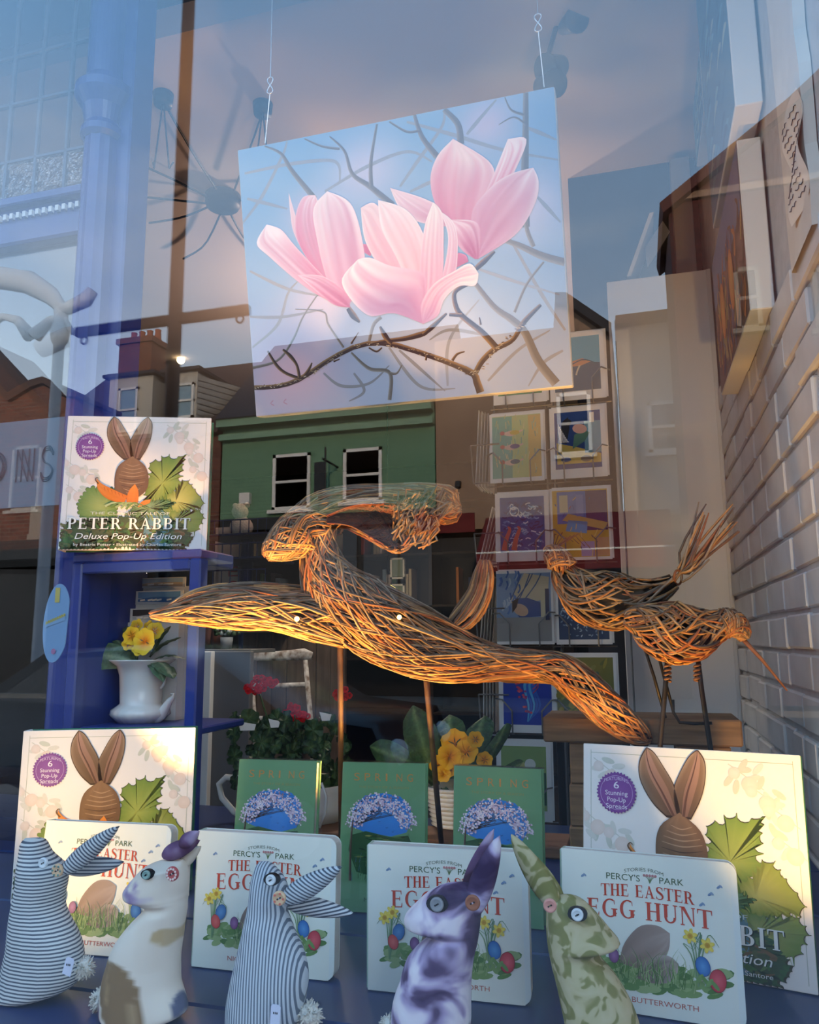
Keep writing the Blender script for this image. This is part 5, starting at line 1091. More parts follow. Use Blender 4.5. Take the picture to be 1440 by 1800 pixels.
wpart('head', bird2, BL2, [SB(YB2, (1262, 1094, 22), (1282, 1096, 25), (1300, 1106, 20), (1309, 1124, 8))], [120], 11, length=(.4, 1), twist=(1.5, 5), rad=.0017)
b = MB(); b.tube([P(1305, 1122, YB2), P(1340, 1160, YB2), P(1384, 1214, YB2-.01)], [.0042, .003, .0012], 7, lin((150, 96, 66))); b.build('beak', WITHY, bird2, True, loc=BL2)
for x0, x1 in ((1174, 1160), (1226, 1250)):
    b = MB(); f_ = P(x1, 1320, YB2); b.tube([P(x0, 1150, YB2), P((x0*2+x1)/3, 1215, YB2), f_, (f_[0]+(f_[0]-P(x0, 1150, YB2)[0])*.9, YB2, DECK+.012)], .0042, 8); lg = b.build('leg', m_black, bird2, True, loc=BL2)
    b = MB(); b.tube([P(x0+5*math.cos(a), 1168+a*1.2, YB2-.005*math.sin(a)) for a in np.linspace(0, 8*PI, 44)], .0026, 5); b.build('binding', mat('withy_binding', (92, 66, 52), rough=.7), lg, True, loc=BL2)
b = MB(); b.bbox((BL2[0]-.09, .80, DECK), (BL2[0]+.09, .88, DECK+.012), .002); b.build('stand', mat('green_stand', (52, 74, 58), rough=.6), bird2, loc=BL2)

# timber bench behind the books
TB = (P(1130, 1300, .95)[0], .98, DECK)
tb = thing('timber_bench', 'rough pale timber plank bench on blocks behind the warm picture book', 'bench', TB)
x0, x1 = P(955, 1290, .93)[0], P(1306, 1290, .93)[0]; z0, z1 = P(1130, 1309, .93)[2], P(1130, 1263, .93)[2]
b = MB(); b.bbox((x0, .93, z0), (x1, 1.07, z1), .003); b.build('plank', m_timber, tb, loc=TB)
xx = P(998, 1410, .93)[0]
for xa_ in (xx, x1-.12):
    for k in range(3):
        zz0 = DECK+(z0-DECK)*k/3; b = MB(); b.bbox((xa_+.003*k, .94, zz0), (xa_+.1, 1.06, zz0+(z0-DECK)/3-.001), .003); b.build('block', m_timber, tb, loc=TB)

# ------------------------------------------------------------------ greeting-card spinner
YC = 1.6
m_wire = mat('rack_wire', (120, 118, 118), rough=.35, metal=.5)
m_card = mat('card_white', (232, 228, 222), rough=.7)
RC = (P(968, 1000, YC)[0], YC+.14, SHOPZ)
rack = thing('card_spinner', 'tall wire spinner rack holding greeting cards in two visible columns', 'rack', RC)
b = MB(); b.tube([(RC[0], RC[1], SHOPZ+.03), (RC[0], RC[1], 2.3)], .016, 12); b.build('pole', m_black, rack, True, loc=RC)
b = MB(); b.lathe([(.001, .0), (.17, .0), (.17, .02), (.03, .05), (.016, .06)], RC, 24); b.build('base', m_black, rack, True, loc=RC)
for px in (866, 968, 1084):
    b = MB(); p0, p1 = P(px, 640, YC+.02), P(px, 1290, YC+.02); b.tube([(p0[0], YC+.025, 2.25), (p0[0], YC+.025, .72)], .003, 6); b.build('upright', m_wire, rack, loc=RC)
b = MB()
for z in (2.2, 1.5, .75): b.tube([(RC[0]-.15, YC+.025, z), (RC[0]+.15, YC+.025, z), (RC[0]+.15, YC+.27, z), (RC[0]-.15, YC+.27, z), (RC[0]-.15, YC+.025, z)], .003, 6)
b.build('hoop', m_wire, rack, loc=RC)
def card_art(kind, w, h):
    a = Art(w, h); rnd = random.Random(hash(kind) % 1000 if False else sum(map(ord, kind))); a.sheet((232, 228, 222), 0)
    def inner(c, m=.09, mb=.13): a.poly(R(m, mb, 1-m, 1-m*.8), c, 1)
    if kind == 'hills':
        inner((96, 164, 190)); a.poly([(.09, .13), (.91, .13), (.91, .52), (.6, .55), (.3, .5), (.09, .45)], (74, 88, 108), 2); a.fan([(.3, .52), (.42, .57), (.6, .6), (.74, .54), (.56, .49), (.4, .49)], (206, 140, 92), 3)
        a.stroke([(.55, .5), (.5, .42), (.48, .36)], .03, (206, 190, 160), 3, 6); a.stroke([(.4, .52), (.62, .58), (.86, .5)], .02, (60, 84, 104), 4, 8)
    elif kind == 'green':
        inner((92, 156, 92)); a.poly([(.09, .13), (.91, .13), (.91, .4), (.5, .5), (.09, .34)], (64, 136, 78), 2)
        for k in range(8): x = .15+.09*k; a.stroke([(x, .2), (x+.03, .4), (x+.05, .6)], .012, (160, 196, 130), 3, 5)
    elif kind == 'swimmers':
        inner((186, 196, 128), .05, .06); a.poly(R(.05, .06, .42, .95), (112, 170, 150), 2); a.poly(R(.72, .06, .95, .95), (210, 176, 96), 2)
        for k in range(60): x, y = rnd.uniform(.08, .9), rnd.uniform(.1, .92); a.stroke([(x, y), (x+rnd.uniform(-.03, .03), y+rnd.uniform(.05, .12))], .012, rnd.choice([(140, 190, 166), (214, 206, 150), (86, 150, 140), (196, 190, 120)]), 2.5, 4)
        for y, c in ((.7, (206, 176, 60)), (.5, (92, 70, 120)), (.28, (46, 92, 116))):
            a.ell(.24, y+.01, .045, .04, (176, 70, 66), 4); a.stroke([(.28, y), (.4, y), (.52, y+.02)], [.05, .12, .06], (226, 186, 164), 4, 8); a.ell(.47, y+.01, .09, .045, c, 5); a.stroke([(.5, y), (.62, y+.04)], .03, (226, 186, 164), 4, 4)
    elif kind == 'lamplit':
        inner((38, 64, 128)); a.poly([(.12, .2), (.9, .2), (.9, .32), (.5, .42), (.12, .5)], (206, 176, 82), 2); a.poly(R(.62, .34, .91, .78), (112, 156, 176), 2)
        a.fan([(.4, .4), (.62, .5), (.72, .62), (.6, .66), (.44, .6)], (86, 128, 112), 3); a.ell(.54, .68, .13, .09, (206, 168, 160), 4, -.2); a.fan([(.18, .5), (.22, .78), (.34, .86), (.36, .7), (.3, .48)], (28, 26, 34), 4); a.ell(.32, .78, .08, .07, (38, 32, 32), 5)
        for k in range(9): a.stroke([(.16+.02*k, .76-.03*k), (.18+.02*k, .5)], .01, (226, 226, 232), 6, 4)
        a.poly(R(.72, .76, .8, .9), (236, 230, 214), 5); a.ell(.28, .26, .09, .045, (60, 90, 140), 5); a.ell(.64, .26, .1, .06, (120, 104, 84), 5)
    elif kind == 'sea':
        inner((44, 86, 150))
        for k in range(130): x, y = rnd.uniform(.12, .82), rnd.uniform(.18, .84); a.stroke([(x, y), (x+.04, y+rnd.uniform(-.03, .05)), (x+.09, y+rnd.uniform(-.03, .03))], .022, rnd.choice([(150, 190, 220), (34, 60, 120), (90, 140, 196), (208, 222, 232), (24, 44, 96)]), 2+(k % 3)*.3, 5)
        for x in (.2, .38): a.stroke([(x-.04, .16), (x, .32), (x+.07, .46), (x+.03, .5)], [.11, .08, .06, .02], (206, 104, 76), 4, 9)
        for q in ring_polys(.36, .72, .09, .07, 0, 360, .012, .016, 20): a.poly(q, (214, 226, 234), 5)
    elif kind == 'room':
        inner((206, 166, 58), .04, .04); a.poly(R(.12, .5, .6, .95), (72, 108, 176), 2); a.poly(R(.6, .4, .95, .95), (72, 52, 96), 2); a.poly([(.2, .55), (.9, .4), (.95, .5), (.3, .64)], (196, 160, 84), 3); a.poly([(.25, .4), (.6, .36), (.62, .52), (.3, .55)], (92, 152, 206), 3)
        a.poly(R(.5, .05, .72, .25), (170, 150, 190), 3); a.poly(R(.74, .05, .95, .3), (206, 160, 110), 3)
        for k in range(16): x, y = rnd.uniform(.1, .85), rnd.uniform(.1, .9); a.stroke([(x, y), (x+rnd.uniform(-.08, .1), y+rnd.uniform(-.1, .1))], .014, rnd.choice([(64, 34, 58), (110, 40, 52), (226, 196, 110), (46, 76, 140)]), 4, 4)
        a.poly(R(.16, .66, .3, .9), (196, 186, 150), 4); a.poly(R(.44, .6, .56, .9), (96, 128, 190), 4)
    elif kind == 'sleeper':
        a.poly(R(.0, .04, .96, .96), (132, 154, 186), 1); a.poly([(.2, .56), (.5, .96), (.94, .9), (.9, .6), (.5, .55)], (206, 190, 158), 2); a.poly(R(0, .04, .96, .36), (150, 146, 142), 2)
        a.fan([(.3, .5), (.34, .62), (.56, .62), (.8, .55), (.88, .38), (.6, .36), (.4, .36)], (66, 84, 140), 3); a.ell(.43, .46, .14, .1, (206, 168, 140), 4, -.5); a.fan([(.28, .42), (.28, .58), (.4, .62), (.36, .5)], (62, 42, 36), 5)
        for k in range(20): x, y = rnd.uniform(.02, .4), rnd.uniform(.4, .92); a.stroke([(x, y), (x+.04, y+.06), (x+.02, y+.12)], .03, rnd.choice([(96, 128, 184), (176, 190, 206), (70, 100, 160)]), 2.5, 5)
        for x0 in (.45, .6): a.stroke([(x0, .95), (x0-.1, .75), (x0-.2, .6)], .02, (72, 92, 132), 3, 5); a.stroke([(x0-.1, .6), (x0+.1, .8), (x0+.2, .95)], .02, (72, 92, 132), 3, 5)
        a.poly(R(.78, .36, .86, .72), (206, 196, 160), 5); a.poly(R(.86, .32, .93, .74), (44, 54, 90), 5)
    elif kind == 'leaves':
        inner((50, 70, 104), .05, .07)
        for k in range(150): x, y = rnd.uniform(.09, .9), rnd.uniform(.12, .9); a.ell(x, y, .028, .012, rnd.choice([(190, 204, 214), (130, 156, 182), (36, 50, 84), (160, 178, 196)]), 2+(k % 3)*.3, rnd.uniform(0, PI), 8)
    elif kind == 'reef':
        inner((30, 60, 160), .08, .1)
        for k in range(5): a.stroke([(.86-.05*k, .9), (.62-.04*k, .62), (.72-.05*k, .34), (.5, .14)], [.03, .05, .03, .02], rnd.choice([(86, 170, 214), (44, 96, 190), (140, 200, 226)]), 2, 12)
        for k in range(40): t_ = rnd.random(); a.ell(.24+.3*t_+rnd.uniform(-.06, .05), .78-.5*t_+rnd.uniform(-.05, .05), .025, .02, rnd.choice([(206, 60, 92), (226, 90, 110), (150, 60, 130)]), 3, n=8)
        for k in range(5): a.stroke([(.6, .5+.05*k), (.7, .6+.04*k), (.66, .8)], .014, (206, 60, 86), 4, 6)
    elif kind == 'meadow':
        inner((120, 116, 56), .05, .05)
        for k in range(80): x, y = rnd.uniform(.07, .9), rnd.uniform(.08, .92); a.ell(x, y, rnd.uniform(.03, .1), rnd.uniform(.02, .06), rnd.choice([(150, 138, 58), (96, 104, 58), (176, 156, 70), (78, 98, 84), (130, 128, 70)]), 2+(k % 4)*.3, rnd.uniform(0, PI), 10)
    elif kind == 'garden':
        inner((140, 164, 96)); a.ell(.4, .6, .2, .2, (206, 196, 120), 2); a.poly(R(.6, .2, .9, .6), (60, 96, 66), 2); a.ell(.62, .7, .1, .1, (226, 226, 210), 3)
    return a
CARDS = [('hills', 968, 1067, 586, 707, .165, 'greeting card of an orange-topped hill under blue sky, top right of the spinner'),
         ('green', 868, 962, 595, 713, .16, 'mostly hidden green greeting card directly below the magnolia canvas'),
         ('swimmers', 862, 958, 727, 850, .16, 'greeting card of three bathers in teal and yellow water'),
         ('lamplit', 969, 1069, 716, 843, .17, 'greeting card with dark-haired figure and blue lamplit interior'),
         ('sea', 872, 968, 866, 988, .16, 'greeting card of swirling blue sea with two raised orange arms'),
         ('room', 970, 1077, 858, 986, .165, 'yellow and violet greeting card of a room, behind the crested willow bird head'),
         ('sleeper', 874, 975, 1003, 1133, .165, 'greeting card of a sleeping dark-haired woman in blue, behind the hare tail'),
         ('leaves', 979, 1077, 1012, 1133, .16, 'dark blue and white leafy greeting card behind the crested willow bird body'),
         ('reef', 878, 980, 1150, 1287, .17, 'deep blue greeting card with red dots, lower left of the spinner'),
         ('meadow', 976, 1089, 1150, 1290, .17, 'olive and gold meadow greeting card above the timber bench'),
         ('garden', 874, 972, 1301, 1440, .17, 'white bordered garden greeting card at the bottom left of the spinner')]
for i, (k, xa_, xb_, ya, yb, _h, lab) in enumerate(CARDS):
    pbl, pbr, ptl = P(xa_, yb, YC), P(xb_, yb-6, YC), P(xa_, ya, YC)
    w, h = pbr[0]-pbl[0], ptl[2]-pbl[2]; t = thing('greeting_card', lab, 'card', (pbl[0], YC, pbl[2]), 'greeting cards in the spinner rack', (-.06, 0, random.uniform(-.03, .03)))
    b = MB(); b.box((0, 0, 0), (w, .0012, h)); b.build('card', m_card, t); b = MB(); b.box((.006, .0035, .004), (w+.005, .005, h+.004)); b.build('envelope', m_card, t)
    card_art(k, w, h).build('card_print', t)
    # wire pocket of the rack in front of this card
    q = MB(); zm = pbl[2]+h*.42; y_ = YC-.012; x0, x1 = pbl[0]-.012, pbl[0]+w+.012
    q.tube([(x0, y_+.035, zm), (x0+w*.15, y_, zm), (x0+w*.32, y_-.002, zm-.03), (x0+w*.32, y_, pbl[2]-.004), (x0+w*.32, y_+.035, pbl[2]-.006)], .0022, 6)
    q.tube([(x1, y_+.035, zm), (x1-w*.15, y_, zm), (x1-w*.32, y_-.002, zm-.03), (x1-w*.32, y_, pbl[2]-.004), (x1-w*.32, y_+.035, pbl[2]-.006)], .0022, 6)
    q.tube([(x0, y_+.035, pbl[2]-.006), (x1, y_+.035, pbl[2]-.006)], .0022, 6); q.build('wire_pocket', m_wire, rack, loc=RC)
# side pockets: cards seen edge-on
for s_, (ya, yb, xt, xb_) in enumerate(((716, 850, 838, 832), (888, 988, 862, 838), (1010, 1130, 848, 840), (1150, 1292, 846, 846))):
    for k in range(5):
        yy = YC+.03+.012*k; p0 = P(xb_+k*4.2, yb, YC); p1 = P(xt+k*4.2, ya, YC)
        b = MB(); o0 = np.array((p0[0], yy, p0[2])); d_ = np.array((p1[0]-p0[0], 0, p1[2]-p0[2]))
        b.prism([o0, o0+np.array((.0016, 0, 0)), o0+np.array((.0016, 0, 0))+d_, o0+d_], (0, .11, 0))
        tag(b.build('greeting_card', m_card, loc=tuple(o0)), 'white card seen edge-on, %s of five in the spinner\'s %s side pocket' % (('leftmost', 'second from left', 'middle one', 'fourth from left', 'rightmost')[k], ('top', 'second', 'third', 'lowest')[s_]), 'card', 'edge-on cards in the side pockets')
    q = MB(); p0, p1 = P(xb_-5, yb, YC), P(xb_-5, (ya*.5+yb*.5), YC)
    q.tube([(p1[0], YC+.005, p1[2]), (p1[0]+.085, YC+.005, p1[2])], .0022, 6); q.tube([(p1[0], YC+.005, p1[2]), (p0[0]+.008, YC+.005, p0[2])], .0022, 6); q.tube([(p0[0]+.008, YC+.005, p0[2]), (p1[0]+.085, YC+.005, p0[2])], .0022, 6); q.build('wire_pocket', m_wire, rack, loc=RC)

# ------------------------------------------------------------------ right side: white panel, canvases on the brick wall
YW = 2.06
x0, x1 = P(1086, 880, YW)[0], .296; z1 = P(1160, 484, YW)[2]
PL = ((x0+x1)/2, YW+.02, SHOPZ)
pn = thing('display_panel', 'tall plain white display panel standing against the brick wall', 'panel', PL)
b = MB(); b.bbox((x0, YW, SHOPZ), (x1, YW+.03, z1), .002); b.build('board', mat('panel_white', (240, 240, 240), rough=.7), pn, loc=PL)
b = MB(); b.bbox((x1-.012, YW-.004, SHOPZ), (x1+.002, YW, z1), .001); b.build('edge_strip', m_whitep, pn, loc=PL)
# dark partition behind rack and canvases
b = MB(); X0 = P(1003, 420, 2.3)[0]; b.box((X0, 2.3, SHOPZ), (.3, 2.4, 3.2)); struct(b.build('wall_partition', mat('partition_grey', (62, 64, 72), rough=.9)))
# grey post beyond the canvases
b = MB(); xa_, xb_ = P(1172, 200, 2.2)[0], P(1206, 200, 2.2)[0]; b.bbox((xa_, 2.2, z1-.3), (xb_, 2.26, 3.15), .002); struct(b.build('trim_6', mat('post_grey', (150, 150, 154), rough=.7)))
def side_canvas(label, y0, y1, z0, z1_, art, depth=.045):
    """deep canvas hung flat on the right wall, picture facing left"""
    loc = (.3, (y0+y1)/2, z0); t = thing('side_canvas', label, 'canvas', loc, 'canvases on the right wall')
    b = MB(); b.bbox((.298-depth, y0, z0), (.2985, y1, z1_), .002); b.build('canvas', m_whitep, t, loc=loc)
    w, h = y1-y0, z1_-z0; a = Art(w, h, 0); art(a); vs = np.array(a.m.v)
    a.m.v = [(.298-depth+v[1]*2-.0004, y1-v[0], z0+v[2]) for v in vs]; a.m.build('painted_surface', INK, t, loc=loc)
def art_sea(a):
    a.sheet((72, 120, 150), 0, .01, .01, .99, .99); rnd = random.Random(2)
    for k in range(70): y = rnd.uniform(.03, .95); x = rnd.uniform(.02, .8); a.stroke([(x, y), (x+.1, y+.02), (x+.18, y)], [.01, .05, .01], rnd.choice([(44, 92, 130), (96, 150, 172), (140, 180, 186), (58, 104, 140), (176, 190, 180)]), 1+(k % 3)*.3, 6)
def art_fire(a):
    a.sheet((92, 56, 60), 0, .01, .01, .99, .99); rnd = random.Random(6); a.poly(R(.01, .62, .99, .99), (96, 120, 160), 1)
    for k in range(90): y = rnd.uniform(.02, .62); x = rnd.uniform(.03, .93); a.stroke([(x, y), (x+rnd.uniform(-.04, .08), y+.12), (x+rnd.uniform(-.06, .1), y+.2)], [.04, .03, .006], rnd.choice([(140, 70, 50), (206, 120, 50), (84, 48, 84), (60, 60, 110), (176, 140, 70), (70, 44, 40)]), 2+(k % 3)*.3, 6)
    for x in (.3, .62): a.ell(x, .45, .07, .13, (226, 120, 40), 4, .1, c2=(240, 170, 70))
side_canvas('upper deep white canvas with blue sea picture on the right wall, nearest the glass', .955, 1.46, P(1290, 185, .95)[2]-.0, 3.15, art_sea, .052)
zl = PX(1365, 540, .3)[2]
side_canvas('lower deep white canvas with fiery grass picture, its underside lit yellow', 1.014, 1.60, zl, PX(1346, 208, .3)[2], art_fire, .046)
side_canvas('far thin canvas edge hung on the right wall beyond the sea canvas', 1.66, 1.95, P(1206, 250, 1.8)[2], 3.15, art_sea, .03)
# canvas leaning on top of the white panel
p0, p1 = P(1102, 486, 2.1), P(1142, 374, 2.1); LC = tuple(p0)
t = thing('leaning_canvas', 'thin white canvas seen edge-on leaning above the white display panel', 'canvas', LC)
dv = p1-p0; b = MB(); b.prism([p0, p0+np.array((.014, 0, -.0)), p0+np.array((.014, 0, 0))+dv, p0+dv], (0, .22, 0)); b.build('canvas', m_whitep, t, loc=LC)
b = MB(); b.prism([p0+dv*.55+np.array((.02, .05, 0)), p0+dv*.2+np.array((.055, .05, 0)), p0+dv*.75+np.array((.09, .05, 0)), p0+dv*.95+np.array((.05, .05, 0))], (0, .006, 0)); b.build('label_card', mat('label_grey', (150, 150, 158), rough=.7), t, loc=LC)

# ------------------------------------------------------------------ left side: blue cabinet, urn with primula
YK = .70
xa_, xb_ = P(126, 1000, YK)[0], P(352, 1000, YK)[0]; zt = 1.576
KL = ((xa_+xb_)/2, YK+.15, DECK)
cab = thing('blue_cabinet', 'open blue painted cabinet holding the white urn and seaside postcards', 'cabinet', KL)
def part(nm, a_, b_, m=m_blue, ch=.003, par=cab, loc=KL): q = MB(); q.bbox(a_, b_, ch); return q.build(nm, m, par, loc=loc)
fw = .024
for x_ in (xa_, xb_-fw):
    part('front_stile', (x_, YK, DECK), (x_+fw, YK+.03, zt-.018))
part('side_panel', (xa_, YK+.03, DECK), (xa_+.012, YK+.24, zt-.018)); 
part('top_panel', (xa_, YK, zt-.018), (xb_, YK+.13, zt)); part('top_panel', (xa_, YK+.13, zt-.018), (xb_-.06, YK+.24, zt)); part('front_rail', (xa_+fw, YK, zt-.04), (xb_-fw, YK+.02, zt-.018))
zs = P(245, 1268, YK+.14)[2]
part('shelf', (xa_+fw, YK+.02, zs-.014), (xb_-fw, YK+.24, zs)); part('shelf', (xa_+fw, YK+.02, DECK), (xb_-fw, YK+.24, DECK+.014))
# postcards on a tiered rack inside
rnd = random.Random(21)
for i, (px0, px1, py0, py1) in enumerate(((242, 326, 1014, 1034), (238, 322, 1037, 1063), (228, 322, 1068, 1094))):
    y_ = YK+.22-.025*i; a_, c_ = P(px0, py1, y_), P(px1, py0, y_); w, h = min(c_[0], xb_-fw-.002)-a_[0], c_[2]-a_[2]
    t = thing('postcard', ['seaside postcard on the top tier inside the blue cabinet', 'seaside postcard with blue bay on the middle tier inside the blue cabinet', 'dark lettered postcard on the bottom tier behind the yellow primula'][i], 'card', tuple(a_), 'postcards in the blue cabinet')
    b = MB(); b.box((0, 0, 0), (w, .004, h)); b.build('card', m_card, t); a = Art(w, h); a.sheet((206, 210, 214), 0)
    a.poly(R(.05, .45, .95, .92), [(150, 176, 200), (92, 140, 190), (40, 40, 52)][i], 1); a.poly([(.05, .2), (.95, .1), (.95, .5), (.4, .55), (.05, .4)], [(176, 160, 140), (60, 104, 160), (180, 186, 190)][i], 2)
    for k in range(6): x = rnd.uniform(.1, .8); a.stroke([(x, .3), (x+.1, .35)], .03, (226, 226, 222), 3, 4)
    a.build('card_print', t)
t = thing('card_riser', 'white stepped riser carrying postcards inside the blue cabinet', 'riser', (a_[0]+.05, YK+.27, zs))
for i in range(3): q = MB(); q.box((P(228, 1094, YK+.26)[0]+.004*i, YK+.174+.025*i, zs), (P(322, 1094, YK+.19)[0], YK+.198+.025*i, (P(240, 1094, YK+.21)[2], P(240, 1063, YK+.23)[2], P(240, 1034, YK+.26)[2])[i]-.001)); q.build('step', m_whitep, t, loc=(a_[0]+.05, YK+.27, zs))

m_china = mat('white_glazed_china', (226, 222, 214), rough=.15, spec=.6)
def leafmesh(mb, base, tip, hw, droop, rnd, c1, c2, n=12, m=7, side=None, cup=.2):
    base, tip = np.array(base, float), np.array(tip, float); d = tip-base; L = np.linalg.norm(d); sd = np.array(side if side is not None else np.cross(d, (0, 0, 1))); sd = sd/(np.linalg.norm(sd)+1e-9); up = np.cross(sd, d/L)
    if up[2] < 0 and side is None: up = -up
    rows, cols = [], []
    for i in range(n+1):
        t = i/n; w = hw*max(.05, math.sin(PI*min(1, .06+t*.94))**.55*(.55+.6*t)*(1 if t < .86 else max(.15, 1-((t-.86)/.14)**2)))
        c = base+d*t+np.array((0, 0, -droop*t*t))+up*.12*L*math.sin(PI*t); row = []
        for j in range(m):
            q = j/(m-1)*2-1; rib = .06*hw*math.cos(i*2.2+abs(q)*2.5)
            row.append(c+sd*w*q+up*(cup*w*q*q*-1+rib*(abs(q) > .1))); k = abs(q); cols.append(lin([a*(1-k*.6)+b_*k*.6+rnd.uniform(-5, 5) for a, b_ in zip((c2 if k < .05 else c1), c1)]))
        rows.append(row)
    mb.grid(rows, cols)
def flower(mb, c, r, rnd, c_out, c_in, nd=(0, -1, .2), n=5):
    nd = np.array(nd, float); nd /= np.linalg.norm(nd); e1 = np.cross(nd, (0, 0, 1)); e1 /= np.linalg.norm(e1); e2 = np.cross(e1, nd); off = rnd.uniform(0, 6)
    for k in range(n):
        a = off+2*PI*k/n; rows, cols = [], []
        for i in range(5):
            t = i/4; row = []
            for j in range(5):
                q = (j/4*2-1)*(.16+.50*t)*(1 if t < .9 else .85); rr = r*(t*(1-.12*(abs(j-2) == 0)*(t > .9)))
                row.append(np.array(c)+rr*(math.cos(a+q*1.25)*e1+math.sin(a+q*1.25)*e2)+nd*r*(.22*t-.1*t*t+.06*math.sin(q*5+k))); k_ = min(1, t*1.5); cols.append(lin([x*(1-k_)+y*k_ for x, y in zip(c_in, c_out)]))
            rows.append(row)
        mb.grid(rows, cols)
YU = YK+.13
uc = P(246, 1270, YU); us = pxm(YU, 246)
UL = (uc[0], YU, zs)
ur = thing('white_urn', 'white china urn with fluted foot and scrolled side handle in the blue cabinet', 'vase', UL)
H_ = (1270-1166)*us
prof = [(.001, 0), (.036, 0), (.044, .01), (.049, .25*H_*.5), (.047, .2*H_), (.038, .26*H_), (.034, .30*H_), (.0355, .55*H_), (.037, .75*H_), (.042, .9*H_), (.054, .98*H_), (.055, H_), (.051, H_), (.036, .88*H_), (.033, .6*H_)]
b = MB(); b.lathe([(r*us/.00092*.92, z) for r, z in prof], UL, 56, flute=lambda j, th: (.025*math.cos(th*22) if 1 <= j <= 5 else 0)); b.build('body', m_china, ur, True, loc=UL)
b = MB(); b.tube([P(x, y, YU-.005) for x, y in ((272, 1266), (284, 1256), (292, 1242), (298, 1232), (304, 1226), (306, 1220), (300, 1220))], [.012, .011, .009, .007, .005, .003, .002], 8); b.build('scroll_handle', m_china, ur, True, loc=UL)
b = MB(); b.tube([P(x, y, YU-.003) for x, y in ((283, 1210), (290, 1200), (291, 1192), (285, 1188))], [.003, .003, .003, .002], 6); b.build('scroll_handle', m_china, ur, True, loc=UL)
rnd = random.Random(33)
PRL = tuple(P(246, 1172, YU))
pr = thing('yellow_primula', 'yellow primula with crinkled leaves planted in the white urn', 'plant', PRL)
for bx, by, tx, ty, hw, dr, dy in ((240, 1165, 150, 1142, .034, .012, -.03), (236, 1158, 158, 1118, .016, -.0, .03), (262, 1160, 305, 1192, .026, .0, -.04), (262, 1155, 318, 1120, .018, 0, .0), (270, 1160, 326, 1150, .022, .01, .02), (240, 1158, 220, 1098, .016, 0, .05), (268, 1150, 300, 1100, .014, 0, -.01), (258, 1166, 288, 1180, .018, .02, -.05)):
    b = MB(); leafmesh(b, P(bx, by, YU-.01), P(tx, ty, YU+dy), hw, dr, rnd, (92, 116, 84), (150, 166, 130), side=(.25, .35, .9) if hw > .03 else None); b.build('leaf', LEAF, pr, True, loc=PRL)
for x, y, r, dy in ((255, 1128, 21, -.05), (232, 1118, 15, -.035), (240, 1103, 14, -.02), (272, 1110, 15, -.03), (228, 1130, 13, -.03), (262, 1105, 13, -.015), (247, 1140, 13, -.045)):
    b = MB(); flower(b, P(x, y, YU+dy), r*us*1.1, rnd, (240, 200, 50), (222, 120, 24), (rnd.uniform(-.3, .3), -1, rnd.uniform(.1, .5)), 6); b.build('flower', PETAL, pr, True, loc=PRL)

# ------------------------------------------------------------------ middle: geranium in a white jug, primula in a ribbed pot
YJ = 1.14
jc = PZ(520, 1462, DECK); JL = (jc[0], YJ, DECK); s_ = pxm(YJ, 520)
jg = thing('white_jug', 'large white china jug with loop handle standing behind the green hardback', 'jug', JL)
Hh = P(520, 1372, YJ)[2]-DECK; r0 = 78*s_
b = MB(); b.lathe([(.001, 0), (r0*.7, 0), (r0*.82, .01), (r0*1.05, Hh*.35), (r0*1.08, Hh*.55), (r0*.98, Hh*.85), (r0, Hh), (r0*.95, Hh), (r0*.9, Hh*.8)], JL, 40); b.build('body', m_china, jg, True, loc=JL)
b = MB(); b.tube([P(x, y, YJ) for x, y in ((440, 1440), (412, 1428), (390, 1402), (385, 1378), (398, 1366), (420, 1368), (446, 1382))], .0075, 10); b.build('handle', m_china, jg, True, loc=JL)
b = MB(); b.tube([P(x, y, YJ-r0*1.0) for x, y in ((565, 1376), (574, 1400), (572, 1430), (562, 1455))], .003, 6); b.build('raised_line', m_china, jg, True, loc=JL)
GL = (JL[0], YJ, DECK+Hh)
ge = thing('red_geranium', 'bushy geranium with small red flower heads growing in the white jug', 'plant', GL)
b = MB(); b.lathe([(.001, -.012), (r0*.9, -.012)], GL, 20); b.build('soil', mat('soil', (38, 28, 22), rough=.95), ge, loc=GL)
for k in range(120):
    px, py = rnd.gauss(500, 46), rnd.uniform(1262, 1385); px = min(max(px, 412), 605); dy = rnd.uniform(-.1, .06); c = P(px, py, YJ+dy); r = rnd.uniform(.013, .026); nd = np.array((rnd.uniform(-.7, .7), -1, rnd.uniform(-.2, 1.0))); nd /= np.linalg.norm(nd); e1 = np.cross(nd, (0, 0, 1)); e1 /= np.linalg.norm(e1); e2 = np.cross(e1, nd)
    g_ = rnd.choice([(44, 70, 40), (54, 82, 48), (38, 58, 38), (66, 92, 54)]); b = MB(); vs = [c]; cs = [lin((86, 110, 66))]
    for j in range(22):
        a = 2*PI*j/22; q = r*(1+.10*math.cos(a*7)); q *= .55 if j == 0 else 1; vs.append(c+q*(math.cos(a)*e1+math.sin(a)*e2)+nd*r*.2*math.cos(a*5)); cs.append(lin(g_))
    b.add(vs, [(0, 1+j, 1+(j+1) % 22) for j in range(22)], cs); b.build('leaf', LEAF, ge, loc=GL)
for x, y, sc in ((455, 1204, 1.0), (442, 1212, .7), (474, 1200, .8), (520, 1246, 1.0), (510, 1256, .7), (532, 1258, .6), (606, 1216, .8), (596, 1224, .6)):
    b = MB(); c0 = P(x, y, YJ-.05)
    for k in range(11):
        d = np.array((rnd.gauss(0, .010), rnd.gauss(0, .006)-.008, rnd.gauss(0, .008)))*sc; flower(b, c0+d, .0085*(sc**.3), rnd, (214, 22, 26), (160, 12, 20), (d[0]*50, -1, d[2]*50+.2))
    b.build('flower_head', PETAL, ge, True, loc=GL)
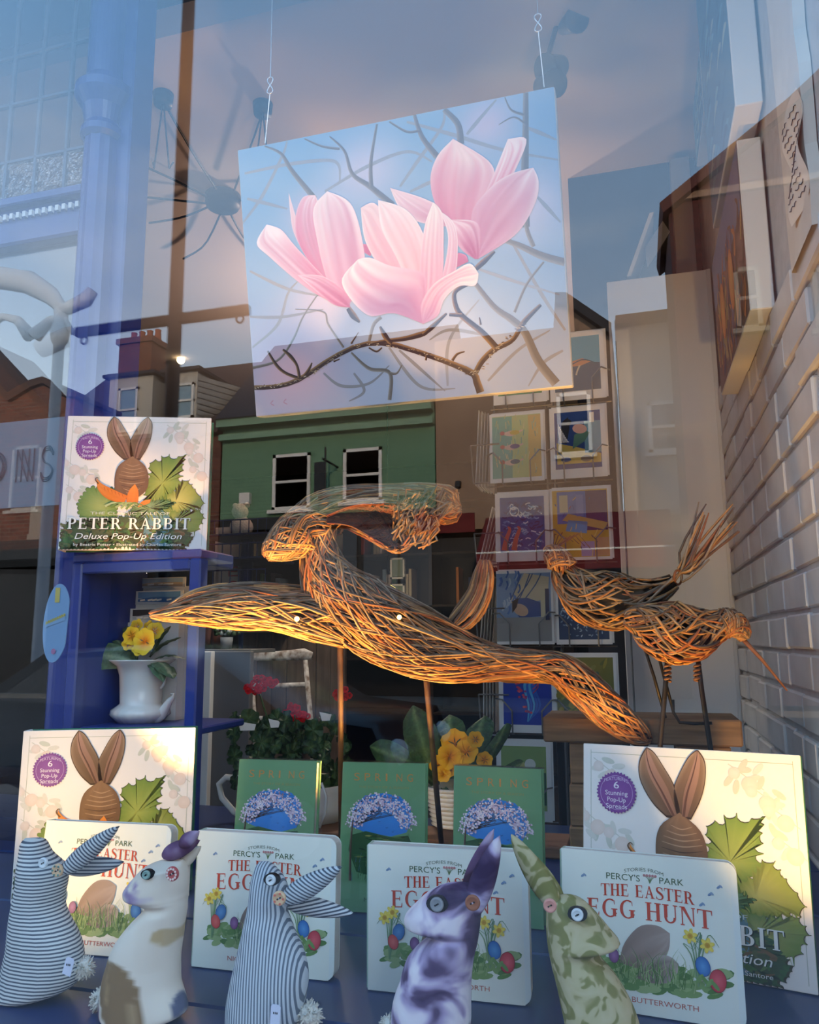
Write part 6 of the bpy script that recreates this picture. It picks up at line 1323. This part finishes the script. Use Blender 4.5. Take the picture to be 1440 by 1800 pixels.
for x, y, x1, y1 in ((455, 1215, 480, 1330), (520, 1262, 512, 1340), (604, 1228, 560, 1350)):
    b = MB(); b.tube([P(x, y, YJ-.04), P((x+x1)/2+6, (y+y1)/2, YJ-.03), P(x1, y1, YJ)], .0022, 6, lin((80, 104, 60))); b.build('stem', LEAF, ge, True, loc=GL)
for x, y, w in ((434, 1275, 34), (482, 1270, 22), (572, 1258, 22)):
    b = MB(); c = P(x, y, YJ-.09); s2 = pxm(YJ-.09, x); b.prism([c+np.array((dx*s2, 0, dz*s2)) for dx, dz in ((-w/2, 6), (w/2, 2), (w/2-3, -8), (-w/2+5, -9))], (0, .001, 0)); b.build('white_petal_scrap', m_card, ge, loc=GL)
YP = 1.14
pc = PZ(800, 1478, DECK); PL_ = (pc[0], YP, DECK+.022)
rp_ = thing('ribbed_pot', 'white ribbed pot behind the rightmost green hardbacks', 'pot', PL_)
Hp = P(800, 1378, YP)[2]-PL_[2]; b = MB()
prof = [(.001, 0), (.05, 0)]
for k in range(9): z = Hp*k/9; prof += [(.056+.018*k/9, z+.001), (.062+.018*k/9, z+Hp/18), (.056+.018*(k+1)/9, z+Hp/9-.001)]
prof += [(.07, Hp), (.068, Hp*.8)]
b.lathe(prof, PL_, 40); b.build('body', m_china, rp_, True, loc=PL_)
YL2 = (pc[0], YP, PL_[2]+Hp)
py_ = thing('yellow_primula', 'broad-leaved yellow primula in the ribbed white pot under the hare', 'plant', YL2)
for bx, by, tx, ty, hw, dr, dy in ((765, 1380, 726, 1240, .044, 0, .02), (790, 1370, 790, 1256, .046, 0, .05), (745, 1352, 650, 1312, .034, 0, -.02), (836, 1375, 890, 1272, .042, 0, .01), (812, 1375, 852, 1258, .044, 0, .05), (850, 1375, 920, 1335, .022, .005, .0), (780, 1385, 790, 1425, .026, 0, -.07), (770, 1380, 735, 1345, .02, 0, -.06), (790, 1370, 800, 1290, .03, 0, .03), (842, 1380, 905, 1345, .018, .01, -.03)):
    b = MB(); leafmesh(b, P(bx, by, YP-.01), P(tx, ty, YP+dy), hw, dr, rnd, (62, 92, 52), (110, 136, 84), side=(1, .2, .25) if abs(tx-bx) < 45 else ((.1, .3, .95) if ty < 1322 and tx < 700 else (.75, .35, .55) if ty < 1290 else (.3, .5, .85))); b.build('leaf', LEAF, py_, True, loc=YL2)
for x, y, r in ((800, 1308, 22), (820, 1322, 18), (790, 1330, 18), (808, 1340, 15), (774, 1345, 16), (780, 1360, 12), (852, 1336, 12), (792, 1352, 11), (836, 1300, 12)):
    b = MB(); flower(b, P(x, y, YP-.06+rnd.uniform(-.02, .01)), r*pxm(YP, 800)*1.15, rnd, (232, 178, 40), (206, 120, 20), (rnd.uniform(-.4, .4), -1, rnd.uniform(-.1, .5)), 6); b.build('flower', PETAL, py_, True, loc=YL2)

# ------------------------------------------------------------------ back of the shop
YQ = 2.9
m_oldwhite = mat('chipped_white_paint', (228, 226, 222), rough=.8, scale=26, alt=(112, 92, 78))
CL = (P(488, 1200, YQ)[0], YQ, SHOPZ)
chr_ = thing('spindle_chair', 'old chair with chipped white paint and curved top rail behind the geranium', 'chair', CL)
def rail(nm, pts, r, sq=.35): b = MB(); b.tube([P(x, y, YQ) for x, y in pts], r, 10, up=(0, 1, 0), sq=sq); b.build(nm, m_oldwhite, chr_, True, loc=CL)
rail('top_rail', ((427, 1158), (440, 1152), (488, 1153), (535, 1150), (549, 1153)), [.018, .028, .022, .028, .018], .45)
rail('cross_rail', ((441, 1204), (490, 1205), (541, 1203)), [.011]*3, .6); rail('cross_rail', ((446, 1262), (490, 1263), (546, 1262)), [.01]*3, .6)
for x0, x1 in ((440, 447), (537, 546)):
    b = MB(); a, c_ = P(x0, 1160, YQ), P(x1, 1262, YQ); b.tube([a, c_, (c_[0]+(c_[0]-a[0])*.6, YQ, DECK-.16)], [.012, .013, .013], 8); b.build('back_post', m_oldwhite, chr_, True, loc=CL)
b = MB(); zc = DECK-.16; b.bbox((CL[0]-.2, YQ-.36, zc-.02), (CL[0]+.2, YQ+.03, zc+.012), .008); b.build('seat', m_oldwhite, chr_, loc=CL)
for sx in (-.17, .17):
    for sy in (-.33, 0): b = MB(); b.tube([(CL[0]+sx, YQ+sy, zc-.01), (CL[0]+sx*1.1, YQ+sy, SHOPZ)], [.014, .012], 8); b.build('leg', m_oldwhite, chr_, True, loc=CL)
SL = (P(495, 1200, 3.15)[0], 3.15, SHOPZ)
sc_ = thing('plank_screen', 'screen of old weathered brown vertical planks behind the chipped chair', 'screen', SL)
for k in range(7):
    xa_, xb_ = P(425+k*26, 1200, 3.15)[0], P(450+k*26, 1200, 3.15)[0]; b = MB(); b.bbox((xa_, 3.15+.006*(k % 2), SHOPZ), (xb_, 3.18, P(500, 1108-(k*37 % 17), 3.15)[2]), .003); b.build('plank', mat('weathered_plank', (92, 78, 68), rough=.9, var=.4, scale=6, stretch=(4, 1, .6)), sc_, loc=SL)
b = MB(); b.bbox(P(412, 1112, 3.03), P(492, 1098, 3.03)+np.array((0, .12, 0)), .003); tag(b.build('shelf_board', mat('yellow_timber', (150, 120, 78), rough=.8, var=.2, scale=8), loc=tuple(P(412, 1112, 3.03))), 'short yellowish timber board under the outstretched hare foreleg', 'shelf')
GPL = (P(405, 1240, 2.3)[0], 2.3, SHOPZ)
gp = thing('grey_screen_panel', 'flat dark grey panel with a white edge post beside the blue cabinet', 'panel', GPL)
b = MB(); a_, c_ = P(376, 1145, 2.3), P(441, 1145, 2.3); b.bbox((a_[0], 2.3, SHOPZ), (c_[0], 2.33, a_[2]), .003); b.build('board', mat('panel_grey', (104, 102, 102), rough=.8), gp, loc=GPL)
b = MB(); a_, c_ = P(363, 1145, 2.29), P(376, 1145, 2.29); b.bbox((a_[0], 2.27, SHOPZ), (c_[0], 2.30, a_[2]), .002); d_ = P(355, 1156, 2.29); b.bbox((d_[0], 2.27, d_[2]), (a_[0], 2.30, a_[2]), .002); b.build('edge_post', m_whitep, gp, loc=GPL)
b = MB(); e0, e1 = P(350, 1142, 2.33), P(441, 1142, 2.33); ZL = P(394, 1141, 2.42)[2]; b.bbox((e0[0], 2.33, ZL-.015), (e1[0], 2.56, ZL), .002); b.build('ledge', MATS['panel_grey'], gp, loc=GPL)
# small plant pot and brown ornaments on the grey panel's shelf
b = MB(); o_ = P(398, 1141, 2.42); o_[2] = ZL; b.lathe([(.001, 0), (.022, 0), (.028, .05), (.026, .05), (.02, .04)], o_, 16)
t = thing('small_flowerpot', 'tiny white flower plant in a small pot above the grey panel', 'plant', tuple(o_)); b.build('pot', mat('grey_pot', (120, 126, 132), rough=.6), t, True, loc=tuple(o_))
b = MB()
for k in range(30): d = np.array((rnd.gauss(0, .022), rnd.gauss(0, .015), .06+abs(rnd.gauss(0, .03)))); b.ball(tuple(o_+d), rnd.uniform(.005, .012), 7, 5, lin(rnd.choice([(60, 88, 58), (48, 72, 48), (190, 196, 190)])))
b.build('foliage', LEAF, t, True, kind='stuff', loc=tuple(o_))
for i, x in enumerate((366, 380)):
    b = MB(); o_ = P(x, 1141, 2.45); o_[2] = ZL; b.lathe([(.001, 0), (.02, 0), (.024, .05), (.016, .1), (.02, .16), (.008, .17), (.001, .17)], o_, 14); tag(b.build('wooden_ornament', mat('mahogany', (84, 48, 38), rough=.5), smooth=True, loc=tuple(o_)), ['dark red-brown turned wooden ornament, left of two above the white post', 'dark red-brown turned wooden ornament, right of two beside the tiny flowerpot'][i], 'ornament', 'turned wooden ornaments')
# blue display stand with a plush toy, pale poster board with red letters
YD = 3.2
DL = (P(434, 1000, YD)[0], YD, SHOPZ)
ds = thing('blue_display_stand', 'dark blue display stand with baskets in the dim back of the shop', 'stand', DL)
m_navy = mat('navy_metal', (30, 42, 86), rough=.4)
b = MB(); b.tube([(DL[0], YD, SHOPZ), (DL[0], YD, P(434, 940, YD)[2])], .035, 10); b.build('pole', m_navy, ds, True, loc=DL)
for py in (945, 985, 1030):
    z = P(434, py, YD)[2]; b = MB(); b.bbox((DL[0]-.2, YD-.18, z-.012), (DL[0]+.2, YD+.18, z), .004); 
    for k in range(9): b.tube([(DL[0]-.2+.05*k, YD-.18, z), (DL[0]-.2+.05*k, YD-.18, z+.07)], .003, 5)
    b.tube([(DL[0]-.2, YD-.18, z+.07), (DL[0]+.2, YD-.18, z+.07)], .004, 5); b.build('basket', m_navy, ds, loc=DL)
TLc = tuple(P(424, 945, YD-.05)); t = thing('plush_toy', 'white plush toy sitting on top of the dark blue stand', 'soft toy', TLc)
b = MB(); b.ball(np.array(TLc)+np.array((0, 0, .055)), .06, sc=(1.1, .9, 1)); b.build('body', m_pom, t, True, loc=TLc)
b = MB(); b.ball(np.array(TLc)+np.array((-.005, -.01, .14)), .045); b.ball(np.array(TLc)+np.array((-.04, 0, .175)), .016); b.ball(np.array(TLc)+np.array((.03, 0, .175)), .016); b.build('head', m_pom, t, True, loc=TLc)
PBL = tuple(P(400, 1062, 3.4)); t = thing('poster_board', 'pale poster board with red letters E and S behind the hare foreleg', 'poster', PBL)
b = MB(); a_, c_ = P(374, 1068, 3.4), P(430, 925, 3.4); b.bbox(a_, c_+np.array((0, .012, 0)), .003); b.build('board', mat('poster_cream', (196, 188, 180), rough=.8), t, loc=PBL)
w, h = c_[0]-a_[0], c_[2]-a_[2]; a = Art(w, h, 0)
for s_t, v in (('E', .38), ('S', .2)): a.text(s_t, .5, .82, v, .12, (176, 40, 48), 1)
for k in range(14): x, y = rnd.uniform(.05, .9), rnd.uniform(.02, .18); a.stroke([(x, y), (x+rnd.uniform(-.1, .1), y+.1)], .03, rnd.choice([(120, 150, 170), (150, 160, 150), (110, 120, 150)]), 1, 4)
a.m.v = [tuple(np.array(v)+a_-np.array((0, .001, 0))) for v in a.m.v]; a.m.build('board_print', INK, t, loc=PBL)
# bookcase with books along the back wall
YE = 5.2
EL = (P(560, 1000, YE)[0], YE, SHOPZ); bc = thing('bookcase', 'dark bookcase full of books deep in the dim shop', 'bookcase', EL)
m_dwood = mat('dark_wood', (46, 38, 34), rough=.7)
XA, XB = -3.6, P(1000, 1000, YE)[0]; nb = 5
for k in range(nb+1): q = MB(); z = SHOPZ+.05+k*.40; q.bbox((XA, YE, z-.02), (XB, YE+.3, z), .003); q.build('shelf', m_dwood, bc, loc=EL)
for x in (XA, (XA*2+XB)/3, (XA+2*XB)/3, XB): q = MB(); q.bbox((x-.015, YE, SHOPZ), (x+.015, YE+.3, SHOPZ+.05+nb*.4), .003); q.build('upright', m_dwood, bc, loc=EL)
q = MB(); q.box((XA, YE+.29, SHOPZ), (XB, YE+.3, SHOPZ+.05+nb*.4)); q.build('back_panel', m_dwood, bc, loc=EL)
rb = random.Random(8); bcols = [(120, 40, 44), (40, 60, 100), (150, 140, 120), (60, 90, 70), (180, 170, 150), (90, 70, 90), (190, 120, 60), (60, 60, 66), (110, 130, 150), (170, 160, 160)]
bmesh_ = {}; cname = ['dark red', 'navy', 'stone coloured', 'dark green', 'cream', 'plum', 'tan', 'charcoal', 'pale blue', 'pinkish grey']
ords = 'first second third fourth fifth sixth seventh eighth ninth tenth eleventh twelfth thirteenth fourteenth fifteenth sixteenth seventeenth eighteenth nineteenth twentieth'.split()
XL, XR = P(395, 1000, YE)[0], P(860, 1000, YE)[0]
for lv, lname in ((2, 'low'), (3, 'middle'), (4, 'high')):
    x = XL; n_ = 0
    while x < XR and n_ < 20:
        wd = rb.choice((.022, .03, .04)); hh = rb.choice((.2, .24, .28)); ci = rb.randrange(len(bcols)); key = (wd, hh, ci)
        if rb.random() < .42 or any(abs(x+.02-u) < .05 for u in ((XA*2+XB)/3, (XA+2*XB)/3)): x += .07; continue
        if key not in bmesh_:
            mm = mat('book_spine_%d' % ci, bcols[ci], rough=.6); q = MB(); q.bbox((0, 0, 0), (wd, .16, hh), .003); o_ = q.build('book', mm); bmesh_[key] = o_.data; bpy.data.objects.remove(o_)
        o_ = bpy.data.objects.new('book', bmesh_[key]); COL.objects.link(o_); o_.location = (x, YE+.02, SHOPZ+.051+lv*.4); tag(o_, '%s book, %s from the left on the %s shelf of the dark back bookcase' % (cname[ci], ords[n_], lname), 'book', 'books on the back bookcase')
        x += wd+.003; n_ += 1
# two small frames and a warm table lamp in the gloom
for i, (ya, yb) in enumerate(((980, 1018), (1026, 1060))):
    a_, c_ = P(686, yb, 5.17), P(711, ya, 5.17); t = thing('framed_print', ['upper small pale framed print glimpsed under the hare ears', 'lower small pale framed print glimpsed under the hare ears'][i], 'frame', tuple(a_), 'small frames in the back')
    b = MB(); f_ = .014
    for p_, r_ in (((a_[0], a_[2]), (a_[0]+f_, c_[2])), ((c_[0]-f_, a_[2]), (c_[0], c_[2])), ((a_[0], a_[2]), (c_[0], a_[2]+f_)), ((a_[0], c_[2]-f_), (c_[0], c_[2]))): b.box((p_[0], 5.17, p_[1]), (r_[0], 5.2, r_[1]))
    b.build('frame', m_whitep, t, loc=tuple(a_)); b = MB(); b.box((a_[0]+f_, 5.185, a_[2]+f_), (c_[0]-f_, 5.19, c_[2]-f_)); b.build('print', mat('print_grey_green', (130, 146, 138), rough=.6), t, loc=tuple(a_))
LLc = tuple(P(682, 1046, 4.6)); t = thing('shop_lamp', 'small glowing shop lamp deep inside under the hare ears', 'lamp', LLc)
b = MB(); a_ = P(682, 1036, 4.6); b.lathe([(.02, .03), (.055, .008), (.056, 0), (.001, 0)], a_, 20); b.build('lamp_shade', mat('lamp_shade_lit', (250, 232, 150), emit=((250, 226, 130), 4)), t, True, loc=LLc)
b = MB(); b.tube([a_+np.array((0, 0, .02)), (a_[0], a_[1], 3.2)], .004, 6); b.build('cord', m_black, t, loc=LLc)
LD = bpy.data.lights.new('shop_lamp_light', 'POINT'); LD.energy = 4; LD.color = (1, .85, .6); LD.shadow_soft_size = .05; lo = bpy.data.objects.new('shop_lamp_light', LD); COL.objects.link(lo); lo.parent = t; lo.location = (0, 0, -.06)
# round ceiling lamp bulb
LLc = tuple(P(318, 633, 3.6)); t = thing('globe_lamp', 'small bright globe lamp hanging below the dark rail', 'lamp', LLc)
b = MB(); b.ball(LLc, .026, 14, 10); b.build('globe', mat('globe_lit', (255, 236, 190), emit=((255, 230, 180), 6)), t, True, loc=LLc)
b = MB(); b.tube([np.array(LLc)+np.array((0, 0, .025)), (LLc[0], LLc[1], 3.2)], .003, 6); b.build('cord', m_black, t, loc=LLc)
# unseen bowl pendants added to brighten the shop ceiling
for px, py, Y, en, lab in ((690, 640, 3.0, 44, 'added white bowl pendant brightening the ceiling, hidden behind the magnolia canvas'), (560, 668, 4.4, 46, 'added white bowl pendant brightening the ceiling deeper in the shop behind the magnolia canvas')):
    LLc = tuple(P(px, py, Y)); LD = bpy.data.lights.new('ceiling_fill', 'POINT'); LD.energy = en; LD.color = (1, .70, .52); LD.shadow_soft_size = .04; lo = bpy.data.objects.new('ceiling_fill', LD); COL.objects.link(lo)
    t = thing('fill_pendant', lab, 'lamp', LLc)
    b = MB(); b.lathe([(.001, -.09), (.08, -.085), (.15, -.03), (.17, .03)], LLc, 28); b.build('lamp_bowl', mat('bowl_white', (226, 218, 204), rough=.7), t, True, loc=LLc)
    b = MB()
    for q in range(3): a_ = 2*PI*q/3; b.tube([(LLc[0]+.165*math.cos(a_), LLc[1]+.165*math.sin(a_), LLc[2]+.02), (LLc[0], LLc[1], 3.2)], .003, 5)
    b.build('suspension', m_black, t, True, loc=LLc); lo.parent = t
# unseen cone pendant added to brighten the chair and plants, hidden behind the painting
LLc = tuple(P(560, 640, 2.15)); LD = bpy.data.lights.new('chair_fill', 'SPOT'); LD.energy = 60; LD.color = (1, .88, .74); LD.spot_size = math.radians(120); LD.spot_blend = .6; LD.shadow_soft_size = .05; lo = bpy.data.objects.new('chair_fill', LD); COL.objects.link(lo)
t = thing('fill_pendant', 'added grey cone pendant brightening the old chair, hidden behind the magnolia canvas', 'lamp', LLc)
b = MB(); b.lathe([(.012, .12), (.03, .1), (.11, .005), (.105, .005), (.028, .095)], LLc, 24); b.build('lamp_shade', mat('shade_grey', (120, 122, 126), rough=.5), t, True, loc=LLc)
b = MB(); b.tube([(LLc[0], LLc[1], LLc[2]+.12), (LLc[0], LLc[1], 3.2)], .004, 6); b.build('cord', m_black, t, loc=LLc); lo.parent = t
# spider pendant: disc on the ceiling with cables looping to hooks
a_ = PZ(392, 352, 3.18); SPL = tuple(a_)
t = thing('spider_pendant', 'black spider ceiling lamp with cables fanning out from a round disc', 'lamp', SPL)
k_ = 31*float(np.linalg.norm(PZ(392, 352, 3.18)-PZ(393, 352, 3.18)))
b = MB(); b.lathe([(.001, -.03), (k_*.9, -.03), (k_, -.015), (k_, .019), (.001, .019)], a_, 32); b.build('disc', m_black, t, True, loc=SPL)
for pts, drop in ((((380, 332), (340, 270), (287, 178)), 0), (((372, 350), (310, 318), (238, 285)), 0), (((368, 358), (310, 352), (240, 345)), 0), (((370, 362), (320, 382), (262, 392)), 0), (((388, 375), (360, 430), (322, 455)), 0), (((404, 374), (430, 420), (470, 470)), 0), (((412, 334), (440, 260), (463, 195)), 0), (((420, 352), (470, 350), (520, 345)), 0)):
    b = MB(); b.tube([tuple(PZ(x, y, 3.165)) for x, y in crom(pts, 8)], .0045, 6); b.build('cable', m_black, t, True, loc=SPL)
for x, y in ((287, 175), (462, 192)):
    c = PZ(x, y, 3.18); b = MB(); b.lathe([(.001, -.02), (.03, -.02), (.034, .019), (.001, .019)], c, 16); hk = b.build('ceiling_hook', m_black, t, True, loc=SPL)
    for dx in (-6, 6): b = MB(); b.tube([c, PZ(x-dx*2.2, y+60, 3.0)+np.array((0, 0, -.12)), PZ(x-dx*3, y+110, 2.9)], .003, 5); b.build('drop_cable', m_black, hk, loc=SPL)
# track spotlights, top right
a_ = P(985, -20, 1.5); c_ = P(975, 60, 1.5)
TL_ = tuple(a_); t = thing('track_spotlight', 'grey double spotlight fitting on a drop rod at the top right', 'lamp', TL_)
m_spot = mat('spot_grey', (96, 100, 108), rough=.4, metal=.3)
b = MB(); b.tube([(a_[0], 1.5, 3.3), P(980, 40, 1.5), P(960, 110, 1.5)], .008, 8); b.build('rod', m_spot, t, loc=TL_)
for px, py, sx in ((1000, 38, 1), (975, 118, -1), (972, 20, -1), (962, 150, 1)):
    c = P(px, py, 1.5); b = MB(); d = np.array((.045*sx, -.05, -.035)); b.tube([c-d*.5, c-d*.4, c+d*.4, c+d*.62], [.012, .03, .036, .04], 14); b.build('spot_head', m_spot, t, True, loc=TL_)

# ------------------------------------------------------------------ oval sticker and the lettering on the frosted band
c = P(101, 1095, .012); s_ = pxm(.012, 101); STL = tuple(c)
t = thing('oval_sticker', 'pale blue oval window sticker with yellow slanted lettering on the glass', 'sticker', STL)
pts = [(24*math.cos(q)*1.05 if math.cos(q) < 0 else min(25*math.cos(q)*1.15, 24), 67*math.sin(q)) for q in np.linspace(0, 2*PI, 48, endpoint=False)]
b = MB(); b.prism([(c[0]+(x-.045*z*-1)*s_, .0095, c[2]+z*s_) for x, z in pts], (0, .0008, 0)); b.build('sticker', mat('sticker_blue', (104, 140, 176), rough=.4), t, loc=STL)
a = Art(48*s_, 134*s_, -.0002); a.poly(R(.42, .76, .62, .95), (176, 160, 84), 1); a.fan([(.06, .44), (.9, .53), (.9, .62), (.06, .50)], (112, 146, 178), 1)
for k in range(9): x, y = .1+k*.092, .475+k*.012; a.stroke([(x, y), (x+.02, y+.05), (x+.045, y+.01), (x+.06, y+.045)], .03, (176, 164, 78), 2, 8)   # slanted yellow word, not legible in the photo
a.ell(.5, .14, .1, .1, (150, 104, 140), 2, n=12)
a.m.v = [(v[0]+c[0]-24*s_, v[1]+.0094, v[2]+c[2]-67*s_) for v in a.m.v]; a.m.build('sticker_print', INK, t, loc=STL)
def outline_letter(mb, polys, z_): pass
b = MB(); zc0, zc1 = P(60, 846, YB)[2], P(60, 790, YB)[2]; hh = zc1-zc0
def seg(pts, r=.0019): b.tube([(x, YB-.0075, z) for x, z in pts], r, 4)
xo = P(-6, 815, YB)[0]; px_ = abs(P(61, 815, YB)[0]-P(60, 815, YB)[0])
for q in (1.0, .86, .72): seg([(xo+22*px_*q*math.cos(t_), (zc0+zc1)/2+hh/2*q*math.sin(t_)) for t_ in np.linspace(0, 2*PI, 28)])
xn0, xn1 = P(34, 815, YB)[0], P(63, 815, YB)[0]
for dx in (0, .014):
    seg([(xn0+dx, zc0), (xn0+dx, zc1)]); seg([(xn1-dx, zc0), (xn1-dx, zc1)]); seg([(xn0+dx, zc1), (xn1-.014+dx, zc0)])
for dq in (-.12, 0, .12):
    cs_ = crom([(.85, .8), (.62, .97), (.3, .95), (.14, .75), (.3, .56), (.65, .45), (.86, .25), (.66, .04), (.3, .03), (.1, .2)], 28); seg([(P(74, 815, YB)[0]+26*px_*x, zc0+hh*(.5+(z-.5)*(1+dq))) for x, z in cs_])
b.build('frosted_lettering', mat('lettering_dark', (64, 84, 98), rough=.6), w3)

# ------------------------------------------------------------------ warm deck uplights: two by the glass, four unseen ones added for the hare
def uplight(x, y, z, target, energy, size, colr, label):
    loc = (x, y, DECK); t = thing('deck_uplight', label, 'lamp', loc)
    d = np.array(target)-np.array((x, y, z)); d = d/np.linalg.norm(d); h = np.array((x, y, z))
    b = MB(); b.lathe([(.001, 0), (.035, 0), (.035, .008), (.008, .012), (.008, z-DECK-.02)], loc, 20); b.build('stand', m_black, t, True, loc=loc)
    b = MB(); b.tube([h-d*.06, h-d*.055, h-d*.005, h], [.018, .03, .034, .034], 18, cap=False); b.build('lamp_head', m_black, t, True, loc=loc)
    LD = bpy.data.lights.new('uplight_beam', 'SPOT'); LD.energy = energy; LD.color = colr; LD.spot_size = math.radians(size); LD.spot_blend = .7; LD.shadow_soft_size = .02
    lo = bpy.data.objects.new('uplight_beam', LD); COL.objects.link(lo); lo.parent = t; lo.location = tuple(h+d*.004-np.array(loc)); lo.rotation_euler = Vector(tuple(d)).to_track_quat('-Z', 'Y').to_euler()
uplight(-1.03, .13, 1.03, (-.76, .52, 1.22), 12, 75, (1.0, .58, .17), 'small black deck uplight at the far left by the glass')
uplight(.265, .12, 1.02, (.22, .52, 1.29), 24, 62, (1.0, .60, .18), 'small black deck uplight at the far right by the glass')
uplight(-.715, .50, 1.09, (-.73, .655, 1.51), 62, 66, (1.0, .50, .12), 'added deck uplight brightening the hare, hidden behind the leftmost white board book')  # this and the following are unseen lamps added to brighten the hare
uplight(-.41, .69, 1.08, (-.50, .68, 1.55), 24, 105, (1.0, .50, .12), 'added deck uplight brightening the hare, hidden behind the middle green hardback')
uplight(-.47, .47, 1.09, (-.54, .68, 1.62), 44, 54, (1.0, .50, .12), 'added deck uplight brightening the hare, hidden behind the white board book second from left')
uplight(.0, .70, 1.10, (-.08, .80, 1.50), 14, 95, (1.0, .47, .10), 'added deck uplight brightening the hare, hidden behind the right picture book')
